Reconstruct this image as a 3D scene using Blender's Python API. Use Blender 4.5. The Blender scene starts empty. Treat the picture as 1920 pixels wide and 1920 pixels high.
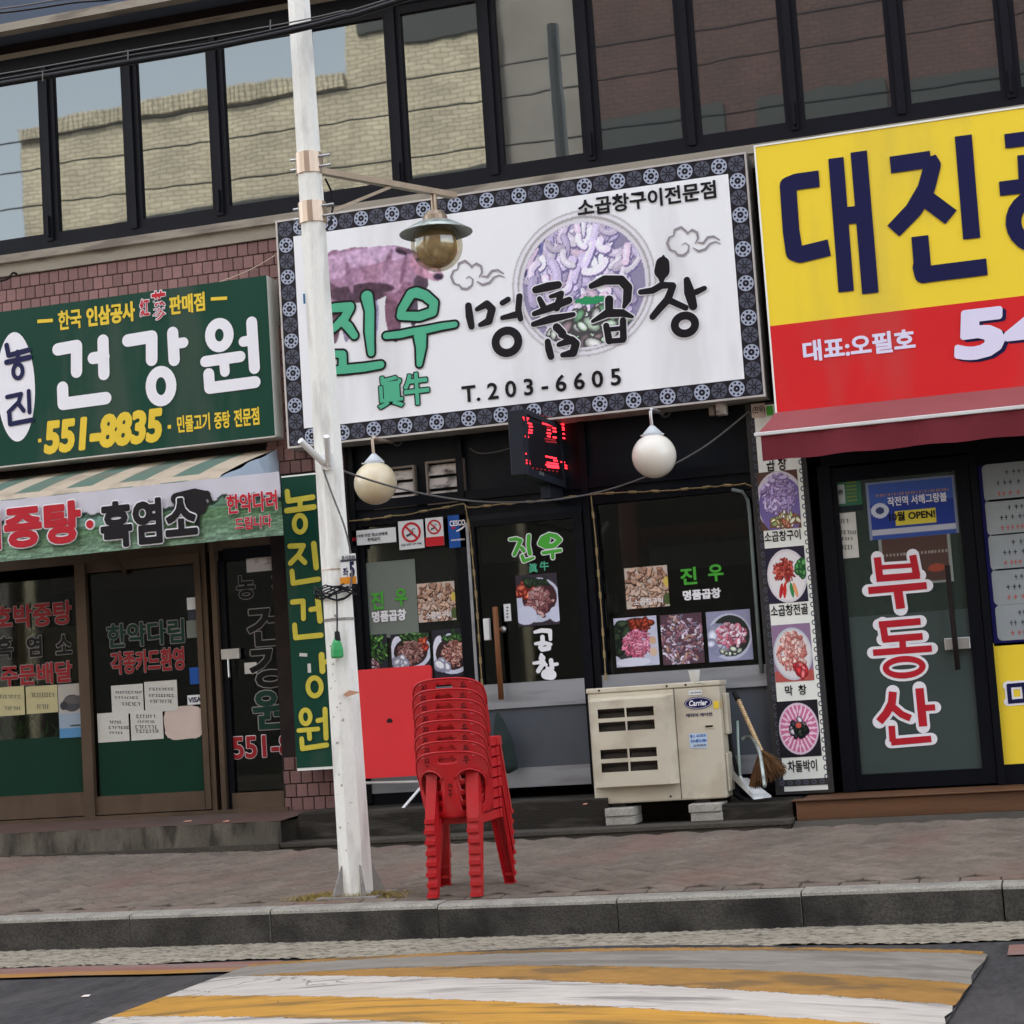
import bpy, math, random
import numpy as np
from mathutils import Vector, Matrix
from mathutils.geometry import delaunay_2d_cdt
random.seed(7); rng = np.random.default_rng(5)
SC = bpy.context.scene; COL = SC.collection
rad = math.radians
# ---------------------------------------------------------------- camera, sky, sun, exposure
FPX, YAW, PIT, ROL, H = 3485.5, .28202, .10045, .066682, 1.05
def camrot():
    cy, sy = math.cos(YAW), math.sin(YAW)
    f = np.array([-sy*math.cos(PIT), cy*math.cos(PIT), math.sin(PIT)])
    r = np.array([cy, sy, 0.]); d = np.cross(f, r)
    c, s = math.cos(ROL), math.sin(ROL)
    return np.array([c*r+s*d, -s*r+c*d, f])
CM = camrot()
cam = bpy.data.cameras.new('camera'); cam.sensor_width = 36; cam.lens = 36*FPX/1920
cam.clip_start = .1; cam.clip_end = 500
co = bpy.data.objects.new('camera', cam); COL.objects.link(co); SC.camera = co
co.matrix_world = Matrix.Translation((0, 0, H)) @ Matrix([[CM[0][i], -CM[1][i], -CM[2][i]] for i in range(3)]).to_4x4()
W = bpy.data.worlds.new('World'); SC.world = W; W.use_nodes = True
nt = W.node_tree; bg = nt.nodes['Background']
SUN_EL, SUN_AZ = 50, 338          # azimuth clockwise from +Y
sky = nt.nodes.new('ShaderNodeTexSky'); sky.sky_type = 'NISHITA'; sky.sun_disc = False
sky.sun_elevation = rad(SUN_EL); sky.sun_rotation = rad(SUN_AZ); sky.dust_density = 4.0; sky.air_density = 1.0; sky.ozone_density = 1
hs = nt.nodes.new('ShaderNodeHueSaturation'); hs.inputs['Saturation'].default_value = .38
nt.links.new(sky.outputs[0], hs.inputs['Color']); nt.links.new(hs.outputs[0], bg.inputs['Color'])
bg.inputs['Strength'].default_value = .15
sl = bpy.data.lights.new('sun', 'SUN'); sl.energy = 2.0; sl.angle = rad(2.5); sl.color = (1, .96, .9)
so = bpy.data.objects.new('sun', sl); COL.objects.link(so)
a, e = rad(SUN_AZ), rad(SUN_EL)
so.rotation_euler = (-Vector((math.sin(a)*math.cos(e), math.cos(a)*math.cos(e), math.sin(e)))).to_track_quat('-Z', 'Y').to_euler()
SC.view_settings.view_transform = 'Standard'; SC.view_settings.look = 'None'; SC.view_settings.gamma = 1
SC.view_settings.use_curve_mapping = False; SC.view_settings.exposure = 2.56
SC.render.resolution_x = SC.render.resolution_y = 1024
try: SC.cycles.max_bounces = 6
except Exception: pass
# ---------------------------------------------------------------- measuring: a ray of the survey photograph met with a real plane
def ray(x, y): return CM.T @ np.array([(x-960)/FPX, (y-960)/FPX, 1.])
def P(x, y, Y):
    d = ray(x, y); t = Y/d[1]; return (d[0]*t, Y, H+d[2]*t)
def G(x, y, z):
    d = ray(x, y); t = (z-H)/d[2]; return (d[0]*t, d[1]*t, z)
def AX(x, y, X):
    d = ray(x, y); t = X/d[0]; return (X, d[1]*t, H+d[2]*t)
def PX(p):
    c = CM @ np.array([p[0], p[1], p[2]-H]); return 960+FPX*c[0]/c[2], 960+FPX*c[1]/c[2]
def F(x, y, Y=13.): p = P(x, y, Y); return p[0], p[2]
def mpp(x, y, Y): a = P(x-5, y, Y); b = P(x+5, y, Y); return math.dist(a, b)/10
def RC(x0, y0, x1, y1, Y=13.):          # top-left, bottom-right -> x0,x1,z0,z1
    a = F(x0, y0, Y); b = F(x1, y1, Y); return a[0], b[0], b[1], a[1]
# ---------------------------------------------------------------- materials
def lin(c):
    return tuple((v/255/12.92 if v/255 <= .04045 else ((v/255+.055)/1.055)**2.4) for v in c)
MATS = {}
def M(name, rgb=(128, 128, 128), rough=.6, metal=0, var=.12, scale=6, bump=0, bscale=60, dirt=None, dscale=3, damt=.5, spec=.18, crack=0, dw=.14, speck=0,
      attr=False, stretch=(1, 1, 1), dlo=.5, emit=0, island=0, coat=0, fine=0):
    if name in MATS: return MATS[name]
    m = bpy.data.materials.new(name); m.use_nodes = True; n = m.node_tree.nodes; L = m.node_tree.links
    b = n['Principled BSDF']; b.inputs['Roughness'].default_value = rough; b.inputs['Metallic'].default_value = metal
    b.inputs['Specular IOR Level'].default_value = spec; b.inputs['Coat Weight'].default_value = coat
    tc = n.new('ShaderNodeTexCoord'); mp = n.new('ShaderNodeMapping'); mp.inputs['Scale'].default_value = stretch
    L.new(tc.outputs['Object'], mp.inputs['Vector'])
    def noise(s, det=4):
        q = n.new('ShaderNodeTexNoise'); q.inputs['Scale'].default_value = s; q.inputs['Detail'].default_value = det
        L.new(mp.outputs[0], q.inputs['Vector']); return q.outputs['Fac']
    def mixc(fac, A, B, typ='MIX'):
        q = n.new('ShaderNodeMix'); q.data_type = 'RGBA'; q.blend_type = typ
        for i, v in ((0, fac), (6, A), (7, B)):
            if isinstance(v, (int, float)): q.inputs[i].default_value = v
            elif isinstance(v, tuple): q.inputs[i].default_value = (*v[:3], 1)
            else: L.new(v, q.inputs[i])
        return q.outputs[2]
    def ramp(v, a, b_, lo=0., hi=1.):
        q = n.new('ShaderNodeMapRange'); q.inputs[1].default_value = a; q.inputs[2].default_value = b_
        q.inputs[3].default_value = lo; q.inputs[4].default_value = hi; L.new(v, q.inputs[0]); return q.outputs[0]
    if attr:
        at = n.new('ShaderNodeAttribute'); at.attribute_name = 'Col'; c = at.outputs['Color']
    else: c = lin(rgb)
    if var:
        g = ramp(noise(scale), .3, .7, 1-var, 1+var)
        gc = n.new('ShaderNodeCombineColor'); [L.new(g, gc.inputs[i]) for i in range(3)]
        c = mixc(1., c, gc.outputs[0], 'MULTIPLY')
    if fine:
        g = ramp(noise(scale*25, 2), .3, .7, 1-fine, 1+fine)
        gc = n.new('ShaderNodeCombineColor'); [L.new(g, gc.inputs[i]) for i in range(3)]
        c = mixc(1., c, gc.outputs[0], 'MULTIPLY')
    if speck:
        g = ramp(noise(34, 3), .32, .68, 1-speck, 1+speck); g2 = ramp(noise(13, 4), .32, .68, 1-speck*.7, 1+speck*.7); pr = n.new('ShaderNodeMath'); pr.operation = 'MULTIPLY'; L.new(g, pr.inputs[0]); L.new(g2, pr.inputs[1])
        gc = n.new('ShaderNodeCombineColor'); [L.new(pr.outputs[0], gc.inputs[i]) for i in range(3)]
        c = mixc(1., c, gc.outputs[0], 'MULTIPLY')
    if island:
        ge = n.new('ShaderNodeNewGeometry'); oi = n.new('ShaderNodeObjectInfo'); ad = n.new('ShaderNodeMath'); ad.operation = 'ADD'
        L.new(ge.outputs['Random Per Island'], ad.inputs[0]); L.new(oi.outputs['Random'], ad.inputs[1])
        fr = n.new('ShaderNodeMath'); fr.operation = 'FRACT'; L.new(ad.outputs[0], fr.inputs[0])
        g = ramp(fr.outputs[0], 0, 1, 1-island, 1+island)
        gc = n.new('ShaderNodeCombineColor'); [L.new(g, gc.inputs[i]) for i in range(3)]
        c = mixc(1., c, gc.outputs[0], 'MULTIPLY')
    if dirt:
        c = mixc(ramp(noise(dscale, 8), dlo, dlo+dw, 0, damt), c, lin(dirt))
    if crack:
        vo = n.new('ShaderNodeTexVoronoi'); vo.feature = 'DISTANCE_TO_EDGE'; vo.inputs['Scale'].default_value = crack
        q = n.new('ShaderNodeTexNoise'); q.inputs['Scale'].default_value = crack*1.5; q.inputs['Detail'].default_value = 5; L.new(tc.outputs['Object'], q.inputs['Vector'])
        mv = n.new('ShaderNodeVectorMath'); mv.operation = 'MULTIPLY_ADD'; L.new(q.outputs['Color'], mv.inputs[0]); mv.inputs[1].default_value = (.35, .35, .35); L.new(tc.outputs['Object'], mv.inputs[2]); L.new(mv.outputs[0], vo.inputs['Vector'])
        k1 = ramp(vo.outputs['Distance'], .004, .016, .75, 0); k2 = ramp(noise(crack*.6, 3), .48, .60, 0, 1); mm = n.new('ShaderNodeMath'); mm.operation = 'MULTIPLY'; L.new(k1, mm.inputs[0]); L.new(k2, mm.inputs[1]); c = mixc(mm.outputs[0], c, lin(dirt))
    if isinstance(c, tuple): b.inputs['Base Color'].default_value = (*c, 1)
    else: L.new(c, b.inputs['Base Color'])
    if bump:
        bp = n.new('ShaderNodeBump'); bp.inputs['Strength'].default_value = bump; bp.inputs['Distance'].default_value = .01
        L.new(noise(bscale, 6), bp.inputs['Height']); L.new(bp.outputs[0], b.inputs['Normal'])
    if emit:
        b.inputs['Emission Color'].default_value = (*lin(rgb), 1); b.inputs['Emission Strength'].default_value = emit
    MATS[name] = m; return m
def glass(name, refl, tint, trans, wav=.0, rough=.02, base=(10, 12, 12)):
    m = bpy.data.materials.new(name); m.use_nodes = True; n = m.node_tree.nodes; L = m.node_tree.links
    n.remove(n['Principled BSDF']); out = n['Material Output']
    gl = n.new('ShaderNodeBsdfGlossy'); gl.inputs['Roughness'].default_value = rough; gl.inputs['Color'].default_value = (.93, 1, .97, 1)
    tr = n.new('ShaderNodeBsdfTransparent'); tr.inputs['Color'].default_value = (*tint, 1)
    df = n.new('ShaderNodeBsdfDiffuse'); df.inputs['Color'].default_value = (*lin(base), 1)
    m1 = n.new('ShaderNodeMixShader'); m1.inputs[0].default_value = trans; L.new(df.outputs[0], m1.inputs[1]); L.new(tr.outputs[0], m1.inputs[2])
    m2 = n.new('ShaderNodeMixShader'); m2.inputs[0].default_value = refl; L.new(m1.outputs[0], m2.inputs[1]); L.new(gl.outputs[0], m2.inputs[2])
    L.new(m2.outputs[0], out.inputs[0])
    if wav:
        tc = n.new('ShaderNodeTexCoord'); q = n.new('ShaderNodeTexNoise'); q.inputs['Scale'].default_value = 1.6; q.inputs['Detail'].default_value = 2
        bp = n.new('ShaderNodeBump'); bp.inputs['Strength'].default_value = wav; bp.inputs['Distance'].default_value = .01
        L.new(tc.outputs['Object'], q.inputs['Vector']); L.new(q.outputs['Fac'], bp.inputs['Height']); L.new(bp.outputs[0], gl.inputs['Normal'])
    MATS[name] = m; return m
# ---------------------------------------------------------------- mesh builder
class MB:
    def __init__(s): s.v = []; s.f = []; s.c = None
    def add(s, vs, fs):
        o = len(s.v); s.v += [tuple(map(float, p)) for p in vs]; s.f += [tuple(o+i for i in f) for f in fs]; return s
    def box(s, x0, x1, y0, y1, z0, z1):
        if x0 > x1: x0, x1 = x1, x0
        if y0 > y1: y0, y1 = y1, y0
        if z0 > z1: z0, z1 = z1, z0
        return s.add([(x0, y0, z0), (x1, y0, z0), (x1, y1, z0), (x0, y1, z0), (x0, y0, z1), (x1, y0, z1), (x1, y1, z1), (x0, y1, z1)],
                     [(0, 3, 2, 1), (4, 5, 6, 7), (0, 1, 5, 4), (1, 2, 6, 5), (2, 3, 7, 6), (3, 0, 4, 7)])
    def pbox(s, x0, y0, x1, y1, Y, dep):     # box whose front face spans the surveyed rectangle on plane Y
        a = RC(x0, y0, x1, y1, Y); return s.box(a[0], a[1], Y, Y+dep, a[2], a[3])
    def quad(s, a, b, c, d): return s.add([a, b, c, d], [(0, 1, 2, 3)])
    def prect(s, x0, y0, x1, y1, Y):
        a = RC(x0, y0, x1, y1, Y); return s.quad((a[0], Y, a[2]), (a[1], Y, a[2]), (a[1], Y, a[3]), (a[0], Y, a[3]))
    def disc(s, x, Y, z, rx, rz=None, n=20, rot=0, a0=0):
        rz = rz or rx; cr, sr = math.cos(rot), math.sin(rot); vs = []
        for i in range(n):
            a = a0+2*math.pi*i/n; u, w = rx*math.cos(a), rz*math.sin(a); vs.append((x+u*cr-w*sr, Y, z+u*sr+w*cr))
        return s.add(vs, [tuple(range(n))])
    def ring(s, x, Y, z, r0x, r0z, r1x, r1z, n=24, rot=0):
        cr, sr = math.cos(rot), math.sin(rot); vs = []
        for i in range(n):
            a = 2*math.pi*i/n
            for rx, rz in ((r0x, r0z), (r1x, r1z)):
                u, w = rx*math.cos(a), rz*math.sin(a); vs.append((x+u*cr-w*sr, Y, z+u*sr+w*cr))
        return s.add(vs, [(2*i, (2*i+2) % (2*n), (2*i+3) % (2*n), 2*i+1) for i in range(n)])
    def tube(s, pts, r, n=8, cap=True):
        pts = [Vector(p) for p in pts]; rs = r if isinstance(r, (list, tuple)) else [r]*len(pts); o = len(s.v); up = Vector((0, 0, 1))
        for i, p in enumerate(pts):
            t = (pts[min(i+1, len(pts)-1)]-pts[max(i-1, 0)]).normalized()
            u = t.cross(up if abs(t.z) < .95 else Vector((0, 1, 0))).normalized(); w = t.cross(u)
            for k in range(n):
                a = 2*math.pi*k/n; s.v.append(tuple(p+u*(rs[i]*math.cos(a))+w*(rs[i]*math.sin(a))))
        for i in range(len(pts)-1):
            for k in range(n):
                A = o+i*n+k; B = o+i*n+(k+1) % n; s.f.append((A, B, B+n, A+n))
        if cap: s.f.append(tuple(o+k for k in range(n))[::-1]); s.f.append(tuple(o+(len(pts)-1)*n+k for k in range(n)))
        return s
    def lathe(s, cx, cy, prof, n=24):
        o = len(s.v)
        for r, z in prof:
            for k in range(n):
                a = 2*math.pi*k/n; s.v.append((cx+r*math.cos(a), cy+r*math.sin(a), z))
        for i in range(len(prof)-1):
            for k in range(n):
                A = o+i*n+k; B = o+i*n+(k+1) % n; s.f.append((A, B, B+n, A+n))
        return s
    def sphere(s, c, r, n=24, m=14, sz=1.):
        return s.lathe(c[0], c[1], [(max(r*math.sin(math.pi*i/m), 1e-4), c[2]-r*sz*math.cos(math.pi*i/m)) for i in range(m+1)], n)
    def grid(s, fn, nu, nv):
        o = len(s.v)
        for j in range(nv+1):
            for i in range(nu+1): s.v.append(tuple(map(float, fn(i/nu, j/nv))))
        for j in range(nv):
            for i in range(nu):
                A = o+j*(nu+1)+i; s.f.append((A, A+1, A+nu+2, A+nu+1))
        return s
    def build(s, name, mat, parent=None, smooth=False, loc=None, colors=None, label=None, kind=None, bevel=0):
        base = Vector(loc) if loc is not None else (root_loc(parent) if parent else Vector((0, 0, 0)))
        me = bpy.data.meshes.new(name); bv = base
        me.from_pydata([(v[0]-bv.x, v[1]-bv.y, v[2]-bv.z) for v in s.v], [], s.f); me.update()
        if isinstance(mat, str): mat = MATS[mat]
        me.materials.append(mat)
        if colors is not None:
            at = me.color_attributes.new('Col', 'FLOAT_COLOR', 'POINT')
            buf = np.ones((len(s.v), 4), dtype=np.float32); buf[:, :3] = colors; at.data.foreach_set('color', buf.ravel())
        if smooth: me.polygons.foreach_set('use_smooth', [True]*len(me.polygons))
        o = bpy.data.objects.new(name, me); COL.objects.link(o)
        if parent: o.parent = parent
        else: o.location = base
        if bevel:
            b = o.modifiers.new('bevel', 'BEVEL'); b.width = bevel; b.segments = 2; b.limit_method = 'ANGLE'
        if label: o['label'] = label
        if kind: o['kind'] = kind
        return o
ROOT = {}
def root_loc(p):
    while p.parent: p = p.parent
    return ROOT.get(p.name, p.location.copy())
def thing(name, label, cat, loc, group=None, rz=0):
    o = bpy.data.objects.new(name, None); COL.objects.link(o); o.empty_display_size = .1
    o.location = loc; o.rotation_euler[2] = rz; o['label'] = label; o['category'] = cat
    if group: o['group'] = group
    ROOT[o.name] = Vector(loc); return o
def tag(o, label, cat, group=None):
    o['label'] = label; o['category'] = cat
    if group: o['group'] = group
    return o
def solo(mb, name, mat, label, cat, group=None, smooth=False, colors=None, bevel=0, kind=None):
    A = np.array(mb.v); loc = Vector((float(A[:, 0].mean()), float(A[:, 1].mean()), float(A[:, 2].min())))
    o = mb.build(name, mat, None, smooth, loc, colors, bevel=bevel, kind=kind); ROOT[o.name] = loc; return tag(o, label, cat, group)
def struct(mb, name, mat, smooth=False, colors=None):
    o = mb.build(name, mat, None, smooth, colors=colors); o['kind'] = 'structure'; ROOT[o.name] = Vector((0, 0, 0)); return o
# ---------------------------------------------------------------- lettering: strokes (hand-drawn signs) and set type
def stroke(mb, pts, w, Y, tf=(0, 0, 1), cap=True, closed=False, grow=0., st=None):
    """pts in survey pixels; w width (one number or one per point); a flat ribbon with round joints on plane Y"""
    st = st or [0]
    ox, oy, sc = tf; px = [(ox+x*sc, oy+y*sc) for x, y in pts]
    ws = list(w) if isinstance(w, (list, tuple)) else [w]*len(pts)
    while len(ws) < len(pts): ws.append(ws[-1])
    if closed: px.append(px[0]); ws.append(ws[0])
    k = mpp(*px[0], Y); q = [F(x, y, Y) for x, y in px]; hs = [v*sc*k/2+grow for v in ws]
    for i in range(len(q)-1):
        a = np.array(q[i]); b = np.array(q[i+1]); d = b-a; L = np.linalg.norm(d)
        if L < 1e-6: continue
        d /= L; nrm = np.array([-d[1], d[0]]); y = Y-st[0]*2e-5; st[0] += 1
        if not cap:
            if i == 0: a = a-d*grow
            if i == len(q)-2: b = b+d*grow
        c = [a+nrm*hs[i], a-nrm*hs[i], b-nrm*hs[i+1], b+nrm*hs[i+1]]
        mb.quad(*[(p[0], y, p[1]) for p in c])
    rr = range(len(q)) if cap else range(1, len(q)-1)
    for i in rr:
        y = Y-st[0]*2e-5; st[0] += 1; mb.disc(q[i][0], y, q[i][1], hs[i], n=14)
    return mb
def oval(mb, cx, cy, rx, ry, w, Y, tf=(0, 0, 1), grow=0., st=None, rot=0, n=24):
    st = st or [0]; ox, oy, sc = tf; x, y = ox+cx*sc, oy+cy*sc; k = mpp(x, y, Y); q = F(x, y, Y); yy = Y-st[0]*2e-5; st[0] += 1
    h = w*sc*k/2
    return mb.ring(q[0], yy, q[1], max(rx*sc*k-h-grow, .001), max(ry*sc*k-h-grow, .001), rx*sc*k+h+grow, ry*sc*k+h+grow, n, rot)
TXT = {}
def glyphs(body, bold=0., res=3):
    key = (body, bold, res)
    if key not in TXT:
        c = bpy.data.curves.new('t', 'FONT'); c.body = body; c.offset = bold; c.resolution_u = res; c.align_x = 'LEFT'
        c.space_line = 1.0
        o = bpy.data.objects.new('t', c); COL.objects.link(o)
        m = o.evaluated_get(bpy.context.evaluated_depsgraph_get()).to_mesh()
        V = np.array([v.co[:2] for v in m.vertices]); Fc = [tuple(p.vertices) for p in m.polygons]
        TXT[key] = (V, Fc); bpy.data.objects.remove(o); bpy.data.curves.remove(c)
    return TXT[key]
def set_type(mb, body, x0, x1, z0, z1, Y, bold=.02, grow=0., skew=0.):
    """bold and outline by laying slightly shifted copies of the glyphs over each other"""
    b0 = min(bold, .018); V, Fc = glyphs(body, b0); lo = V.min(0); hi = V.max(0); sx = (x1-x0)/(hi[0]-lo[0]); sz = (z1-z0)/(hi[1]-lo[1])
    ex = (max(bold-b0, 0)+grow); n = 12 if ex > .03 else 8; sh = [(0, 0)]+([(ex*math.cos(k*2*math.pi/n), ex*math.sin(k*2*math.pi/n)) for k in range(n)] if ex > .001 else [])
    s = min(sx, sz)*.5+.5*sz
    for k, (dx, dz) in enumerate(sh):
        mb.add([(x0+(v[0]-lo[0])*sx+dx*s+skew*((v[1]-lo[1])*sz-(z1-z0)/2), Y+k*2e-5, z0+(v[1]-lo[1])*sz+dz*s) for v in V], Fc)
    return mb
def text(mb, body, x0, y0, x1, y1, Y, bold=.02, grow=0., skew=0., lift=0.):
    a = RC(x0, y0, x1, y1, Y); return set_type(mb, body, a[0], a[1], a[2], a[3], Y-lift, bold, grow, skew)
# ---------------------------------------------------------------- printed pictures: fine colour grids
class Pic:
    def __init__(s, X, Y, base):
        s.X, s.Y = X, Y; s.c = np.zeros(X.shape+(3,)); s.c[:] = base
    def ell(s, cx, cy, rx, ry, col, rot=0, soft=0., shade=0.):
        c, n = math.cos(rot), math.sin(rot); dx, dy = s.X-cx, s.Y-cy
        u = (dx*c+dy*n)/rx; v = (-dx*n+dy*c)/ry; r = u*u+v*v
        m = r < 1
        if shade: s.c[m] = np.clip(np.array(col)*(1+shade*(.5-r[m][:, None])-shade*.3*v[m][:, None]), 0, 255)
        else: s.c[m] = col
        return s
    def blobs(s, n, cx, cy, rx, ry, pal, size, elong=2., dark=(40, 20, 18), rseed=0):
        r = np.random.default_rng(rseed)
        for i in range(n):
            a = r.random()*6.283; q = math.sqrt(r.random()); x = cx+rx*q*math.cos(a); y = cy+ry*q*math.sin(a)
            l = size*(.6+.8*r.random()); t = r.random()*3.14; col = np.array(pal[int(r.integers(len(pal)))])*(.8+.4*r.random())
            s.ell(x, y, l*1.3, l/elong*1.5, dark, t); s.ell(x, y-l*.1, l, l/elong, np.clip(col, 0, 255), t, shade=.5)
        return s
    def strips(s, n, cx, cy, rx, ry, pal, w, ln, dark, rseed=0, ang=None, spread=.5):
        r = np.random.default_rng(rseed)
        for i in range(n):
            a = r.random()*6.283; q = math.sqrt(r.random()); x = cx+rx*q*math.cos(a); y = cy+ry*q*math.sin(a)
            t = (r.random()*3.14 if ang is None else ang+r.normal()*spread); col = np.clip(np.array(pal[int(r.integers(len(pal)))])*(.85+.3*r.random()), 0, 255); k = r.normal()*.25; L_ = ln*(.6+.8*r.random()); ww = w*(.7+.6*r.random())
            pts = []
            for j in range(9): pts.append((x, y)); x += L_/8*math.cos(t); y += L_/8*math.sin(t); t += k/2
            for px, py in pts: s.ell(px+ww*.2, py+ww*.35, ww*1.22, ww*1.22, dark)
            for px, py in pts: s.ell(px, py, ww, ww, col)
            for px, py in pts[1:-1]: s.ell(px-ww*.25, py-ww*.3, ww*.45, ww*.45, np.minimum(col*1.07+3, 250))
        return s
    def noise(s, amt, seed=1):
        r = np.random.default_rng(seed); s.c = np.clip(s.c*(1+amt*(r.random(s.X.shape)[..., None]-.5)), 0, 255); return s
def np_lin(c):
    c = c/255.; return np.where(c <= .04045, c/12.92, ((c+.055)/1.055)**2.4)
def cutout(mb, cols, bg):
    b = np_lin(np.array([bg], float))[0]; far = np.abs(cols-b).sum(1) > .01; mb.f = [f for f in mb.f if any(far[i] for i in f)]; return mb
def picture(x0, y0, x1, y1, Y, n, paint, wave=0.):
    """grid on plane Y; paint works in local print coordinates 0..100 across, 0..100 down"""
    a = RC(x0, y0, x1, y1, Y); asp = (a[3]-a[2])/(a[1]-a[0]); nu = n; nv = max(4, int(n*asp))
    U, Vv = np.meshgrid(np.linspace(0, 100, nu+1), np.linspace(100, 0, nv+1))
    if 1.05 < asp < 1.35: Vv = 50+(Vv-50)*asp
    pic = Pic(U, Vv, (200, 200, 200)); paint(pic); cols = np_lin(pic.c).reshape(-1, 3)
    mb = MB().grid(lambda u, v: (a[0]+u*(a[1]-a[0]), Y+wave*math.sin(u*23)*math.sin(v*9+u*5), a[2]+v*(a[3]-a[2])), nu, nv)
    return mb, cols
# ---------------------------------------------------------------- palette
M('asphalt', (57, 55, 55), .9, var=.12, scale=3, bump=.5, bscale=90, speck=.22, dirt=(84, 80, 76), dscale=4, damt=.35, stretch=(1, .3, 1))
M('gutter_concrete', (142, 134, 118), .95, var=.2, scale=14, bump=.9, bscale=40, fine=.3, dirt=(80, 72, 62), dscale=22, damt=.8, stretch=(.6, 1.3, 1))
M('paving', (112, 101, 90), .9, var=.14, scale=2.5, bump=.4, bscale=90, island=.13, dirt=(122, 94, 84), dscale=1.6, damt=.5, stretch=(1, .45, 1), speck=.10)
M('paving_joint', (62, 54, 47), .95, var=.15, bump=.3)
M('kerb_granite', (148, 143, 132), .85, var=.1, scale=5, bump=.7, bscale=120, fine=.3, dirt=(110, 106, 100), dscale=6, damt=.5)
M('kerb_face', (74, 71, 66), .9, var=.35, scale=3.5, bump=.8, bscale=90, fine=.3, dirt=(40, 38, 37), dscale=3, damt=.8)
M('paint_white', (170, 163, 154), .75, var=.08, scale=6, dirt=(74, 71, 70), dscale=7, damt=.6, dw=.10, dlo=.55, stretch=(.22, 1.3, 1), speck=.08, bump=.2, crack=2.2)
M('paint_yellow', (164, 121, 50), .75, var=.12, scale=5, dirt=(82, 70, 48), dscale=7, damt=.6, dw=.10, dlo=.54, stretch=(.22, 1.3, 1), speck=.10, bump=.2, crack=2.2)
M('paint_yellow_dull', (140, 104, 54), .8, var=.15, scale=5, dirt=(92, 76, 54), dscale=6, damt=.7, dw=.08, dlo=.5, stretch=(.4, .8, 1), speck=.12, bump=.2)
M('paint_white_dull', (126, 120, 110), .8, var=.12, scale=6, dirt=(92, 86, 80), dscale=6, damt=.6, dw=.1, dlo=.5, stretch=(.3, .9, 1), speck=.10, bump=.2)
M('paint_faded_yellow', (150, 108, 56), .8, var=.15, scale=7, dirt=(110, 100, 90), dscale=7, damt=.8, stretch=(.3, 2, 1))
M('paint_faded_red', (128, 92, 82), .85, var=.15, scale=7, dirt=(110, 104, 100), dscale=7, damt=.8, stretch=(.3, 2, 1))
M('tile_brick', (132, 100, 95), .65, var=.15, scale=3, island=.16, bump=.4, bscale=90, fine=.12, dirt=(92, 72, 68), dscale=5, damt=.5)
M('mortar', (48, 40, 38), .95, var=.2, bump=.3)
M('beam_beige', (156, 147, 131), .85, var=.12, scale=3, dirt=(98, 88, 80), dscale=3, damt=.7, stretch=(.6, 1, 3), bump=.3)
M('slab_grey', (83, 92, 106), .8, var=.1, scale=2, dirt=(80, 80, 84), dscale=2, damt=.5, stretch=(.5, 1, 2))
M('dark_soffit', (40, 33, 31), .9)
M('black_frame', (23, 24, 30), .42, var=.08, spec=.12)
M('shop_frame', (14, 16, 22), .4, var=.1, spec=.12)
M('charcoal_panel', (21, 26, 33), .35, var=.1, scale=1.5, spec=.12, dirt=(40, 42, 44), dscale=2, damt=.4)
M('grey_panel', (84, 88, 94), .4, var=.08, scale=1.5, dirt=(70, 72, 74), dscale=3, damt=.4)
M('silver_band', (162, 164, 168), .35, metal=.4, var=.08, scale=2, stretch=(.3, 1, 3), dirt=(110, 108, 106), dscale=4, damt=.4)
M('brown_frame', (91, 75, 60), .5, metal=.25, var=.12, scale=3, dirt=(70, 58, 48), dscale=4, damt=.5, stretch=(1, 1, .4))
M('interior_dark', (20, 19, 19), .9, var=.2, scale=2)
M('interior_wood', (96, 70, 48), .7, var=.2, scale=3)
M('interior_light', (170, 172, 160), .8)
M('interior_red', (130, 30, 28), .7)
M('reflection_pale', (120, 120, 116), .8)
M('concrete_step', (75, 70, 62), .9, var=.2, scale=3, bump=.7, bscale=50, fine=.15, dirt=(70, 65, 60), dscale=2.5, damt=.8)
M('concrete_ledge', (97, 91, 80), .9, var=.25, scale=4, bump=.8, bscale=40, fine=.15, dirt=(56, 51, 45), dscale=5, damt=.85, stretch=(1.5, 1, .45), dlo=.49)
M('step_dark', (42, 38, 32), .8, var=.15, scale=2, bump=.5, dirt=(95, 90, 82), dscale=5, damt=.4, stretch=(.4, 1, 2))
M('red_screed', (88, 67, 59), .9, var=.2, scale=3, bump=.4, dirt=(84, 74, 66), dscale=2, damt=.8)
M('wood_step', (103, 72, 50), .6, var=.18, scale=4, stretch=(.3, 1, 3), bump=.3, dirt=(84, 60, 46), dscale=3, damt=.6)
M('beige_brick_far', (188, 174, 140), .8, var=.1, scale=2)
glass('window_glass', .148, (.1, .1, .1), 0, wav=.08, rough=.02, base=(34, 36, 37))
glass('grey_glass', .03, (.5, .53, .52), .62, rough=.04, base=(52, 55, 50))  # pane with a grey diffuse base mixed in
glass('hazy_glass', .035, (.5, .56, .52), .45, rough=.04, base=(62, 76, 68))
glass('shop_glass', .032, (.5, .53, .52), .9, rough=.03, base=(10, 12, 12))
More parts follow.
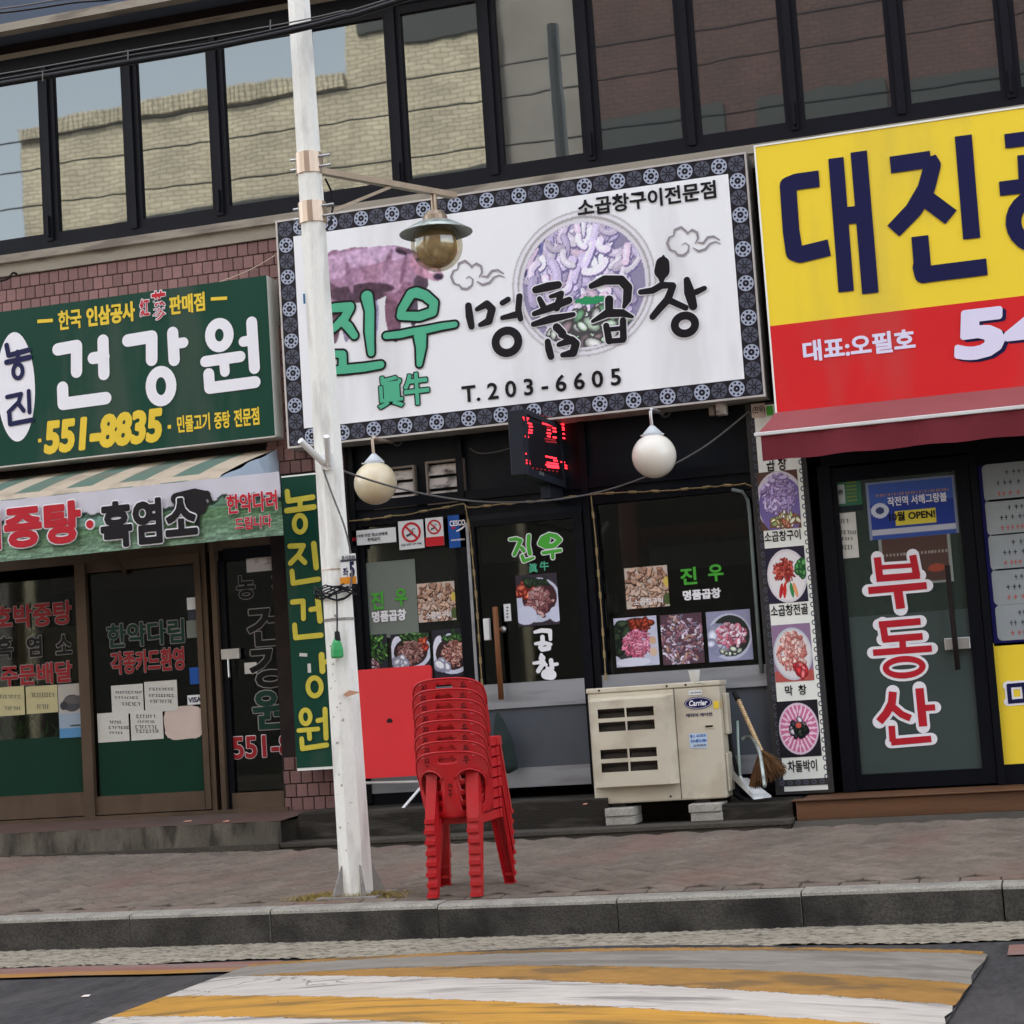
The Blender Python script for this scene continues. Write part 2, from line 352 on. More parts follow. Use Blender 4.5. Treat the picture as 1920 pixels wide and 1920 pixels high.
# ---------------------------------------------------------------- ground
def gz(x, y):
    t = min(max((y-9.62)/2.55, 0), 1.1); r = .1+(.045*min(max((-5.4-x)/2.2, 0), 1.5)); return .002+t*r
struct(MB().add([(-60, -60, -.19), (60, -60, -.19), (60, 60, -.19), (-60, 60, -.19)], [(0, 1, 2, 3)]), 'ground', 'asphalt')
rd = MB().grid(lambda u, v: (-16+22*u, -4+13.0*v, -.184), 44, 26); struct(rd, 'road', 'asphalt')
struct(MB().grid(lambda u, v: (-16+22*u, 8.83+.66*v+(0 if v > .5 else .03*math.sin(u*60)+.02*math.sin(u*143)), -.176+random.uniform(-.004, .004)+.004*math.sin(u*97)*math.sin(v*7)), 1100, 26), 'gutter', 'gutter_concrete')
struct(MB().grid(lambda u, v: (-16+12.1*u, 8.56+(.22 if v else 0)+.012*math.sin(u*70+v), -.176), 80, 1), 'faded_red_edge_strip', 'paint_faded_red')
struct(MB().grid(lambda u, v: (-16+12.05*u, 8.42+(.13 if v else 0)+.01*math.sin(u*90), -.172), 80, 1), 'yellow_edge_line', 'paint_faded_yellow')
struct(MB().grid(lambda u, v: (-.35+6*u, 8.36+(.30 if v else 0)+.012*math.sin(u*50), -.176), 40, 1), 'faded_edge_strip_far_side', 'paint_faded_red')
# speed hump, painted
HX0, HX1 = -4.02, -.44
def hx1(y): return HX1-.055*max(0, 8.1-y)
def hz(x, y=0):
    t = min(max((x-HX0)/(HX1-.03-HX0), 0), 1); return -.176+.085*math.sin(math.pi*t)**.8
def GH(px, py):
    z = -.1
    for _ in range(12):
        p = G(px, py, z); z = hz(p[0])
    return p[0], p[1]
hump = MB().grid(lambda u, v: (HX0+(hx1(3+5.56*v)-HX0)*u, 3.+5.56*v, hz(HX0+(HX1-HX0)*u)-(.0 if v < .98 else .12)), 60, 60); humpo = struct(hump, 'speed_hump', 'asphalt')
def curve(pts):                          # surveyed pixel polyline -> y as a function of x on the hump
    q = sorted(GH(*p) for p in pts); xs = [a[0] for a in q]; ys = [a[1] for a in q]
    c = np.polyfit(xs, ys, 2); return lambda x: float(np.polyval(c, x))
b0 = curve([(480, 1808), (640, 1798), (960, 1785), (1280, 1777), (1600, 1778), (1845, 1786)])
b1 = lambda x: b0(x)-.09
b2 = curve([(480, 1830), (640, 1820), (960, 1813), (1280, 1816), (1600, 1830), (1820, 1848)])
b3 = curve([(480, 1831), (640, 1832), (960, 1838), (1280, 1853), (1600, 1870), (1800, 1890)])
b4 = curve([(340, 1869), (480, 1868), (640, 1873), (960, 1879), (1150, 1889), (1400, 1906)])
b5 = curve([(240, 1908), (480, 1909), (640, 1912), (960, 1930), (1280, 1949)])
b6 = lambda x: b5(x)-.50; b7 = lambda x: b6(x)-.45; b8 = lambda x: b7(x)-.6; b9 = lambda x: b8(x)-.5; b10 = lambda x: b9(x)-.6
def band(top, bot, mat, name, lift=.004):
    mb = MB(); n = 420; jr = [random.uniform(-.008, .008) for _ in range(n+1)]; je = [random.uniform(-.025, .0) for _ in range(5)]
    def fn(u, v):
        x = HX0+.015+(HX1-HX0-.01)*u
        for _ in range(3): y_ = bot(x)+(top(x)-bot(x))*v; x = HX0+.015+(hx1(y_)-HX0-.008+je[int(v*4+.5)])*u
        j = .006*math.sin(x*31)+.005*math.sin(x*77+1)+jr[int(u*n+.5)]
        t = top(x)+j; b = min(bot(x)+j, t-.002); return (x, b+(t-b)*v, hz(x)+lift)
    mb.grid(fn, n, 4); o = mb.build(name, mat, humpo); return o
for i, (t, b, m) in enumerate([(b0, b1, 'paint_yellow_dull'), (b1, b2, 'paint_white_dull'), (b2, b3, 'paint_yellow_dull'), (b3, b4, 'paint_white'), (b4, b5, 'paint_yellow'),
                               (b5, b6, 'paint_white'), (b6, b7, 'paint_yellow'), (b7, b8, 'paint_white'), (b8, b9, 'paint_yellow'), (b9, b10, 'paint_white')]):
    band(t, b, m, 'yellow_stripe' if 'yellow' in m else 'white_stripe')
# kerb of separate stones, joints where the photograph has them
kerb = struct(MB().box(-16, 6, 9.5, 9.62, -.3, -.03), 'kerb', 'paving_joint')
J = [-16.2+.0]; xs = [-5.109-.98*i for i in range(11, 0, -1)]+[-5.109, -4.258, -3.294, -2.318, -1.369, -.391]+[-.391+.97*i for i in range(1, 7)]
for a_, b_ in zip(xs[:-1], xs[1:]):
    dz = random.uniform(-.004, .004); dy = random.uniform(-.007, .007); x0, x1 = a_+.004, b_-.004
    prof = [(9.455, -.2), (9.45, -.024), (9.454, -.010), (9.465, -.002), (9.485, 0), (9.62, .002), (9.62, -.2)]
    for nm, idx, mt in (('kerb_stone', range(7), 'kerb_granite'),):
        mb = MB(); vs = [(x, y+dy, z+dz) for x in (x0, x1) for y, z in prof]
        mb.add(vs, [(i, i+1, i+8, i+7) for i in range(6)]+[tuple(range(6, -1, -1)), tuple(range(7, 14))])
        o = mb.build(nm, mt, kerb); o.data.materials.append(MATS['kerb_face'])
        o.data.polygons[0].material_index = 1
pave = struct(MB().grid(lambda u, v: (-16+22*u, 9.62+3.6*v, gz(-16+22*u, 9.62+3.6*v)-.004), 66, 12), 'pavement', 'paving_joint')
# paving blocks, herringbone at 45 degrees
pm = {}
def paver_mb(a, cx, cy, mb=None):
    mb = mb or MB(); w, h, r = .0968, .0468, .006; c, s = math.cos(a), math.sin(a); z0 = gz(cx, cy)
    tz = random.uniform(-.0015, .0015); vs = []
    for (ww, hh, dz) in ((w, h, -.004), (w, h, .002+tz), (w-r, h-r, .0075+tz*2)):
        for sx, sy in ((-1, -1), (1, -1), (1, 1), (-1, 1)):
            u, v = sx*ww, sy*hh; x, y = cx+u*c-v*s, cy+u*s+v*c; vs.append((x, y, gz(x, y)+dz))
    return mb.add(vs, [(i, (i+1) % 4, 4+(i+1) % 4, 4+i) for i in range(4)]+[(4+i, 4+(i+1) % 4, 8+(i+1) % 4, 8+i) for i in range(4)]+[(8, 9, 10, 11)])
cells = []
for n in range(-140, 140):
    for m_ in range(-80, 80):
        # lattice of the 2:1 herringbone: steps (0.1,0.1) and (0.2,-0.2)
        u = n*.1+m_*.2; v = n*.1-m_*.2
        for (du, dv, a) in ((.1, .05, 0), (.05+.2, .0, math.pi/2)):
            U, V_ = u+du, v+dv; c45 = math.sqrt(.5); x = (U-V_)*c45-4.; y = (U+V_)*c45+10.9
            if -8.9 < x < .9 and 9.80 < y < 12.35: cells.append((x, y, a+math.pi/4))
cells = [c for c in cells if (12.15 if c[0] > -5.4 else 12.3) > c[1]]
course = [(-8.9+.2*i, 9.675, 0) for i in range(48)]
for (x, y, a) in course: paver_mb(a, x, y).build('paver', 'paving', pave)
cells.sort(key=lambda c: c[1]); near = [c for c in cells if -6.6 < c[0] < .3][:250]; ns = set(near); rest = MB()
for (x, y, a) in near: paver_mb(a, x, y).build('paver', 'paving', pave)
for c in cells:
    if c not in ns: paver_mb(c[2], c[0], c[1], rest)
ro = rest.build('pavers_far', 'paving', pave); ro['kind'] = 'stuff'
# ---------------------------------------------------------------- the building
Z = RC
bld = thing('shop_building', 'long brown tiled building with black upper windows and three small shops at street level', 'building', (-4, 13.3, 0))
def B(mb, name, mat, parent=None, **k): return mb.build(name, mat, parent or bld, **k)
# structural mass: wall behind signs, columns, upper storey
core = MB(); core.box(-12, 3, 13.06, 13.3, 3.05, 4.86); core.box(-30, 16, 13.3, 20, 7.0, 14.5); core.box(-30, -12, 13.3, 20, 0, 7.0); core.box(3, 16, 13.3, 20, 0, 7.0); core.box(-12, 3, 13.3, 17, 6.9, 7.0); core.box(-12, 3, 16.8, 17, 0, 7.0); core.box(-12, -11.8, 13.3, 16.8, 0, 6.9); core.box(2.8, 3, 13.3, 16.8, 0, 6.9)
core.box(-12, 3, 13.3, 16.8, 4.9, 5.0); core.box(-11.8, -8.3, 13.06, 13.3, 0, 3.05); core.box(.9, 2.8, 13.06, 13.3, .3, 3.05)
B(core, 'wall_core', 'mortar')
B(MB().box(-12, 3, 12.98, 13.3, 6.48, 6.53), 'beam_strip', 'beam_beige')
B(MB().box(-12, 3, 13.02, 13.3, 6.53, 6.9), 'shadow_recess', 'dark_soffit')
B(MB().box(-12, 3, 12.62, 13.02, 6.62, 7.3), 'floor_slab', 'slab_grey')
B(MB().box(-12, 3, 12.60, 12.70, 6.56, 6.622), 'slab_drip_edge', 'beam_beige')
B(MB().box(-12, 3, 12.62, 13.3, 7.3, 14.4), 'upper_wall', 'slab_grey')
B(MB().box(-12, 3, 12.93, 13.06, 4.80, 4.862), 'window_sill', 'beam_beige')
B(MB().box(-12, 3, 12.97, 13.06, 4.70, 4.80), 'sill_band', 'beam_beige')
# upper windows: every pane a window of its own
fr = MB(); fr.box(-12, 3, 12.97, 13.08, 4.862, 4.93); fr.box(-12, 3, 12.97, 13.08, 6.36, 6.48)
B(fr, 'window_rail', 'black_frame')
m0 = -3.712; step = .7445
for i in range(-10, 9):
    x = m0+i*step; lat = (i % 2 != 0)
    B(MB().box(x-.028, x+.028, 12.955, 13.08, 4.93, 6.36), 'mullion', 'black_frame')
    xa, xb = x+.028, x+step-.028
    wf = MB(); r = .042
    wf.box(xa, xa+r, 12.985, 13.05, 4.93, 6.36); wf.box(xb-r, xb, 12.985, 13.05, 4.93, 6.36)
    wf.box(xa+r, xb-r, 12.985, 13.05, 4.93, 5.0); wf.box(xa+r, xb-r, 12.985, 13.05, 6.29, 6.36)
    w = B(wf, 'window', 'black_frame')
    t1, t2 = random.uniform(-.0025, .0025), random.uniform(-.002, .002)
    B(MB().quad((xa+r, 13.015+t1, 5.0), (xb-r, 13.015-t1, 5.0), (xb-r, 13.015-t1+t2, 6.29), (xa+r, 13.015+t1+t2, 6.29)), 'pane', 'window_glass', w)
    if lat: B(MB().box(x+.0-.008, x+.008, 12.925, 12.955, 4.96, 5.13), 'latch', 'black_frame', w)
B(MB().box(-12, 3, 13.1, 13.12, 4.9, 6.5), 'blind', 'interior_dark')
# brown tile wall left of the big sign, each tile a piece
tw = B(MB().box(-11.8, -5.05, 13.0, 13.06, 4.0, 4.70).box(-5.66, -5.02, 12.93, 13.06, .32, 4.0), 'tile_wall', 'mortar')
bm = {}
def brick(x0, x1, z0, z1, Y):
    key = (round(x1-x0, 3), round(z1-z0, 3))
    if key not in bm:
        w, h = x1-x0, z1-z0; mb = MB(); e = .004; q = [(e, e), (w-e, e), (w-e, h-e), (e, h-e)]; p = [(0, 0), (w, 0), (w, h), (0, h)]
        mb.add([(a, 0.012, b) for a, b in p]+[(a, .003, b) for a, b in p]+[(a, 0, b) for a, b in q],
               [(i, (i+1) % 4, 4+(i+1) % 4, 4+i) for i in range(4)]+[(4+i, 4+(i+1) % 4, 8+(i+1) % 4, 8+i) for i in range(4)]+[(8, 9, 10, 11)])
        me = bpy.data.meshes.new('brick'); me.from_pydata(mb.v, [], mb.f); me.materials.append(MATS['tile_brick']); bm[key] = me
    o = bpy.data.objects.new('brick', bm[key]); COL.objects.link(o); o.parent = tw
    o.location = (x0+4, Y-13.3+random.uniform(-.0015, .0015), z0); return o
row = 0; z = 4.69
while z > 4.16:
    x = -8.25-(row % 2)*.0435
    while x < -5.06:
        if x > -8.3: brick(x, min(x+.0795, -5.05), z-.094, z, 12.989)
        x += .0865
    z -= .1015; row += 1
for z in (.34, .44, .54, .64):
    x = -5.64-(int(z*10) % 2)*.045
    while x < -5.06: brick(max(x, -5.65), min(x+.083, -5.03), z, z+.092, 12.919); x += .0905
for z in (2.86, 2.96, 3.06):
    x = -5.64-(int(z*10) % 2)*.045
    while x < -5.06: brick(max(x, -5.65), min(x+.083, -5.03), z, z+.092, 12.919); x += .0905
for k, zz in enumerate([4.0-.1015*i for i in range(1, 11)]):
    x = -5.64-(k % 2)*.045
    while x < -5.42: brick(max(x, -5.65), min(x+.083, -5.40), zz, zz+.092, 12.919); x += .0905
# interiors
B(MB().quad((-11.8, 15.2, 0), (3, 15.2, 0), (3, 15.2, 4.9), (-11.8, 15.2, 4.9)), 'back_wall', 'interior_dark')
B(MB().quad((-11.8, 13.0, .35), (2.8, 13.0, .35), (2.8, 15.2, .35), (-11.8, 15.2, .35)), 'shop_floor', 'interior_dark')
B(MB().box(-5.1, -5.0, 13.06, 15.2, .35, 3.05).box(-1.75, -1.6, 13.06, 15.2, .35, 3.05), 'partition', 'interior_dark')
# steps and ledges under the three shopfronts
B(MB().grid(lambda u, v: (-9.5+4.12*u, 12.2+(.85*v), .325-.012*u+(.035*v)), 24, 4), 'screed_top', 'red_screed')
lf = MB().grid(lambda u, v: (-9.5+4.12*u, 12.2+.012*math.sin(u*40)*v*(1-v)+.006*math.sin(u*90), gz(-9.5+4.12*u, 12.2)-.02+v*(.345-.012*u-gz(-9.5+4.12*u, 12.2))), 60, 5); B(lf, 'ledge_face', 'concrete_ledge')
B(MB().box(-9.5, -5.2, 12.46, 13.1, -.1, .30), 'ledge_core', 'concrete_step')
B(MB().box(-9.5, -5.39, 12.16, 12.2, .0, gz(-6.5, 12.16)+.035), 'ledge_footing', 'concrete_step')
B(MB().box(-5.38, -1.80, 12.2, 13.05, -.05, .150), 'lower_step', 'concrete_step', bevel=.008)
B(MB().box(-5.39, -1.79, 12.185, 12.5, .125, .1575), 'step_nosing', 'concrete_step', bevel=.006)
B(MB().box(-5.34, -3.06, 12.42, 13.05, .14, .345), 'upper_step', 'step_dark', bevel=.008).name
B(MB().box(-2.28, -1.80, 12.40, 13.05, .14, .262), 'upper_step', 'step_dark', bevel=.008)
B(MB().box(-3.06, -2.28, 12.8, 13.05, .14, .30), 'upper_step', 'step_dark', bevel=.008)
B(MB().box(-1.775, 2.5, 12.35, 13.06, .13, .265), 'wooden_step', 'wood_step', bevel=.01)
B(MB().box(-1.80, 2.5, 12.33, 12.5, .262, .272), 'wooden_step_top_board', 'wood_step', bevel=.004)
B(MB().grid(lambda u, v: (-1.78+4.3*u, 12.05+.25*v+(.03*math.sin(u*37) if v < .5 else 0), .085+.055*v), 40, 3), 'mortar_bed', 'concrete_step')
# ---- restaurant front
def fbox(name, mat, r, Y=12.98, dep=.08, parent=None, bevel=0):
    mb = MB().box(r[0], r[1], Y, Y+dep, r[2], r[3]); return B(mb, name, mat, parent, bevel=bevel)
X_ = lambda px, py, Y=13.: P(px, py, Y)[0]
Zc = lambda px, py, Y=13.: P(px, py, Y)[2]
x_l, x_d0, x_d1, x_r = -5.02, -4.14, -3.22, -1.80
zt = 2.43                                # top of door frame
fbox('fascia_panel', 'charcoal_panel', (x_l, x_d0, 2.60, 3.1), 13.02, .04)
fbox('fascia_panel', 'charcoal_panel', (x_d0+.03, x_d1-.01, 2.60, 3.1), 13.02, .04)
fbox('fascia_panel', 'charcoal_panel', (x_d1+.03, x_r, 2.60, 3.1), 13.02, .04)
fbox('transom_rail', 'shop_frame', (x_l, x_r, 2.53, 2.60), 12.96, .1)
fbox('transom_rail', 'shop_frame', (x_l, x_r, 2.41, 2.475), 12.965, .1)
fbox('transom_panel', 'charcoal_panel', (x_l, x_r, 2.475, 2.53), 12.99, .05)
for x in (x_d0-.02, x_d1, ): fbox('frame_post', 'shop_frame', (x, x+.05, .36, 3.1), 12.95, .12)
fbox('frame_post', 'shop_frame', (x_l, x_l+.05, .36, 3.1), 12.95, .12)
fbox('frame_post', 'shop_frame', (x_r-.02, x_r+.05, .26, 3.1), 12.95, .12)
# left window
wl = fbox('shop_window', 'shop_frame', (x_l+.05, x_l+.09, 1.18, 2.41), 12.98, .06)
fbox('window_side', 'shop_frame', (x_d0-.07, x_d0-.02, 1.18, 2.41), 12.98, .06, wl)
fbox('pane', 'grey_glass', (x_l+.09, x_d0-.07, 1.18, 2.41), 13.015, .006, wl)
wr = fbox('shop_window', 'shop_frame', (x_d1+.05, x_d1+.09, 1.18, 2.41), 12.98, .06)
fbox('window_side', 'shop_frame', (x_r-.09, x_r-.02, 1.18, 2.41), 12.98, .06, wr)
fbox('pane', 'shop_glass', (x_d1+.09, x_r-.09, 1.18, 2.41), 13.015, .006, wr)
for a0_, a1_ in ((x_l+.05, x_d0-.02), (x_d1+.05, x_r-.02)):
    fbox('sill_band', 'silver_band', (a0_, a1_, 1.03, 1.18), 12.955, .09)
    fbox('lower_panel', 'grey_panel', (a0_, a1_, .56, 1.03), 12.985, .05)
    fbox('base_band', 'silver_band', (a0_, a1_, .43, .56), 12.96, .08)
    fbox('plinth', 'shop_frame', (a0_, a1_, .30, .43), 12.97, .08)
# door
dr = fbox('shop_door', 'shop_frame', (x_d0+.035, x_d0+.095, .40, 2.37), 12.935, .055)
fbox('door_stile', 'shop_frame', (x_d1-.075, x_d1-.01, .40, 2.37), 12.935, .055, dr)
fbox('door_head', 'shop_frame', (x_d0+.095, x_d1-.075, 2.325, 2.37), 12.935, .055, dr)
fbox('lock_edge_strip', 'silver_band', (x_d0+.033, x_d0+.055, .42, 2.36), 12.925, .01, dr)
fbox('pane', 'shop_glass', (x_d0+.095, x_d1-.075, 1.17, 2.325), 12.965, .006, dr)
fbox('kick_band', 'silver_band', (x_d0+.095, x_d1-.075, .99, 1.17), 12.93, .05, dr)
fbox('door_panel', 'grey_panel', (x_d0+.095, x_d1-.075, .56, .99), 12.95, .04, dr)
fbox('door_bottom_band', 'silver_band', (x_d0+.095, x_d1-.075, .42, .56), 12.93, .05, dr)
fbox('door_head_panel', 'charcoal_panel', (x_d0+.03, x_d1-.005, 2.37, 2.41), 12.95, .06, dr)
M('handle_wood', (122, 78, 48), .5, var=.15, scale=8, stretch=(1, 1, .2)); M('steel', (190, 190, 188), .3, metal=.8, var=.05); M('white_plastic', (225, 225, 222), .5, var=.03)
B(MB().tube([P(928, 1138, 12.86), P(934, 1225, 12.86), P(940, 1312, 12.86)], .021, 10).tube([P(938, 1180, 12.86), P(938, 1180, 12.94)], .012), 'handle', 'handle_wood', dr, smooth=True)
B(MB().pbox(905, 1160, 919, 1200, 12.9, .04), 'lock', 'white_plastic', dr, bevel=.006)
B(MB().sphere(P(944, 1180, 12.915), .024, 12, 8), 'lock_knob', 'steel', dr, smooth=True)
# vent window with louvre boards
M('louvre_board', (205, 196, 188), .7, var=.1, scale=4, dirt=(60, 52, 46), dscale=7, damt=.9, stretch=(1, 1, 1.6))
M('vent_frame', (132, 122, 110), .6, var=.12, scale=5)
for (x0, y0, x1, y1) in ((697, 880, 781, 948), (797, 866, 873, 940)):
    a = RC(x0, y0, x1, y1, 12.97); vf = MB(); t = .014
    vf.box(a[0], a[0]+t, 12.965, 13.02, a[2], a[3]); vf.box(a[1]-t, a[1], 12.965, 13.02, a[2], a[3]); vf.box(a[0]+t, a[1]-t, 12.965, 13.02, a[3]-t, a[3]); vf.box(a[0]+t, a[1]-t, 12.965, 13.02, a[2], a[2]+t)
    v = B(vf, 'vent_window', 'vent_frame'); h = (a[3]-a[2]-2*t)/3
    for k in range(3):
        z0 = a[2]+t+k*h; B(MB().add([(a[0]+t, 12.985, z0+.008), (a[1]-t, 12.985, z0+.008), (a[1]-t, 13.012, z0+h-.012), (a[0]+t, 13.012, z0+h-.012), (a[0]+t, 12.991, z0+.006), (a[1]-t, 12.991, z0+.006), (a[1]-t, 13.018, z0+h-.014), (a[0]+t, 13.018, z0+h-.014)], [(0, 1, 2, 3), (4, 7, 6, 5), (0, 4, 5, 1), (3, 2, 6, 7)]), 'louvre_board', 'louvre_board', v)
# window reflections built as two panels behind the glass, then interior glimpses
B(MB().pbox(1215, 1014, 1412, 1056, 13.35, .02), 'reflected_banner', 'reflection_pale')
B(MB().pbox(1200, 990, 1412, 1010, 13.35, .02), 'reflected_red_strip', 'interior_red')
B(MB().pbox(690, 1012, 868, 1052, 13.3, .05), 'interior_shelf', 'interior_light')
B(MB().pbox(900, 988, 985, 1050, 13.3, .05), 'interior_notice_board', 'interior_light')
# rounded light rim at right of the window
M('grey_green_pipe', (112, 122, 118), .5, var=.1)
pts = [P(1372, 918, 12.94), P(1392, 922, 12.94), P(1402, 938, 12.94), P(1406, 965, 12.94), P(1412, 1050, 12.94), P(1428, 1262, 12.94)]
B(MB().tube(pts, .014), 'window_rim', 'grey_green_pipe', wr, smooth=True)
# ---- left shop front (brown aluminium)
Y = 13.0
lw = B(MB().box(-9.5, -5.62, 12.98, 13.06, 2.33, 2.5), 'shopfront_header', 'brown_frame')
B(MB().box(-9.5, -5.62, 13.0, 13.06, 2.5, 3.1), 'shopfront_fascia', 'dark_soffit')
xm = [X_(168, 1300), X_(379, 1300), X_(398, 1300), X_(424, 1300), X_(566, 1300)]
w1 = fbox('shop_window', 'brown_frame', (xm[0]-.055, xm[0]+.035, .36, 2.33), 12.94, .1)
fbox('pane', 'shop_glass', (-9.5, xm[0]-.055, .55, 2.33), 13.01, .006, w1); fbox('bottom_rail', 'brown_frame', (-9.5, xm[0]-.055, .38, .56), 12.96, .08, w1)
d1 = fbox('sliding_door', 'brown_frame', (xm[1], xm[1]+.05, .38, 2.25), 12.96, .06)
fbox('pane', 'shop_glass', (xm[0]+.035, xm[1], .5, 2.25), 12.985, .006, d1); fbox('bottom_rail', 'brown_frame', (xm[0]+.035, xm[1], .38, .52), 12.955, .06, d1)
fbox('top_rail', 'brown_frame', (xm[0]+.035, xm[1]+.05, 2.25, 2.33), 12.96, .06, d1)
for k, (q0, q1, yy) in enumerate(((xm[1]+.055, xm[1]+.075, 12.97), (xm[2]+.0, xm[2]+.02, 12.95), (xm[3]-.045, xm[3]-.005, 12.92))): fbox('door_jamb', 'brown_frame', (q0, q1, .36, 2.45), yy, .1)
fbox('jamb_back', 'brown_frame', (xm[1]+.05, xm[3], .36, 2.45), 13.04, .04)
d2 = fbox('shop_door', 'shop_frame', (xm[3], xm[3]+.05, .37, 2.25), 12.96, .06)
fbox('pane', 'shop_glass', (xm[3]+.05, xm[4]-.05, .5, 2.25), 12.985, .006, d2); fbox('bottom_rail', 'brown_frame', (xm[3]+.03, xm[4], .37, .49), 12.95, .05, d2); fbox('top_rail', 'shop_frame', (xm[3]+.05, xm[4], 2.25, 2.34), 12.96, .06, d2)
fbox('door_stile', 'shop_frame', (xm[4]-.05, xm[4], .37, 2.25), 12.96, .06, d2)
B(MB().pbox(414, 1218, 449, 1234, 12.93, .03), 'lock', 'steel', d2); B(MB().tube([P(428, 1236, 12.92), P(430, 1270, 12.9)], .008), 'handle', 'steel', d2)
B(MB().box(-9.5, -5.62, 12.9, 13.02, .33, .372), 'door_track', 'brown_frame')
M('green_film', (6, 50, 35), .35, var=.08, scale=2)
M('interior_shelf_wood', (196, 164, 112), .7, var=.2)
B(MB().prect(0-150, 1398, 166, 1512, 13.006), 'green_window_film', 'green_film', w1); B(MB().prect(184, 1386, 384, 1502, 12.981), 'green_window_film', 'green_film', d1)
B(MB().pbox(30, 1130, 52, 1330, 13.2, .1), 'interior_post', 'interior_shelf_wood'); B(MB().pbox(78, 1178, 152, 1275, 13.35, .05), 'interior_cupboard', 'interior_shelf_wood')
B(MB().pbox(190, 1070, 378, 1092, 13.2, .05), 'interior_red_sign', 'interior_red'); B(MB().pbox(95, 1076, 160, 1106, 13.2, .05), 'interior_red_sign', 'interior_red')
# ---- right shop front (black)
rf = [X_(1520, 1000), X_(1548, 1100), X_(1810, 1100), X_(1842, 1100), X_(1885, 1300)]
fbox('shopfront_header', 'shop_frame', (-1.5, 2.8, 2.52, 3.1), 12.98, .08)
fbox('frame_post', 'shop_frame', (-1.53, -1.44, .27, 2.52), 12.96, .1)
d3 = fbox('shop_door', 'shop_frame', (-1.44, -1.40, .28, 2.50), 12.975, .06)
gd = RC(1538, 907, 1842, 1440, 13.0)
fbox('door_stile', 'shop_frame', (gd[1], gd[1]+.09, .28, 2.50), 12.97, .07, d3); fbox('door_head', 'shop_frame', (-1.40, gd[1], gd[3]-.0, 2.50), 12.97, .06, d3)
fbox('bottom_rail', 'shop_frame', (-1.40, gd[1], .28, gd[2]), 12.97, .06, d3)
fbox('pane', 'hazy_glass', (-1.40, gd[1], gd[2], gd[3]), 13.0, .006, d3)
M('frost_film', (58, 71, 68), .3, var=.06, scale=1.5, stretch=(.3, 1, 3), spec=.5)
fz = Zc(1600, 1157); B(MB().quad((-1.40, 12.996, gd[2]), (gd[1], 12.996, gd[2]), (gd[1], 12.996, fz), (-1.40, 12.996, fz)), 'frosted_film', 'frost_film', d3)
fbox('frame_post', 'shop_frame', (gd[1]+.095, gd[1]+.145, .27, 2.52), 12.955, .1)
fbox('plinth', 'shop_frame', (gd[1]+.145, 2.8, .27, .40), 12.97, .08)
fbox('back_panel', 'shop_frame', (gd[1]+.145, 2.8, .40, 2.52), 13.0, .05)
B(MB().pbox(1550, 1050, 1618, 1160, 13.6, .05), 'interior_partition', MATS['frost_film'])
B(MB().pbox(1642, 1090, 1700, 1160, 13.5, .05), 'interior_partition', MATS['frost_film'])
B(MB().pbox(1618, 1070, 1642, 1156, 13.3, .05), 'interior_cabinet', 'interior_light')
h0 = MB(); h0.tube([P(1776, 1060, 12.9), P(1786, 1160, 12.9), P(1796, 1256, 12.9)], .018, 8); B(h0, 'handle', 'dark_soffit', d3, smooth=True)
B(MB().pbox(1770, 1197, 1820, 1216, 12.93, .05), 'lock', 'steel', d3, bevel=.004)
# ---------------------------------------------------------------- signs
M('sign_white', (241, 240, 239), .35, var=.02, scale=1.2, spec=.12, dirt=(120, 112, 104), dscale=2.2, damt=.16, stretch=(1.2, 1, .25)); M('sign_black', (34, 31, 37), .4, var=.04); M('sign_trim', (190, 184, 178), .4, metal=.3)
M('sign_side_grey', (150, 148, 140), .5, var=.15, scale=4, dirt=(90, 86, 80)); M('sign_green_dk', (24, 66, 52), .35, var=.05, scale=1.5, spec=.12, dirt=(120, 112, 104), dscale=2.2, damt=.16, stretch=(1.2, 1, .25))
M('print_green', (84, 176, 138), .4, var=.03); M('print_black', (26, 24, 28), .4, var=.03); M('print_white', (238, 235, 237), .4, var=.02)
M('print_yellow', (232, 198, 62), .4, var=.04); M('print_navy', (26, 28, 70), .4, var=.03); M('print_red', (198, 38, 48), .4, var=.04); M('print_lav', (226, 220, 240), .4, var=.02)
M('print_grey', (150, 142, 146), .5, var=.03); M('ros_dark', (84, 86, 98), .5, var=.03); M('ros_light', (168, 174, 190), .5, var=.03)
M('sign_yellow', (247, 214, 62), .35, var=.02, scale=1, spec=.12, dirt=(120, 112, 104), dscale=2.2, damt=.16, stretch=(1.2, 1, .25)); M('sign_red', (216, 46, 48), .35, var=.03, scale=1, spec=.12, dirt=(120, 112, 104), dscale=2.2, damt=.16, stretch=(1.2, 1, .25))
M('picture', attr=True, rough=.5, var=.02, spec=.1); M('vivid_green', (78, 170, 60), .45, var=.03); M('faded_yellow', (206, 190, 70), .5, var=.08, scale=14)
M('cream', (240, 240, 229), .5, var=.04, scale=2); M('paper', (205, 202, 192), .7, var=.05, scale=5); M('paper_pink', (205, 185, 172), .7, var=.06); M('ink', (60, 64, 74), .7, var=.1); M('ink_red', (190, 90, 80), .7, var=.1); M('ink_blue', (60, 110, 150), .7, var=.1)
M('blue_print', (34, 84, 160), .4, var=.04); M('cloth_rope', (150, 130, 92), .8, var=.2, scale=30); M('cable_black', (28, 28, 31), .5, var=.1); M('cable_grey', (105, 102, 100), .6, var=.1)
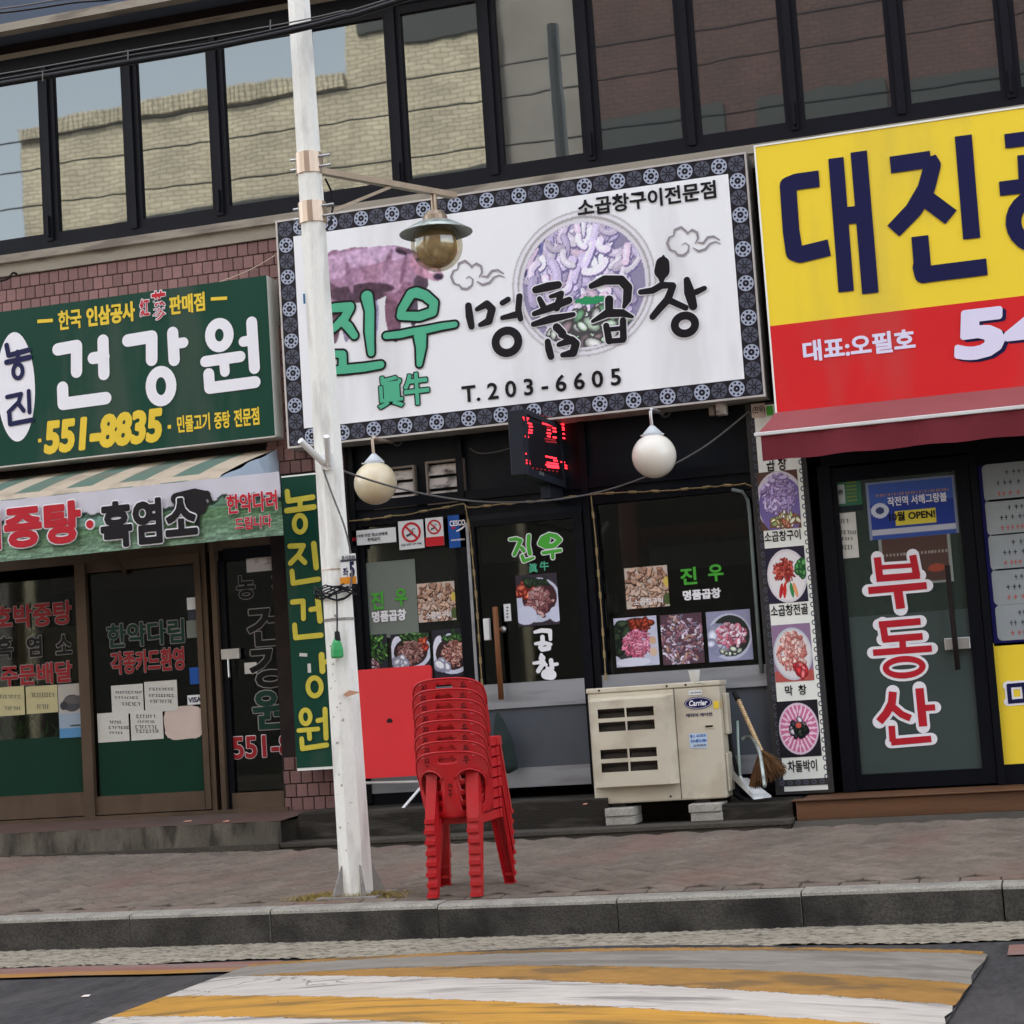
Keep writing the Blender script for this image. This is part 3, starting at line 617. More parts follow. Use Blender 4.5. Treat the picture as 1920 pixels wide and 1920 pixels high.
def signbox(name, label, cat, px, Y, dep, trim_mat, side_mat, face_mat, t=.022):
    a = RC(*px, Y); th = thing(name, label, cat, ((a[0]+a[1])/2, Y+dep/2, a[2]))
    MB().box(a[0], a[1], Y+.008, Y+dep, a[2], a[3]).build('sign_case', side_mat, th)
    f = MB(); f.box(a[0], a[1], Y-.006, Y+.008, a[2], a[2]+t); f.box(a[0], a[1], Y-.006, Y+.008, a[3]-t, a[3]); f.box(a[0], a[0]+t, Y-.006, Y+.008, a[2]+t, a[3]-t); f.box(a[1]-t, a[1], Y-.006, Y+.008, a[2]+t, a[3]-t)
    f.build('trim', trim_mat, th)
    MB().quad((a[0]+t, Y, a[2]+t), (a[1]-t, Y, a[2]+t), (a[1]-t, Y, a[3]-t), (a[0]+t, Y, a[3]-t)).build('sign_face', face_mat, th)
    return th, a
# --- big white sign
SY = 12.72
ws, a = signbox('shop_sign', 'large white shop sign with black rosette border, a pink cow and brush lettering', 'sign', (516.5, 414.5, 1436, 743), SY, .25, 'sign_trim', 'sign_side_grey', 'sign_black', .014)
bw = .138; MB().quad((a[0]+bw, SY-.002, a[2]+bw), (a[1]-bw, SY-.002, a[2]+bw), (a[1]-bw, SY-.002, a[3]-bw), (a[0]+bw, SY-.002, a[3]-bw)).build('white_field', 'sign_white', ws)
nx_, nz_ = 29, 14; x0, x1, z0, z1 = a[0]+.075, a[1]-.075, a[2]+.075, a[3]-.075; R_ = .056
per = [(x0+(x1-x0)*i/(nx_-1), z1, i) for i in range(nx_)]+[(x0+(x1-x0)*i/(nx_-1), z0, i) for i in range(nx_)]+[(x0, z0+(z1-z0)*i/(nz_-1), i+1) for i in range(1, nz_-1)]+[(x1, z0+(z1-z0)*i/(nz_-1), i+1) for i in range(1, nz_-1)]
ros = {}
for dark in (True, False):
    mb = MB().disc(0, 0, 0, R_, n=22); nf = 1; mats = [0]
    mb.disc(0, -.001, 0, R_*(.27 if dark else .41), n=12); mats.append(1)
    for q in range(8):
        an = q*math.pi/4+.2
        if dark: mb.quad(*[(R_*r*math.cos(an+d), -.0012-.0001*q, R_*r*math.sin(an+d)) for r, d in ((.28, -.22), (.9, -.05), (.9, .12), (.28, .25))])
        else: mb.disc(R_*.72*math.cos(an), -.0012, R_*.72*math.sin(an), R_*.15, n=8)
        mats.append(1)
    mb.disc(0, -.0024, 0, R_*(.12 if dark else .10), n=8); mats.append(0)
    me = bpy.data.meshes.new('rosette'); me.from_pydata(mb.v, [], mb.f); me.materials.append(MATS['ros_dark' if dark else 'ros_light']); me.materials.append(MATS['sign_black']); me.polygons.foreach_set('material_index', mats); ros[dark] = me
for x, z, k in per:
    o = bpy.data.objects.new('rosette', ros[k % 2 == 0]); COL.objects.link(o); o.parent = ws; w0 = ROOT[ws.name]; o.location = (x-w0.x, SY-.002-w0.y, z-w0.z)
WBG = (241, 240, 239)
# cow print
ca = (540, 440, 850, 650)
def cow(p):
    # work in survey pixels: map 0..100 print coords to the pixel frame of the print
    ar = RC(*ca, SY-.003); XX = ar[0]+(ar[1]-ar[0])*p.X/100; ZZ = ar[3]-(ar[3]-ar[2])*p.Y/100
    c0 = CM[0][0]*XX+CM[0][1]*SY+CM[0][2]*(ZZ-H); c1 = CM[1][0]*XX+CM[1][1]*SY+CM[1][2]*(ZZ-H); c2 = CM[2][0]*XX+CM[2][1]*SY+CM[2][2]*(ZZ-H)
    p.X = 960+FPX*c0/c2; p.Y = 960+FPX*c1/c2; p.c[:] = WBG
    g = (190, 150, 176); e = p.ell
    e(700, 600, 11, 45, (170, 165, 195), .05); e(628, 590, 11, 55, (120, 92, 104)); e(650, 596, 9, 46, (150, 140, 165)); e(737, 590, 15, 48, (128, 92, 108), -.08); e(742, 628, 8, 14, (100, 76, 90)); e(775, 575, 9, 38, (96, 84, 98)); e(690, 634, 8, 8, (150, 140, 170))
    e(628, 520, 26, 52, (160, 118, 142)); e(675, 520, 72, 48, (116, 84, 100)); e(680, 505, 75, 42, (176, 136, 162)); e(735, 505, 58, 45, (172, 130, 152)); e(755, 525, 38, 42, (150, 108, 130)); e(668, 552, 52, 16, (92, 70, 82)); e(770, 500, 34, 30, (176, 136, 160))
    e(675, 484, 66, 16, (208, 172, 200), -.13); e(720, 475, 45, 14, (206, 172, 200)); e(630, 500, 22, 24, (196, 160, 186)); e(735, 520, 22, 30, (186, 146, 170)); e(790, 530, 14, 16, (90, 72, 84))
    e(798, 500, 32, 20, (190, 140, 160), .5); e(815, 516, 18, 11, (196, 150, 168), .2); e(822, 519, 9, 6, (60, 50, 66)); e(700, 540, 40, 10, (84, 62, 74)); e(728, 490, 5, 26, (158, 120, 144), .3); e(655, 520, 6, 30, (156, 118, 142), -.2); e(757, 505, 4, 30, (140, 100, 122), .2); e(812, 508, 10, 5, (222, 196, 208)); e(760, 470, 20, 5, (110, 84, 100), .15); e(753, 473, 12, 4, (60, 46, 58), .3); e(784, 487, 4, 3, (30, 20, 30))
    m = np.abs(p.c-np.array(WBG)).sum(2) > 3; rg = np.random.default_rng(3); n = rg.normal(size=m.shape)
    for _ in range(5): n[1:-1, 1:-1] = (n[:-2, 1:-1]+n[2:, 1:-1]+n[1:-1, :-2]+n[1:-1, 2:])/4
    q = p.c.copy()
    for _ in range(2): q[1:-1, 1:-1] = (q[1:-1, 1:-1]*2+q[:-2, 1:-1]+q[2:, 1:-1]+q[1:-1, :-2]+q[1:-1, 2:])/6
    p.c[m] = np.clip(q[m]*(1+.35*n[m])[:, None], 0, 250)
mb, cl = picture(*ca, SY-.003, 230, cow); cutout(mb, cl, WBG); mb.build('cow_print', 'picture', ws, colors=cl)
# bowl print
bc_ = F(1094, 534, SY); br0 = 142*mpp(1094, 534, SY); q0 = PX((bc_[0]-br0, SY, bc_[1]+br0)); q1 = PX((bc_[0]+br0, SY, bc_[1]-br0)); ba = (*q0, *q1)
def bowl(p):
    p.c[:] = WBG; C = (50, 50); e = p.ell
    e(50, 49, 47.5, 47.5, (196, 190, 190)); e(50, 49, 46.2, 46.2, (232, 228, 232)); e(50, 49, 44, 44, (176, 170, 168)); e(50, 49.5, 42.6, 42.6, (224, 218, 222)); e(50, 50, 40.5, 40.5, (150, 142, 168))
    m = ((p.X-50)**2+(p.Y-50)**2) < 40**2; keep = p.c.copy()
    p.blobs(60, 42, 22, 28, 18, [(98, 94, 140), (120, 118, 160), (70, 68, 96)], 5, 1.6, (52, 48, 74), 3)
    p.strips(34, 36, 22, 20, 10, [(120, 120, 162), (96, 98, 140), (150, 150, 186)], 3, 9, (60, 58, 88), 4)
    p.strips(210, 52, 38, 37, 34, [(226, 212, 230), (212, 198, 226), (236, 228, 238), (198, 186, 214), (234, 208, 226)], 2.3, 13, (126, 116, 156), 8, ang=1.75, spread=.5)
    p.blobs(70, 52, 78, 26, 12, [(190, 210, 186), (210, 216, 206), (146, 128, 130), (120, 170, 130), (226, 224, 218)], 4.5, 1.8, (80, 78, 78), 5)
    for k in range(6): e(48+k*3, 60+(k % 2)*1.5, 5, 1.7, (54, 150, 96), -.1+.25*(k % 3))
    out = ((p.X-50)**2+(p.Y-50)**2) >= 40.2**2; p.noise(.1); p.c[out] = keep[out]
mb, cl = picture(*ba, SY-.003, 170, bowl); cutout(mb, cl, WBG); mb.build('bowl_print', 'picture', ws, colors=cl)
# brush lettering
T5 = (500, 400, .26042); T6 = (920, 300, .28125)
def letters(parent, items, Y, mat, omat=None, grow=.012, name='lettering', ocap=True):
    """items: ('s',pts,w[,cap]) strokes or ('o',cx,cy,rx,ry,w) rings, each with its transform"""
    for mm, g, yy, nm in ((omat, grow, Y, 'letter_outline'), (mat, 0, Y-.003, name)):
        if mm is None: continue
        mb = MB(); st = [0]
        for it in items:
            tf = it[-1]
            if it[0] == 's': stroke(mb, it[1], it[2], yy, tf, cap=True if (g and ocap) else it[3], grow=g, st=st)
            else: oval(mb, it[1], it[2], it[3], it[4], it[5], yy, tf, grow=g, st=st)
            if st[0] > 85: st[0] = 20
        mb.build(nm, mm, parent)
S = lambda pts, w, tf, cap=True: ('s', pts, w, cap, tf)
O = lambda cx, cy, rx, ry, w, tf: ('o', cx, cy, rx, ry, w, tf)
jin = [S([(400, 700), (490, 680), (600, 672)], [40, 60, 62], T5), S([(600, 680), (560, 755), (480, 830), (420, 860)], [62, 62, 50, 30], T5), S([(540, 770), (590, 820), (632, 880)], [58, 62, 50], T5),
       S([(722, 600), (742, 700), (740, 850), (752, 1005)], [82, 66, 66, 46], T5), S([(440, 1010), (548, 1015), (548, 1120)], [40, 52, 60], T5), S([(420, 1140), (548, 1125), (700, 1110), (822, 1090)], [40, 58, 56, 50], T5),
       S([(1078, 570), (1140, 590), (1205, 645), (1195, 710), (1100, 742), (965, 738), (975, 690), (1040, 580), (1078, 570)], [70, 66, 60, 62, 62, 56, 60, 66, 70], T5),
       S([(860, 882), (960, 872), (1060, 850), (1150, 838), (1255, 815), (1355, 800)], [44, 50, 46, 50, 46, 40], T5), S([(1105, 880), (1112, 960), (1100, 1085)], [90, 72, 40], T5)]
letters(ws, jin, SY-.008, 'print_green', 'print_black', .016, 'green_brush_lettering')
w5 = [S([(1452, 665), (1460, 740), (1475, 815)], [48, 56, 46], T5), S([(1515, 690), (1585, 652), (1622, 690), (1600, 775), (1538, 802)], [34, 52, 56, 56, 34], T5), S([(1697, 645), (1738, 620)], [40, 40], T5), S([(1697, 752), (1800, 728)], [34, 50], T5), S([(1820, 598), (1812, 690), (1828, 760)], [46, 46, 40], T5), O(1730, 925, 82, 78, 58, T5),
      S([(300, 865), (380, 845), (450, 832)], [48, 58, 50], T6), S([(325, 925), (355, 985)], [34, 44], T6), S([(400, 910), (470, 890), (440, 985)], [26, 40, 50], T6), S([(290, 1025), (400, 985), (522, 935)], [34, 50, 48], T6), S([(285, 1095), (400, 1060), (552, 1030)], [36, 54, 32], T6),
      S([(440, 1115), (480, 1155)], [54, 50], T6), S([(380, 1210), (388, 1260), (402, 1310)], [40, 50, 46], T6), S([(455, 1230), (540, 1200), (568, 1225), (550, 1285), (480, 1300)], [34, 52, 54, 56, 34], T6), S([(470, 1165), (560, 1205)], [40, 34], T6),
      S([(672, 840), (760, 800), (870, 800), (915, 850), (910, 930), (888, 980)], [40, 62, 60, 60, 56, 24], T6), S([(790, 930), (790, 1010)], [56, 52], T6), S([(680, 1075), (780, 1020), (880, 1020), (945, 1045)], [24, 56, 50, 22], T6), S([(770, 1105), (790, 1205)], [42, 48], T6), S([(882, 1070), (885, 1190)], [44, 46], T6), S([(790, 1130), (880, 1120)], 30, T6), S([(790, 1208), (885, 1200)], 36, T6),
      S([(1152, 640), (1146, 690), (1142, 740), (1140, 800)], [16, 92, 104, 36], T6), S([(1000, 880), (1080, 870), (1140, 835), (1215, 835)], [36, 44, 48, 40], T6), S([(1215, 840), (1180, 930), (1130, 985), (1080, 1045)], [46, 54, 50, 44], T6), S([(1190, 935), (1300, 985)], [44, 40], T6), S([(1308, 800), (1325, 880), (1350, 975)], [44, 72, 56], T6), S([(1370, 880), (1425, 855)], [42, 34], T6), O(1295, 1097, 68, 60, 54, T6)]
letters(ws, w5, SY-.008, 'print_black', 'print_white', .008, 'black_brush_lettering')
mb = MB(); text(mb, '眞牛', 706, 708, 806, 756, SY-.008, .03, grow=.04); mb.build('letter_outline', 'print_black', ws)
mb = MB(); text(mb, '眞牛', 706, 708, 806, 756, SY-.012, .03); mb.build('green_lettering', 'print_green', ws)
mb = MB(); text(mb, '소곱창구이전문점', 1083, 397, 1342, 350, SY-.008, .025) if 0 else None
def text_r(mb, body, L, R, hpx, Y, bold=.02, grow=0., skew=0.):
    """type on a level line: L, R are the survey pixels of the left and right end at mid height, hpx its height there"""
    a = F(*L, Y); b = F(*R, Y); h = hpx*mpp((L[0]+R[0])/2, (L[1]+R[1])/2, Y); zc = (a[1]+b[1])/2
    return set_type(mb, body, a[0], b[0], zc-h/2, zc+h/2, Y, bold, grow, skew)
mb = MB(); text_r(mb, '소곱창구이전문점', (1083, 391), (1342, 354), 33, SY-.009, .028); text_r(mb, 'T. 2 0 3 - 6 6 0 5', (866, 739), (1164, 706), 31, SY-.009, .022); mb.build('small_lettering', 'print_black', ws)
mb = MB(); st = [0]
for (ox, oy) in ((0, 0), (405, -63)):
    tf = (ox, oy, 1); k = 1
    for pts in ([(862, 536), (851, 531), (846, 519), (850, 508), (858, 505)], [(858, 505), (860, 494), (872, 489), (882, 497), (885, 502)], [(884, 500), (893, 494), (902, 499), (904, 510), (899, 519)], [(860, 533), (866, 541), (876, 542), (885, 535), (887, 524), (880, 518), (874, 522)], [(904, 518), (914, 519), (922, 508), (933, 506), (944, 513)], [(895, 528), (905, 534), (918, 530), (926, 520), (936, 516), (946, 520)]):
        stroke(mb, pts, [2.2, 4.2, 4.4, 3.6, 2.4, 1.6][:len(pts)], SY-.006, tf, st=st)
mb.build('cloud_ornaments', 'print_grey', ws)
MB().prect(568, 551, 582, 568, SY-.005).build('torn_sticker', 'ink_blue', ws)
# --- yellow and red sign
YY = 12.70
ys, a = signbox('shop_sign', 'large yellow shop sign with navy letters over a red phone strip at the right', 'sign', (1413, 273.5, 2480, 668), YY, .28, 'cream', 'sign_side_grey', 'sign_yellow', .012)
zr = F(1500, 612, YY)[1]; zr = (F(1440, 613, YY)[1]+F(1900, 556, YY)[1])/2
MB().quad((a[0]+.012, YY-.003, a[2]+.012), (a[1]-.012, YY-.003, a[2]+.012), (a[1]-.012, YY-.003, zr), (a[0]+.012, YY-.003, zr)).build('red_strip', 'sign_red', ys)
T3 = (1280, 0, 1/3)
dj = [S([(768, 1005), (640, 1022), (592, 1040), (610, 1300), (628, 1420), (660, 1432), (825, 1392)], [96, 96, 94, 94, 96, 96, 96], T3, False), S([(862, 888), (920, 1640)], 86, T3, False), S([(990, 852), (1056, 1650)], 92, T3, False), S([(890, 1215), (1010, 1205)], 100, T3, False),
      S([(1168, 928), (1395, 895)], 98, T3, False), S([(1390, 880), (1405, 930), (1370, 1060), (1300, 1180), (1185, 1300)], [70, 96, 100, 100, 96], T3, False), S([(1360, 1110), (1510, 1222)], 100, T3, False), S([(1578, 762), (1626, 1342)], 96, T3, False), S([(1334, 1328), (1352, 1540)], 96, T3, False), S([(1352, 1545), (1712, 1500)], 96, T3, False), S([(1340, 1500), (1352, 1548), (1400, 1540)], 94, T3),
      S([(1812, 795), (2040, 765)], 86, T3, False), S([(2030, 780), (2020, 980)], 90, T3, False), S([(1925, 870), (1935, 1050)], 86, T3, False), S([(1782, 1062), (2130, 1020)], 86, T3, False), O(2010, 1240, 150, 150, 90, T3),
      S([(2260, 780), (2330, 1400)], 96, T3, False), S([(2330, 1050), (2440, 1035)], 90, T3, False)]
letters(ys, dj, YY-.004, 'print_navy', None, 0, 'navy_lettering')
mb = MB(); text_r(mb, '대표:오필호', (1506, 659), (1715, 636), 40, YY-.008, .035); mb.build('white_lettering', 'print_lav', ys)
mb = MB(); text_r(mb, '54 6-2', (1803, 640), (2330, 566), 94, YY-.006, .06, skew=.12); mb.build('phone_number_shadow', 'print_navy', ys)
mb = MB(); text_r(mb, '54 6-2', (1796, 636), (2323, 562), 94, YY-.012, .06, skew=.12); mb.build('phone_number', 'print_lav', ys)
# --- green sign
GY = 12.75
gs, a = signbox('shop_sign', 'wide dark green shop sign with big white rounded letters and a white oval', 'sign', (-230, 612, 500, 816), GY, .2, 'sign_green_dk', 'cream', 'sign_green_dk', .01) if 0 else (None, None)
p0 = F(499.5, 516, GY); p1 = F(516.5-1, 817, GY); gx0, gx1, gz0, gz1 = -9.3, p0[0], F(512, 817, GY)[1], p0[1]
gs = thing('shop_sign', 'wide dark green shop sign with big white rounded letters and a white oval', 'sign', ((gx0+gx1)/2, GY+.1, gz0))
MB().box(gx0, gx1, GY+.004, GY+.21, gz0, gz1).build('sign_case', 'cream', gs, bevel=.004); MB().quad((gx0, GY, gz0), (gx1, GY, gz0), (gx1, GY, gz1), (gx0, GY, gz1)).build('sign_face', 'sign_green_dk', gs)
MB().box(gx0, gx1+.004, GY-.004, GY+.21, gz0-.012, gz0-.001).build('bottom_rail', 'sign_trim', gs)
T4 = (0, 500, .29167)
gk = [S([(372, 532), (492, 510), (492, 675)], 72, T4), S([(598, 588), (670, 578)], 70, T4), S([(662, 475), (668, 690)], 72, T4), S([(402, 778), (406, 882), (680, 845)], 72, T4),
      S([(822, 475), (975, 450), (975, 598)], 74, T4), S([(1110, 425), (1120, 600)], 72, T4), S([(1120, 498), (1180, 488)], 62, T4), O(1035, 768, 66, 86, 66, T4),
      O(1410, 440, 60, 70, 64, T4), S([(1320, 610), (1545, 578)], 66, T4), S([(1440, 610), (1446, 675)], 62, T4), S([(1618, 358), (1636, 652)], 70, T4), S([(1565, 482), (1618, 472)], 62, T4), S([(1342, 690), (1348, 780), (1640, 742)], 70, T4)]
letters(gs, gk, GY-.003, 'print_white', None, 0, 'white_lettering')
c = F(*(T4[0]+118*T4[2], T4[1]+770*T4[2]), GY); MB().disc(c[0]-.02, GY-.003, c[1], .168, .435, 40).build('white_oval', 'print_white', gs)
nj = [S([(42, 505), (55, 570), (185, 535)], 30, T4), S([(112, 548), (115, 590)], 28, T4), S([(42, 615), (190, 582)], 32, T4), O(115, 672, 30, 40, 26, T4), S([(45, 838), (135, 818), (120, 870), (55, 935)], 26, T4), S([(115, 875), (152, 925)], 26, T4), S([(184, 800), (190, 935)], 26, T4), S([(60, 945), (65, 1012), (205, 985)], 28, T4)]
letters(gs, nj, GY-.006, 'print_navy', None, 0, 'navy_lettering')
mb = MB()
for b_, L, R, h, bo in (('한국', (375, 349), (522, 330), 112, .03), ('인삼공사', (558, 318), (865, 292), 112, .045), ('판매점', (1090, 248), (1315, 226), 110, .035), ('민물고기', (1140, 1016), (1348, 992), 100, .03), ('중탕', (1378, 992), (1478, 978), 100, .03), ('전문점', (1505, 975), (1665, 958), 104, .03)):
    text_r(mb, b_, (L[0]*T4[2], 500+L[1]*T4[2]), (R[0]*T4[2], 500+R[1]*T4[2]), h*T4[2], GY-.004, bo)
stx = [0]; stroke(mb, [(240, 352), (340, 345)], 20, GY-.004, T4, False, st=stx); stroke(mb, [(1355, 208), (1460, 202)], 20, GY-.004, T4, False, st=stx)
text_r(mb, '551-8835', (86, 820), (302, 797), 53, GY-.004, .055, skew=.12)
for q in ((257, 1118), (1090, 1030)): mb.disc(*[F(q[0]*T4[2], 500+q[1]*T4[2], GY)[i] if i != 1 else GY-.004 for i in (0, 1)], F(q[0]*T4[2], 500+q[1]*T4[2], GY)[1], .02, n=4, a0=.785)
mb.build('yellow_lettering', 'print_yellow', gs)
mb = MB(); text_r(mb, '紅', (262, 578), (280, 575), 30, GY-.005, .02, grow=.05); text_r(mb, '蔘', (284, 578), (312, 574), 56, GY-.005, .02, grow=.035); mb.build('letter_outline', 'print_white', gs)
mb = MB(); text_r(mb, '紅', (262, 578), (280, 575), 30, GY-.009, .02); text_r(mb, '蔘', (284, 578), (312, 574), 56, GY-.009, .02); mb.build('red_lettering', 'print_red', gs)
# --- vertical green sign
VY = 12.70; a_ = RC(527, 893, 632, 1436, VY); vx0, vx1 = F(527, 893, VY)[0], F(632, 1436, VY)[0]
vs_ = thing('vertical_sign', 'tall narrow green sign with yellow letters behind the white pole', 'sign', ((vx0+vx1)/2, VY+.05, a_[2]))
MB().box(vx0, vx1, VY+.003, VY+.12, a_[2]-.02, a_[3]).build('sign_case', 'cream', vs_); MB().quad((vx0, VY, a_[2]), (vx1, VY, a_[2]), (vx1, VY, a_[3]-.012), (vx0, VY, a_[3]-.012)).build('sign_face', 'sign_green_dk', vs_)
T2 = (520, 880, .20833); T7 = (560, 1200, .26042)
vg = [S([(88, 200), (98, 285), (320, 250)], 46, T2), S([(205, 275), (205, 345)], 44, T2), S([(85, 372), (330, 338)], 48, T2), O(203, 490, 52, 70, 42, T2), S([(112, 692), (235, 686), (195, 765), (118, 845)], 44, T2), S([(190, 780), (248, 838)], 44, T2), S([(328, 670), (350, 882)], 50, T2), S([(132, 918), (142, 1025), (370, 988)], 44, T2),
      S([(136, 1195), (232, 1186), (236, 1342)], 44, T2), S([(300, 1262), (370, 1250)], 42, T2), S([(365, 1165), (385, 1362)], 50, T2), S([(156, 1402), (165, 1515), (395, 1492)], 44, T2), S([(165, 108), (172, 222)], 42, T7), S([(175, 162), (218, 150)], 34, T7), O(115, 337, 48, 60, 34, T7), O(50, 553, 34, 46, 32, T7), S([(0, 652), (140, 640)], 30, T7), S([(75, 655), (80, 708)], 34, T7), S([(190, 500), (198, 705)], 36, T7), S([(138, 580), (190, 570)], 32, T7), S([(22, 712), (27, 782), (202, 756)], 34, T7)]
letters(vs_, vg, VY-.003, 'faded_yellow', None, 0, 'yellow_lettering')
mb = MB(); stx = [0]; stroke(mb, [(5, 105), (62, 108)], 22, VY-.003, T7, False, st=stx); stroke(mb, [(75, 170), (78, 235)], 24, VY-.003, T7, False, st=stx); mb.build('peeled_letter', 'paper', vs_)
# --- menu strip with food pictures
MY = 12.90
mo = [F(1401, 783, MY)[0], F(1560, 1480, MY)[0], F(1500, 1483, MY)[1], F(1410, 762, MY)[1]]
ms = thing('menu_banner', 'tall cream menu strip with four food pictures between the two shops', 'banner', ((mo[0]+mo[1])/2, MY, mo[2]))
M('strip_dark', (58, 55, 54), .6, var=.15, scale=12)
MB().box(mo[0]-.01, mo[1]+.01, MY+.004, MY+.05, mo[2]-.02, mo[3]+.02).build('backing_board', 'strip_dark', ms)
ci = [F(1427, 940, MY)[0], F(1500, 900, MY)[0]]; MB().quad((ci[0], MY, mo[2]+.0), (ci[1]+.018, MY, mo[2]), (ci[1]+.018, MY, mo[3]), (ci[0], MY, mo[3])).build('cream_field', 'cream', ms)
mb = MB(); zz = mo[2]+.09
while zz < mo[3]:
    for xx in (mo[0]+.035, mo[1]-.03): mb.ring(xx, MY-.001, zz, .008, .011, .015, .019, 10)
    zz += .062
mb.build('ring_pattern', 'ros_dark', ms)
mb = MB(); mb.quad((mo[0], MY-.003, mo[2]+.035), (mo[1], MY-.003, mo[2]+.035), (mo[1], MY-.003, mo[2]+.08), (mo[0], MY-.003, mo[2]+.08)); mb.build('bottom_dark_band', 'strip_dark', ms)
mb = MB(); xx = mo[0]+.04
while xx < mo[1]-.02: mb.ring(xx, MY-.0045, mo[2]+.058, .008, .008, .018, .018, 10); xx += .055
mb.build('bottom_rings', 'ros_dark', ms)
pal_meat = [(170, 96, 84), (196, 128, 110), (136, 70, 62), (214, 160, 140)]
def f_purple(p):
    p.c[:] = (96, 70, 60); p.ell(52, 52, 60, 52, (214, 206, 214)); p.ell(55, 60, 56, 50, (120, 104, 160)); p.strips(150, 50, 38, 38, 34, [(176, 158, 200), (200, 184, 216), (156, 132, 176)], 2.4, 11, (96, 74, 118), 1); p.blobs(50, 60, 86, 34, 14, [(220, 206, 150), (200, 120, 90), (236, 230, 200), (150, 170, 110)], 7, 2.5, (120, 80, 60), 2); p.noise(.2)
def f_kimchi(p):
    p.c[:] = (50, 44, 60); p.ell(52, 52, 50, 48, (222, 214, 216)); p.ell(52, 52, 45, 43, (234, 228, 226)); p.blobs(26, 90, 40, 12, 14, [(70, 130, 70), (90, 150, 84)], 6, 1.5, (40, 80, 50), 3); p.strips(110, 46, 38, 22, 19, [(170, 60, 52), (196, 96, 80), (140, 50, 48)], 1.8, 7, (100, 30, 30), 4)
    for k, c in enumerate([(190, 40, 44), (210, 50, 50), (226, 224, 216), (60, 140, 80), (236, 160, 110)]): p.ell(34+k*9, 78, 4.5, 14, c, .25*(k-2)*-.6)
def f_makchang(p):
    p.c[:] = (150, 120, 150); p.ell(50, 96, 70, 20, (184, 90, 84)); p.ell(50, 52, 50, 46, (196, 200, 206)); p.ell(50, 52, 46, 42, (222, 216, 214)); p.strips(170, 48, 46, 36, 33, [(222, 160, 150), (236, 186, 176), (200, 120, 110), (240, 206, 196)], 2.6, 5, (150, 74, 68), 6); p.noise(.12); p.blobs(16, 66, 82, 14, 8, [(210, 60, 66), (230, 120, 120)], 7, 1.6, (150, 40, 44), 7)
def f_rose(p):
    p.c[:] = (38, 36, 42); p.ell(50, 50, 48, 46, (226, 200, 216)); p.ell(50, 50, 44, 42, (214, 120, 160))
    for rr_, n, s in ((36, 24, 7), (27, 18, 6)):
        for k in range(n): t = k*6.283/n; p.ell(50+rr_*math.cos(t), 50+rr_*math.sin(t), s*1.2, 1.8, (246, 214, 228), t)
    p.blobs(26, 50, 50, 18, 15, [(220, 210, 220), (60, 60, 66)], 6, 1.5, (30, 30, 34), 8); p.ell(52, 52, 15, 14, (32, 36, 38)); p.blobs(12, 52, 52, 12, 11, [(40, 48, 44), (50, 60, 50)], 5, 1.5, (20, 22, 22), 9); p.ell(50, 44, 7, 5, (214, 96, 84))
def f_grill(p):
    p.c[:] = (200, 184, 170); p.strips(120, 46, 50, 58, 54, [(176, 140, 118), (196, 164, 142), (150, 110, 90), (210, 184, 166)], 4, 10, (66, 42, 34), 11); p.noise(.15); p.ell(96, 40, 7, 12, (214, 190, 90)); p.ell(96, 82, 10, 14, (80, 96, 56))
def f_plate(seed, pal, green=True, white=(214, 216, 232)):
    def fn(p):
        p.c[:] = (52, 48, 56); p.ell(50, 52, 54, 50, white); p.ell(18, 40, 18, 34, (226, 226, 238)); p.ell(50, 52, 44, 40, (60, 46, 48))
        if green: p.blobs(24, 62, 12, 34, 9, [(60, 92, 52), (84, 120, 66)], 9, 3, (30, 48, 30), seed+1)
        p.blobs(16, 86, 34, 10, 16, [(186, 70, 54), (200, 100, 70)], 7, 2, (100, 34, 30), seed+2)
        p.strips(150, 52, 50, 30, 30, pal, 2.2, 6, (62, 36, 34), seed); p.blobs(14, 20, 78, 14, 12, [(226, 226, 236)], 10, 1.5, (150, 150, 168), seed+3); p.noise(.15, seed)
    return fn
def f_pink(p):
    p.c[:] = (196, 194, 214); p.ell(50, 50, 56, 54, (60, 62, 60)); p.ell(88, 60, 26, 56, (196, 196, 214)); p.blobs(30, 20, 36, 20, 34, [(44, 58, 44), (56, 70, 52)], 12, 2, (26, 34, 28), 20); p.blobs(24, 62, 14, 26, 10, [(170, 74, 48), (150, 60, 44)], 9, 2, (84, 34, 26), 21); p.strips(150, 52, 52, 31, 30, [(206, 116, 144), (226, 156, 180), (180, 80, 110), (214, 134, 154)], 2, 9, (130, 48, 70), 22); p.noise(.1); p.ell(88, 50, 8, 9, (206, 170, 140)); p.ell(88, 76, 9, 10, (214, 186, 160)); p.ell(40, 96, 40, 10, (216, 216, 230))
def f_mixed(p):
    p.c[:] = (90, 66, 76); p.strips(230, 46, 50, 60, 58, [(150, 112, 124), (190, 172, 190), (130, 86, 94), (206, 196, 210), (110, 106, 124), (176, 136, 116)], 2.2, 9, (76, 56, 64), 24); p.noise(.3)
def f_tube(p):
    p.c[:] = (150, 150, 176); p.ell(50, 52, 50, 52, (196, 196, 212)); p.ell(52, 50, 44, 46, (50, 54, 50)); p.blobs(20, 20, 56, 16, 22, [(206, 208, 226)], 12, 1.3, (140, 142, 170), 30); p.strips(100, 52, 46, 30, 28, [(224, 184, 198), (206, 126, 144), (236, 208, 218), (196, 106, 124)], 3, 8, (116, 60, 78), 31); p.noise(.1); p.blobs(10, 50, 86, 20, 6, [(170, 176, 160)], 6, 1.5, (50, 54, 50), 32)
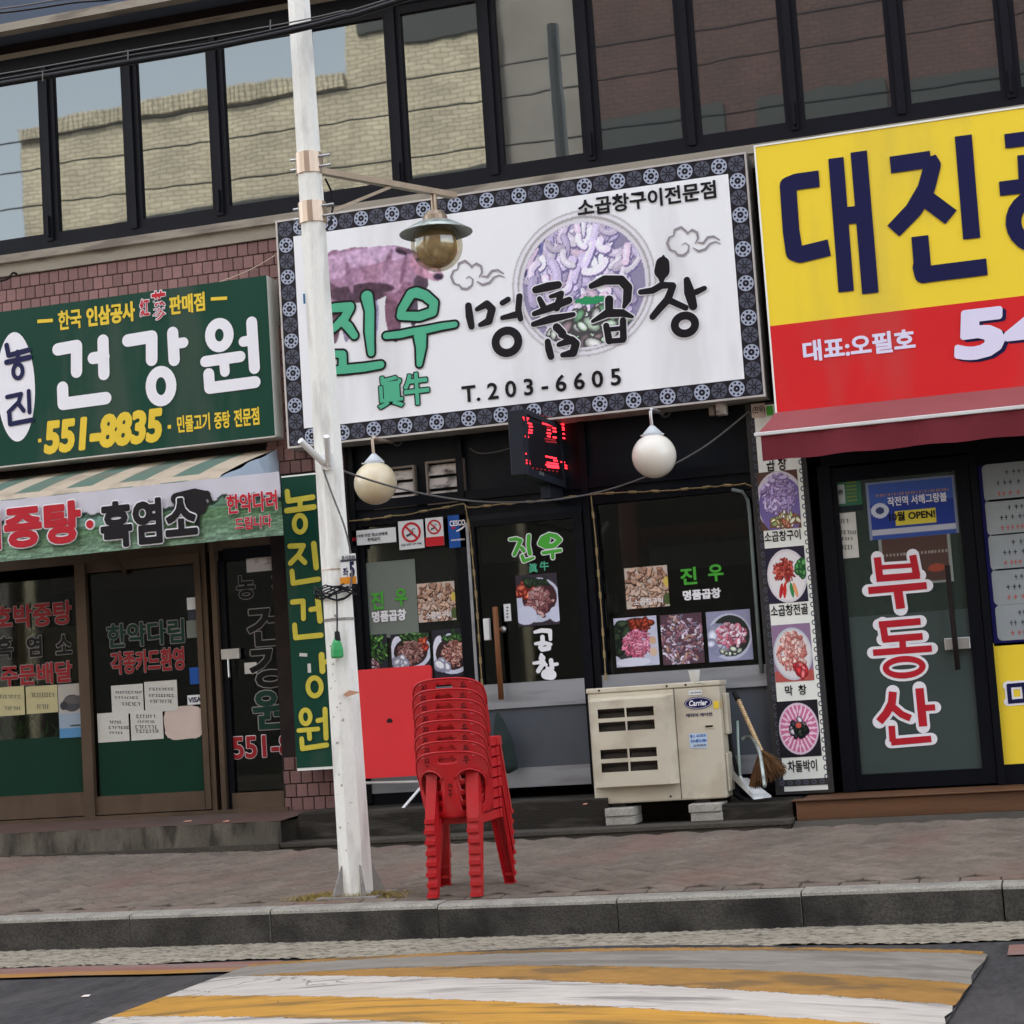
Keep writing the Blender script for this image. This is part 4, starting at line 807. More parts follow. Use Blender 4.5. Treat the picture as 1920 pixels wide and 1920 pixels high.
def f_cold(p):
    p.c[:] = (52, 52, 60); p.ell(18, 20, 34, 30, (200, 196, 216)); p.blobs(60, 60, 40, 44, 36, [(70, 110, 56), (96, 140, 72), (54, 84, 46)], 12, 4, (30, 46, 30), 40); p.blobs(70, 30, 84, 34, 20, [(186, 150, 156), (150, 90, 96), (206, 180, 186)], 7, 1.8, (80, 46, 50), 41)
def f_roast(p):
    p.c[:] = (60, 52, 60); p.ell(50, 50, 56, 52, (196, 200, 216)); p.ell(55, 45, 42, 40, (70, 44, 46)); p.blobs(20, 22, 26, 18, 20, [(190, 80, 60), (214, 110, 84)], 9, 1.6, (110, 36, 30), 50); p.blobs(12, 50, 10, 26, 8, [(50, 66, 48)], 9, 2, (30, 40, 30), 51); p.strips(120, 54, 50, 26, 30, [(150, 98, 98), (176, 126, 124), (124, 74, 76), (190, 150, 146)], 2.8, 11, (70, 40, 44), 52); p.ell(20, 84, 26, 22, (206, 208, 226)); p.ell(92, 86, 16, 18, (206, 208, 226))
for (x0, y0, x1, y1), fn in (((1419, 887, 1503, 989), f_purple), ((1433, 1029, 1516, 1127), f_kimchi), ((1446, 1173, 1527, 1275), f_makchang), ((1455, 1316, 1541, 1417), f_rose)):
    mb, cl = picture(x0, y0, x1, y1, MY-.003, 110, fn); mb.build('food_picture', 'picture', ms, colors=cl)
mb = MB(); text_r(mb, '곱 창', (1437, 872), (1474, 868), 26, MY-.004, .02); text_r(mb, '소곱창구이', (1433, 1007), (1501, 1002), 20, MY-.004, .02); text_r(mb, '소곱창전골', (1445, 1146), (1515, 1141), 21, MY-.004, .02); text_r(mb, '막  창', (1472, 1296), (1512, 1292), 19, MY-.004, .02); text_r(mb, '차돌박이', (1477, 1438), (1532, 1434), 22, MY-.004, .02); mb.build('captions', 'print_black', ms)
tag(MB().prect(1408, 758, 1436, 781, MY-.006).build('sticker', 'paper_pink', None), 'small cream sticker with a round mark at the top of the menu strip', 'sticker')
st_o = bpy.data.objects['sticker']; ROOT['sticker'] = Vector((0, 0, 0))
mb = MB(); text_r(mb, '(진우)', (1411, 771), (1434, 767), 15, MY-.009, .02); mb.build('lettering', 'print_black', st_o); MB().prect(1436.5, 762, 1450, 778, MY-.006).build('green_patch', 'vivid_green', st_o)
# ---------------------------------------------------------------- stickers, posters and lettering on the glass
def poster(name, px, Y, label, cat, paint=None, mat='paper', n=96, group=None, dep=0):
    if paint:
        mb, cl = picture(*px, Y, n, paint); return solo(mb, name, 'picture', label, cat, group, colors=cl)
    return solo(MB().prect(*px, Y) if not dep else MB().pbox(*px, Y, dep), name, mat, label, cat, group)
def on(parent, body, L, R, h, Y, mat, bold=.02, name='lettering', grow=0):
    mb = MB(); text_r(mb, body, L, R, h, Y, bold, grow); return mb.build(name, mat, parent)
WG = 13.002
poster('food_poster', (781, 1095, 856, 1162), WG, 'small grilled meat picture on the left restaurant window beside a frosted sheet', 'poster', f_grill); pp = bpy.context
gp = [o for o in bpy.data.objects if o.name == 'food_poster'][0]; on(gp, '소곱창구이', (798, 1155), (846, 1151), 12, WG-.003, 'print_white', .02)
pals = [(150, 110, 104), (120, 80, 74), (176, 136, 126)]
G3 = None
poster('food_poster', (676, 1192, 729, 1262), WG, 'food picture with green leaves partly behind the white pole', 'poster', f_cold)
poster('food_poster', (732, 1190, 808, 1252), WG, 'grilled meat plate picture just above the red table top', 'poster', f_plate(60, pals))
poster('food_poster', (810, 1182, 888, 1266), WG, 'meat plate picture with a white price tag below, left of the wooden door handle', 'poster', f_plate(70, [(176, 120, 108), (206, 160, 146), (140, 84, 76)]))
poster('price_tag', (875, 1263, 895, 1277), WG-.004, 'tiny white tag under the plate picture left of the restaurant door', 'tag', mat='white_plastic')
poster('food_poster', (966, 1080, 1050, 1170), 12.958, 'roast meat picture stuck on the restaurant door under the green lettering', 'poster', f_roast, n=80)
poster('food_poster', (1170, 1066, 1256, 1136), WG, 'small grilled meat picture on the right restaurant window left of the green lettering', 'poster', f_grill)
gp = bpy.data.objects[[o.name for o in bpy.data.objects if o.name.startswith('food_poster')][-1]]; on(gp, '소곱창구이', (1188, 1130), (1243, 1125), 12, WG-.003, 'print_white', .02)
poster('food_poster', (1150, 1160, 1237, 1246), WG, 'pink raw meat plate picture, leftmost of the three above the air conditioner', 'poster', f_pink, n=104)
poster('food_poster', (1237, 1154, 1322, 1242), WG, 'mixed stir-fry picture in the middle of the three above the air conditioner', 'poster', f_mixed, n=104)
poster('food_poster', (1323, 1148, 1413, 1236), WG, 'pan of white and pink meat picture, rightmost of the three above the air conditioner', 'poster', f_tube, n=104)
fs = poster('frosted_sheet', (674, 1057, 786, 1191), WG+.004, 'plain grey-green frosted sheet on the left restaurant window', 'window film', mat=M('frost_sheet', (118, 126, 116), .5, var=.06, scale=2))
def shop_name(label, pts):
    a, b, c, d = pts
    o = thing('window_lettering', label, 'lettering', P(*c[0], WG))
    for ch_, q in (('진', a), ('우', b)): mb = MB(); text_r(mb, ch_, q[0], q[1], 31, WG-.004, .03); mb.build('letter', 'vivid_green', o)
    on(o, '명품곱창', c[0], c[1], d, WG-.004, 'print_white', .045)
shop_name('green and white shop name on the frosted sheet in the left window', (((696, 1127), (719, 1125)), ((741, 1121), (763, 1119)), ((698, 1157), (761, 1152)), 19))
shop_name('green and white shop name on the dark right window above the cooler', (((1276, 1081), (1306, 1079)), ((1328, 1075), (1356, 1073)), ((1281, 1117), (1351, 1111)), 18))
# door lettering
D2 = (880, 880, .20833); DY = 12.958
dl = [S([(365, 632), (420, 625), (465, 640)], [24, 32, 30], D2), S([(460, 640), (440, 690), (405, 765)], [34, 36, 34], D2), S([(470, 705), (492, 735)], 30, D2), S([(535, 600), (530, 680), (545, 760)], [36, 34, 36], D2), S([(475, 780), (490, 825), (578, 795)], [32, 32, 20], D2),
      S([(720, 585), (780, 605), (815, 635), (760, 685), (690, 695), (635, 668), (660, 620), (720, 585)], [30, 44, 40, 44, 40, 40, 44, 30], D2), S([(700, 620), (690, 660)], 60, D2), S([(665, 752), (820, 728)], 30, D2), S([(748, 745), (752, 795)], 32, D2)]
dn = thing('door_lettering', 'green outlined shop name over white letters running down the restaurant door', 'lettering', P(1000, 1150, DY))
letters(dn, dl, DY, 'vivid_green', 'print_white', .007, 'green_lettering')
mb = MB(); text_r(mb, '眞', (991, 1066), (1008, 1064), 17, DY-.004, .02); text_r(mb, '牛', (1012, 1062), (1029, 1060), 17, DY-.004, .02); mb.build('green_small_lettering', 'print_green', dn)
wl_ = [S([(590, 1465), (650, 1450), (725, 1455), (730, 1530)], [28, 38, 40, 30], D2), S([(658, 1510), (662, 1570)], 40, D2), S([(595, 1570), (662, 1560), (735, 1575)], [26, 40, 26], D2), S([(640, 1600), (655, 1620), (715, 1610), (715, 1590)], 42, D2),
       S([(648, 1670), (655, 1700)], [30, 60], D2), S([(580, 1745), (650, 1735), (690, 1760)], [26, 34, 30], D2), S([(670, 1740), (620, 1815)], [40, 40], D2), S([(735, 1720), (745, 1790)], 40, D2), S([(745, 1760), (790, 1752)], 30, D2), S([(700, 1790), (740, 1800)], 30, D2), S([(690, 1845), (740, 1850)], 88, D2)]
letters(dn, wl_, DY, 'print_white', None, 0, 'white_lettering')
nt_ = poster('door_notice', (944, 1133, 959, 1164), DY, 'narrow white notice beside the wooden door handle', 'notice', mat='white_plastic')
mb = MB(); [mb.disc(F(951.5, 1139+k*6, DY)[0], DY-.003, F(951.5, 1139+k*6, DY)[1], .008, .007, 6) for k in range(4)]; mb.build('print', 'ink', nt_)
# signs over the left window
def mini(name, px, label, cat, mat, Y=12.95, dep=.006): return poster(name, px, Y, label, cat, mat=mat, dep=dep)
ns = mini('age_notice', (660, 996, 743, 1016), 'long white strip notice right of the pole above the frosted sheet', 'notice', 'white_plastic', 12.95)
on(ns, '19세 미만 청소년에게', (670, 1004), (726, 1001), 6, 12.947, 'ink', .03); on(ns, '판매금지', (689, 1012), (712, 1010), 6, 12.947, 'ink', .03); on(ns, '19', (661, 1012), (667, 1011), 7, 12.9465, 'print_red', .02)
n1 = mini('no_smoking_sign', (746, 978, 796, 1027), 'white square no-smoking sign with a thick red ring, left of the other one', 'sign', 'white_plastic')
n2 = mini('no_smoking_sign', (797, 972, 833, 1022), 'narrow no-smoking sign with a red lower third beside the blue one', 'sign', 'white_plastic')
def nosmoke(o, cx, cy, r, Y=12.947):
    mb = MB(); q = F(cx, cy, Y); k = mpp(cx, cy, Y); mb.ring(q[0], Y, q[1], r*k*.78, r*k*.78, r*k, r*k, 28); stroke(mb, [(cx-r*.6, cy-r*.6), (cx+r*.6, cy+r*.6)], r*.2, Y-.001); mb.build('ring', 'print_red', o)
    mb = MB(); stroke(mb, [(cx-r*.5, cy+r*.4), (cx+r*.15, cy+r*.05)], r*.2, Y-.0005, (0, 0, 1), False); stroke(mb, [(cx+r*.2, cy), (cx+r*.05, cy-r*.3), (cx+r*.35, cy-r*.4)], r*.07, Y-.0005); mb.build('cigarette', 'ink', o)
nosmoke(n1, 771, 998, 18); nosmoke(n2, 814, 988, 13)
on(n1, '금연구역', (751, 1022), (790, 1019), 4, 12.946, 'ink', .02); MB().prect(797.5, 1008, 833, 1022, 12.9485).build('red_panel', 'print_red', n2)
cs = mini('pest_control_sign', (839, 967, 876, 1025), 'blue rounded sign at the top corner of the left restaurant window', 'sign', 'blue_print')
mb = MB(); text_r(mb, 'CESCO', (843, 982), (872, 979), 10, 12.947, .03); stroke(mb, [(856, 996), (864, 992), (873, 985)], [2, 3, 1.5], 12.946); mb.build('lettering', 'print_white', cs); MB().disc(F(850, 990, 12.947)[0], 12.947, F(850, 990, 12.947)[1], .016, .008, 12).build('red_mark', 'print_red', cs)
on(cs, 'MEMBERS', (846, 1013), (871, 1011), 3, 12.947, 'print_white', .02)
# left shop window lettering
LG = 12.998
def wtext(label, rows, Y=LG, name='window_lettering', loc=(100, 1200)):
    th = thing(name, label, 'lettering', P(*loc, Y))
    mbs = {}
    for body, L, R, h, mat, omat, gr in rows:
        if omat:
            mb = mbs.setdefault((omat, 0), MB()); text_r(mb, body, L, R, h, Y, .03, grow=gr)
        mb = mbs.setdefault((mat, 1), MB()); text_r(mb, body, L, R, h, Y-.004, .03)
    for (m_, k), mb in mbs.items(): mb.build('letter_outline' if k == 0 else 'lettering', m_, th)
    return th
M('outline_grey', (150, 145, 141), .5, var=.05); M('film_dark', (14, 15, 16), .35, var=.05); M('film_red', (150, 36, 40), .45, var=.05); M('film_green_dk', (20, 54, 44), .4)
wtext('red and black outlined words on the far left shop window', [('호박중탕', (-12, 1159), (134, 1148), 38, 'film_red', 'outline_grey', .03), ('흑', (-8, 1216), (24, 1213), 36, 'film_dark', 'outline_grey', .03), ('염', (50, 1213), (78, 1211), 34, 'film_dark', 'outline_grey', .03), ('소', (105, 1209), (134, 1207), 32, 'film_dark', 'outline_grey', .03), ('주문배달', (2, 1269), (135, 1258), 34, 'film_red', 'outline_grey', .03)])
wtext('two outlined lines of words on the brown sliding door', [('한약다림', (201, 1192), (345, 1184), 40, 'film_green_dk', 'outline_grey', .03), ('각종카드환영', (208, 1243), (345, 1235), 38, 'film_red', 'outline_grey', .03)], 12.978, loc=(280, 1210))
th = wtext('large hollow outlined shop name and red phone digits on the narrow dark door', [('농', (444, 1102), (478, 1100), 40, 'film_dark', 'outline_grey', .025), ('진', (510, 1097), (540, 1095), 38, 'film_dark', 'outline_grey', .025), ('건', (464, 1175), (532, 1171), 68, 'film_dark', 'outline_grey', .022), ('강', (468, 1252), (544, 1248), 70, 'film_dark', 'outline_grey', .022), ('원', (474, 1331), (540, 1327), 68, 'film_green_dk', 'outline_grey', .022), ('551-8835', (436, 1402), (620, 1392), 38, 'film_red', 'print_white', .02)], 12.978, loc=(500, 1250))
# paper notices of the left shop
def notice(px, label, lines, Y, mat='paper', name='paper_notice'):
    o = poster(name, px, Y, label, 'paper', mat=mat)
    r = random.Random(px[0]); mb = MB()
    for (y, x0, x1, h) in lines:
        x = x0
        while x < x1:
            w = r.uniform(3, 6); ang = r.choice((0, 1, 2)); q0 = F(x, y-h/2, Y-.003); q1 = F(x+w*.75, y+h/2, Y-.003)
            mb.quad((q0[0], Y-.003, q0[1]-.004), (q1[0], Y-.003, q0[1]-.004), (q1[0], Y-.003, q0[1]), (q0[0], Y-.003, q0[1]))
            xx = q0[0] if ang else q1[0]-.005
            mb.quad((xx, Y-.0032, q1[1]), (xx+.005, Y-.0032, q1[1]), (xx+.005, Y-.0032, q0[1]), (xx, Y-.0032, q0[1]))
            if ang == 2: mb.quad((q0[0], Y-.0034, q1[1]), (q1[0], Y-.0034, q1[1]), (q1[0], Y-.0034, q1[1]+.004), (q0[0], Y-.0034, q1[1]+.004))
            x += w+1
    mb.build('handwriting', 'ink', o); return o
M('paper_yellow', (190, 180, 136), .7, var=.06)
notice((-40, 1292, 47, 1340), 'yellowish price paper at the far left edge of the window', [(1306, 0, 40, 6), (1328, 8, 36, 6)], LG, 'paper_yellow')
notice((48, 1288, 109, 1335), 'yellowish price paper with blue writing in the left shop window', [(1303, 58, 98, 8), (1325, 70, 92, 8)], LG-.002, 'paper_yellow')
def f_flyer(p):
    p.c[:] = (176, 170, 160); p.ell(50, 36, 34, 16, (74, 74, 78)); p.ell(60, 30, 40, 8, (96, 92, 90)); p.ell(20, 40, 14, 8, (60, 60, 62)); m = p.Y > 54; p.c[m] = (150, 164, 176); m = p.Y > 82; p.c[m] = (90, 140, 180); p.ell(60, 78, 24, 2, (70, 80, 90))
poster('flyer', (108, 1284, 164, 1381), LG-.004, 'flyer with a dark photograph and blue foot in the left shop window', 'flyer', f_flyer)
DG = 12.978
notice((208, 1286, 270, 1336), 'upper left white notice of the four on the sliding door', [(1298, 216, 262, 4), (1308, 216, 255, 4), (1320, 228, 262, 6)], DG)
notice((270, 1279, 334, 1332), 'upper right white notice of the four on the sliding door', [(1292, 280, 326, 5), (1304, 280, 326, 5), (1315, 282, 322, 6)], DG-.002)
notice((182, 1338, 243, 1389), 'lower left white notice of the four on the sliding door', [(1354, 205, 226, 5), (1364, 204, 238, 5), (1374, 205, 228, 4)], DG-.001)
notice((244, 1334, 307, 1385), 'lower right white notice of the four on the sliding door', [(1343, 256, 290, 6), (1353, 258, 290, 4), (1363, 254, 296, 6), (1371, 256, 296, 6)], DG-.003)
pc = MB(); c = F(345, 1355, DG); vs = []; k = mpp(345, 1355, DG)
for i in range(40):
    t = i*6.283/40; ex = abs(math.cos(t))**.5*math.copysign(1, math.cos(t)); ez = abs(math.sin(t))**.5*math.copysign(1, math.sin(t)); j = 1+random.uniform(-.03, .03); vs.append((c[0]+37*k*ex*j, DG, c[1]+28*k*ez*j))
pc.add(vs, [tuple(range(40))]); solo(pc, 'paper_notice', 'paper_pink', 'pinkish notice with wavy torn edges on the sliding door', 'paper')
cs_ = [((350, 1121, 370, 1142), 'white card sticker, topmost on the right edge of the sliding door'), ((352, 1144, 371, 1162), 'dark card sticker second from the top on the sliding door'), ((349, 1164, 372, 1195), 'pale card sticker third from the top on the sliding door'), ((355, 1252, 376, 1282), 'blue sticker above the lowest card sticker on the sliding door')]
for i, (px, lb) in enumerate(cs_): poster('card_sticker', px, DG, lb, 'sticker', mat=('white_plastic', 'ink', 'frost_sheet', 'blue_print')[i])
v = poster('card_sticker', (351, 1304, 378, 1320), DG, 'white and blue card payment sticker low on the sliding door', 'sticker', mat='white_plastic'); on(v, 'VISA', (353, 1313), (377, 1311), 9, DG-.003, 'print_navy', .03)
poster('window_notice', (461, 1040, 524, 1068), DG, 'dim pale notice at the top of the narrow dark door', 'notice', mat='louvre_board')
poster('door_card', (458, 1243, 482, 1262), DG, 'small cream card on the narrow dark door between the big letters', 'card', mat='paper')
vg_ = MB(); r = random.Random(4)          # plants seen through the left window
for k in range(70):
    x = r.uniform(-30, 160); y = r.uniform(1345, 1390); a = P(x, y, 13.06+r.random()*.08); an = r.uniform(-1.2, 1.2); l = r.uniform(.06, .16)
    b = (a[0]+l*math.sin(an), a[1], a[2]+l*math.cos(an)*.6); vg_.add([(a[0]-.012, a[1], a[2]-.05), (a[0]+.012, a[1], a[2]-.05), (b[0]+.01, b[1]-.02, b[2]), (b[0]-.004, b[1]-.01, b[2]+.03)], [(0, 1, 2, 3)])
M('leaf', (96, 176, 70), .5, var=.3, scale=20); o = solo(vg_, 'potted_greens', 'leaf', 'bright green leaves behind the glass of the left shop window', 'plant'); o['kind'] = 'stuff'
# right shop: posters, letters, panel
RG = 12.995
def f_blue(p):
    p.c[:] = (70, 96, 168); m = p.Y > 40; p.c[m] = (46, 64, 140); m = p.Y > 82; p.c[m] = (180, 182, 190); m = p.Y > 93; p.c[m] = (60, 84, 150); m = (p.X < 3) | (p.X > 97) | (p.Y < 3); p.c[m] = (130, 140, 160); p.ell(14, 50, 10, 13, (200, 204, 214)); p.ell(14, 50, 5, 6, (60, 70, 110)); m = (p.X > 30) & (p.X < 76) & (p.Y > 54) & (p.Y < 78); p.c[m] = (214, 196, 70); m = (p.X > 10) & (p.X < 92) & (p.Y > 22) & (p.Y < 26); p.c[m] = np.where((np.sin(p.X[m]*2) > 0)[:, None], (170, 130, 110), (64, 84, 150))
bp_ = poster('poster', (1622, 906, 1799, 999), RG, 'blue opening poster with a yellow pill on the right glass door', 'poster', f_blue, n=110)
on(bp_, '작전역 서해그랑블', (1664, 940), (1775, 932), 18, RG-.003, 'print_white', .02); on(bp_, '10월 OPEN!', (1667, 969), (1753, 963), 17, RG-.003, 'print_black', .03)
def f_green(p): p.c[:] = (60, 110, 84); m = (p.X < 58) & (p.X > 6) & (p.Y < 74) & (p.Y > 8); p.c[m] = (176, 184, 178); m = p.Y > 82; p.c[m] = (40, 46, 48); m = (p.X > 62) & (p.X < 88) & (np.sin(p.Y*.5) > .2) & (p.Y < 76); p.c[m] = (120, 130, 70)
g_ = poster('poster', (1540, 908, 1618, 955), RG, 'small green and white poster at the top left of the right glass door', 'poster', f_green); on(g_, '1', (1550, 922), (1560, 921), 15, RG-.003, 'print_red', .04); on(g_, '억원', (1561, 924), (1580, 922), 10, RG-.003, 'ink', .03)
notice((1547, 965, 1611, 1045), 'white handwritten notice under the green poster', [(977, 1565, 1590, 8), (998, 1560, 1606, 7), (1010, 1568, 1600, 5), (1026, 1560, 1600, 8)], RG)
def f_brown(p): p.c[:] = (84, 64, 58); m = (p.X < 4) | (p.X > 96) | (p.Y < 5) | (p.Y > 96); p.c[m] = (140, 144, 138); p.ell(78, 70, 12, 8, (150, 74, 56)); m = (p.Y > 34) & (p.Y < 41) & (np.sin(p.X*1.3) > -.2); p.c[m] = (150, 140, 130)
poster('poster', (1646, 1008, 1789, 1090), RG+.001, 'brown poster behind the first big red letter on the right glass door', 'poster', f_brown, n=80)
T8 = (1380, 640, .28125); T9 = (1400, 1180, .27083)
bt = thing('door_lettering', 'three large red letters with white outlines running down the right glass door', 'lettering', P(1690, 1220, RG))
bl_ = [S([(942, 1440), (958, 1575)], 48, T8, False), S([(1178, 1425), (1205, 1565)], 48, T8, False), S([(950, 1508), (1190, 1492)], 30, T8, False), S([(935, 1582), (1226, 1560)], 46, T8, False), S([(882, 1662), (1272, 1628)], 48, T8, False), S([(1078, 1650), (1098, 1782)], 60, T8, False),
       S([(1648, 1171.5), (1726, 1165)], 13, (0, 0, 1), False), S([(1655, 1168), (1660, 1202)], 13, (0, 0, 1), False), S([(1655, 1199), (1730, 1193)], 13, (0, 0, 1), False), S([(1078, 70), (1082, 140)], 46, T9, False), S([(875, 162), (1282, 132)], 46, T9, False), O(1090, 262, 128, 58, 44, T9),
       S([(1012, 432), (1005, 510), (968, 580), (918, 640)], 56, T9, False), S([(1015, 540), (1075, 590), (1135, 615)], 48, T9, False), S([(1196, 408), (1222, 672)], 58, T9, False), S([(1215, 545), (1305, 540)], 44, T9, False), S([(1004, 668), (1012, 778)], 46, T9, False), S([(1000, 782), (1278, 758)], 46, T9, False)]
letters(bt, bl_, RG-.004, M('letter_red', (186, 36, 48), .45, var=.03), 'print_white', .019, 'red_lettering')
PY = 12.99; pa = RC(1833, 874, 1990, 1203, PY)
pn = solo(MB().box(pa[0], pa[1]+.3, PY, PY+.01, pa[2], pa[3]), 'listing_panel', M('panel_blue', (20, 20, 84), .45, var=.06), 'dark blue listing panel with five whitish cards at the right edge', 'panel')
M('card_white', (150, 156, 156), .5, var=.06, scale=5)
for k, (x0, y0, x1, y1) in enumerate(((1840, 872, 1960, 932), (1846, 938, 1966, 996), (1852, 1003, 1972, 1062), (1858, 1068, 1978, 1127), (1865, 1135, 1985, 1194))):
    a = RC(x0, y0, x1, y1, PY-.002); r_ = .035; vs = []
    for cx, cz, a0 in ((a[1]-r_, a[3]-r_, 0), (a[0]+r_, a[3]-r_, 90), (a[0]+r_, a[2]+r_, 180), (a[1]-r_, a[2]+r_, 270)):
        for q in range(5): t = rad(a0+q*22.5); vs.append((cx+r_*math.cos(t), PY-.003, cz+r_*math.sin(t)))
    cd = MB().add(vs, [tuple(range(20))]).build('listing_card', 'card_white', pn)
    mb = MB(); mr = MB(); rr_ = random.Random(k)
    for row_, m2 in ((.25, mb), (.52, mb), (.8, mr)):
        x = a[0]+(.15 if row_ < .4 else .09)
        while x < a[1]-.04:
            z = a[3]-(a[3]-a[2])*row_; w = rr_.uniform(.014, .026); m2.quad((x, PY-.006, z-.002), (x+w, PY-.006, z-.002), (x+w, PY-.006, z+.004), (x, PY-.006, z+.004)); m2.quad((x+w*.4, PY-.0065, z-.018), (x+w*.4+.005, PY-.0065, z-.018), (x+w*.4+.005, PY-.0065, z+.016), (x+w*.4, PY-.0065, z+.016)); x += w+rr_.uniform(.008, .03)
    mb.build('handwriting', 'ink', cd); mr.build('red_handwriting', 'ink_red', cd)
pa = RC(1857, 1206, 2000, 1443, PY); yp = solo(MB().box(F(1868, 1320, PY)[0], pa[1]+.3, PY, PY+.01, pa[2], F(1860, 1207, PY)[1]), 'yellow_panel', 'sign_yellow', 'plain yellow panel with a navy letter below the blue listing panel', 'panel')
q = [S([(1891, 1284), (1894, 1316)], 8, (0, 0, 1), False), S([(1888, 1286), (1922, 1283)], 8, (0, 0, 1), False), S([(1890, 1316), (1925, 1313)], 8, (0, 0, 1), False), S([(1919, 1283), (1923, 1315)], 8, (0, 0, 1), False), S([(1938, 1262), (1944, 1335)], 8, (0, 0, 1), False), S([(1956, 1260), (1962, 1336)], 8, (0, 0, 1), False)]
letters(yp, q, PY-.003, 'print_navy', 'print_white', .014, 'navy_lettering')
# ---------------------------------------------------------------- awnings
M('awning_maroon', (111, 41, 49), .8, var=.08, scale=3, bump=.2, bscale=200); M('awning_white_bar', (220, 218, 214), .4, metal=.2, var=.04)
aw = thing('awning', 'maroon fabric awning with a white front bar over the right shop', 'awning', (.3, 12.6, 2.3))
b0_ = P(1418, 815.5, 12.3); zb = b0_[2]; ax0, ax1 = b0_[0], 2.6; zk = P(1470, 752, 12.9)[2]; xk = P(1467, 752, 12.9)[0]
M('awning_maroon_skylit', (142, 76, 77), .85, var=.08, scale=3)  # canopy maroon lightened: sky light on its top put into the colour
MB().grid(lambda u, v: (ax0+.01+(ax1-ax0)*u+(xk-ax0-.0)*v*(1-u)*1., 12.31+.6*v, zb+.012+(zk-zb)*v-.012*math.sin(math.pi*v)), 30, 8).build('canopy', 'awning_maroon_skylit', aw, smooth=True)
zv = P(1430, 865, 12.3)[2]
MB().grid(lambda u, v: (ax0+.03+(ax1-ax0)*u, 12.295+.012*math.sin(u*40)*(1-v)+.006*math.sin(u*91), zv+(zb-zv-.006)*v+.004*math.sin(u*60)*(1-v)), 120, 6).build('valance', 'awning_maroon', aw, smooth=True)
MB().box(ax0-.012, ax1, 12.28, 12.315, zb-.012, zb+.014).build('front_bar', 'awning_white_bar', aw, bevel=.005)
for x in (ax0+.35, 1.6): MB().tube([(x, 12.32, zb), (x, 12.62, zb-.12), (x, 12.95, zb+.08)], .015).build('arm', 'awning_white_bar', aw)
# left striped awning
AY = 12.15
M('awning_beige', (186, 170, 148), .8, var=.06, scale=4, dirt=(130, 116, 100), dscale=4, damt=.5); M('awning_green', (96, 118, 104), .85, var=.08, scale=4, dirt=(110, 104, 92), dscale=4, damt=.6)
al = thing('awning', 'old beige and green striped awning over the left shop', 'awning', (-7.4, 12.6, 2.3))
lx1 = P(410, 896, AY)[0]; lz = P(410, 896, AY)[2]; kz = P(430, 852, 12.95)[2]; kx = P(519, 846, 12.95)[0]
nst = 12; sw = .44
sh = -.10
for k in range(nst):
    x1 = lx1-.03-k*sw/2*1.0; x0 = x1-sw/2
    def fn(u, v, x0=x0, x1=x1, k=k):
        xb = x0+(x1-x0)*u; xt = (x0+(x1-x0)*u)+.12 if k else xb+(kx-lx1+.03)*u+.12*(1-u); return (xb+(xt-xb)*v, AY+(12.95-AY)*v, lz+.0+(kz-lz)*v+.015*math.sin(math.pi*v))
    MB().grid(fn, 4, 6).build('stripe', 'awning_green' if k % 2 == 1 else 'awning_beige', al, smooth=True)
MB().grid(lambda u, v: (-9.4+(lx1+9.4)*u, AY+.10*(v), lz-.004+.06*v), 20, 2).build('front_hem', 'awning_beige', al)
M('awning_side', (185, 198, 212), .8, var=.08, scale=3, dirt=(120, 130, 136), dscale=3, damt=.5)
zs = P(524, 925, 12.6)[2]
pA, pB, pC, pD = P(410, 896, AY), P(521, 842, 12.93), P(527, 925, 12.93), P(416, 930, AY)
MB().grid(lambda u, v: tuple((np.array(pD)*(1-v)+np.array(pA)*v)*(1-u)+(np.array(pC)*(1-v)+np.array(pB)*v)*u+np.array([0, .025*math.sin(u*15+v*3)*math.sin(math.pi*u), 0])), 24, 10).build('side_flap', 'awning_side', al, smooth=True)
for x in (-6.9, -8.3): MB().tube([(x, AY+.03, lz-.02), (x, 12.96, lz-.55)], .014).build('strut', 'brown_frame', al)
# banner under it
BY = AY-.01
bx1 = P(530, 1000, BY)[0]; bz0 = P(530, 1003, BY)[2]; bz1 = lz-.002
def banner(p):
    r = np.random.default_rng(2); nrow, ncol = p.X.shape; sk = 30
    hz_ = 34+3*np.sin(p.X*.4)+2*np.sin(p.X*1.3+1)+1.5*np.sin(p.X*3.1)+(p.X > 70)*4*np.sin(p.X*.9)
    p.c[:] = (206, 202, 208); m = p.Y > hz_; p.c[m] = (52, 66, 56); m = p.Y > hz_+6; p.c[m] = (104, 136, 112)
    t = np.clip((p.Y-45)/55, 0, 1)[..., None]; m = p.Y > 46; base = (1-t)*np.array((96, 132, 92))+t*np.array((128, 156, 132)); nz = np.repeat(r.random((nrow, ncol//6+1)), 6, 1)[:, :ncol]; nz2 = r.random((nrow, ncol))
    p.c[m] = (base*(1+.45*(nz[..., None]-.5)+.3*(nz2[..., None]-.5)))[m]; m = (p.Y > 42) & (p.Y < 58) & (p.X < 72) & (p.X > 45); p.c[m] = p.c[m]*.4+np.array((150, 190, 180))*.6
    m = (p.Y > hz_+5) & (nz > .8) ; p.c[m] = p.c[m]*.7; p.c = np.clip(p.c, 0, 255)
bA = RC(0, 100, 10, 200)
bx0 = -9.3; nu, nv = 260, 44
U, Vv = np.meshgrid(np.linspace(0, 100, nu+1), np.linspace(100, 0, nv+1)); pc_ = Pic(U, Vv, (200, 200, 200)); banner(pc_)
def bfn(u, v): x = bx0+(bx1-bx0)*u; return (x, BY+.01*math.sin(x*7)*(1-v)+.008*math.sin(x*19+v*3), bz0+(bz1-bz0)*v)
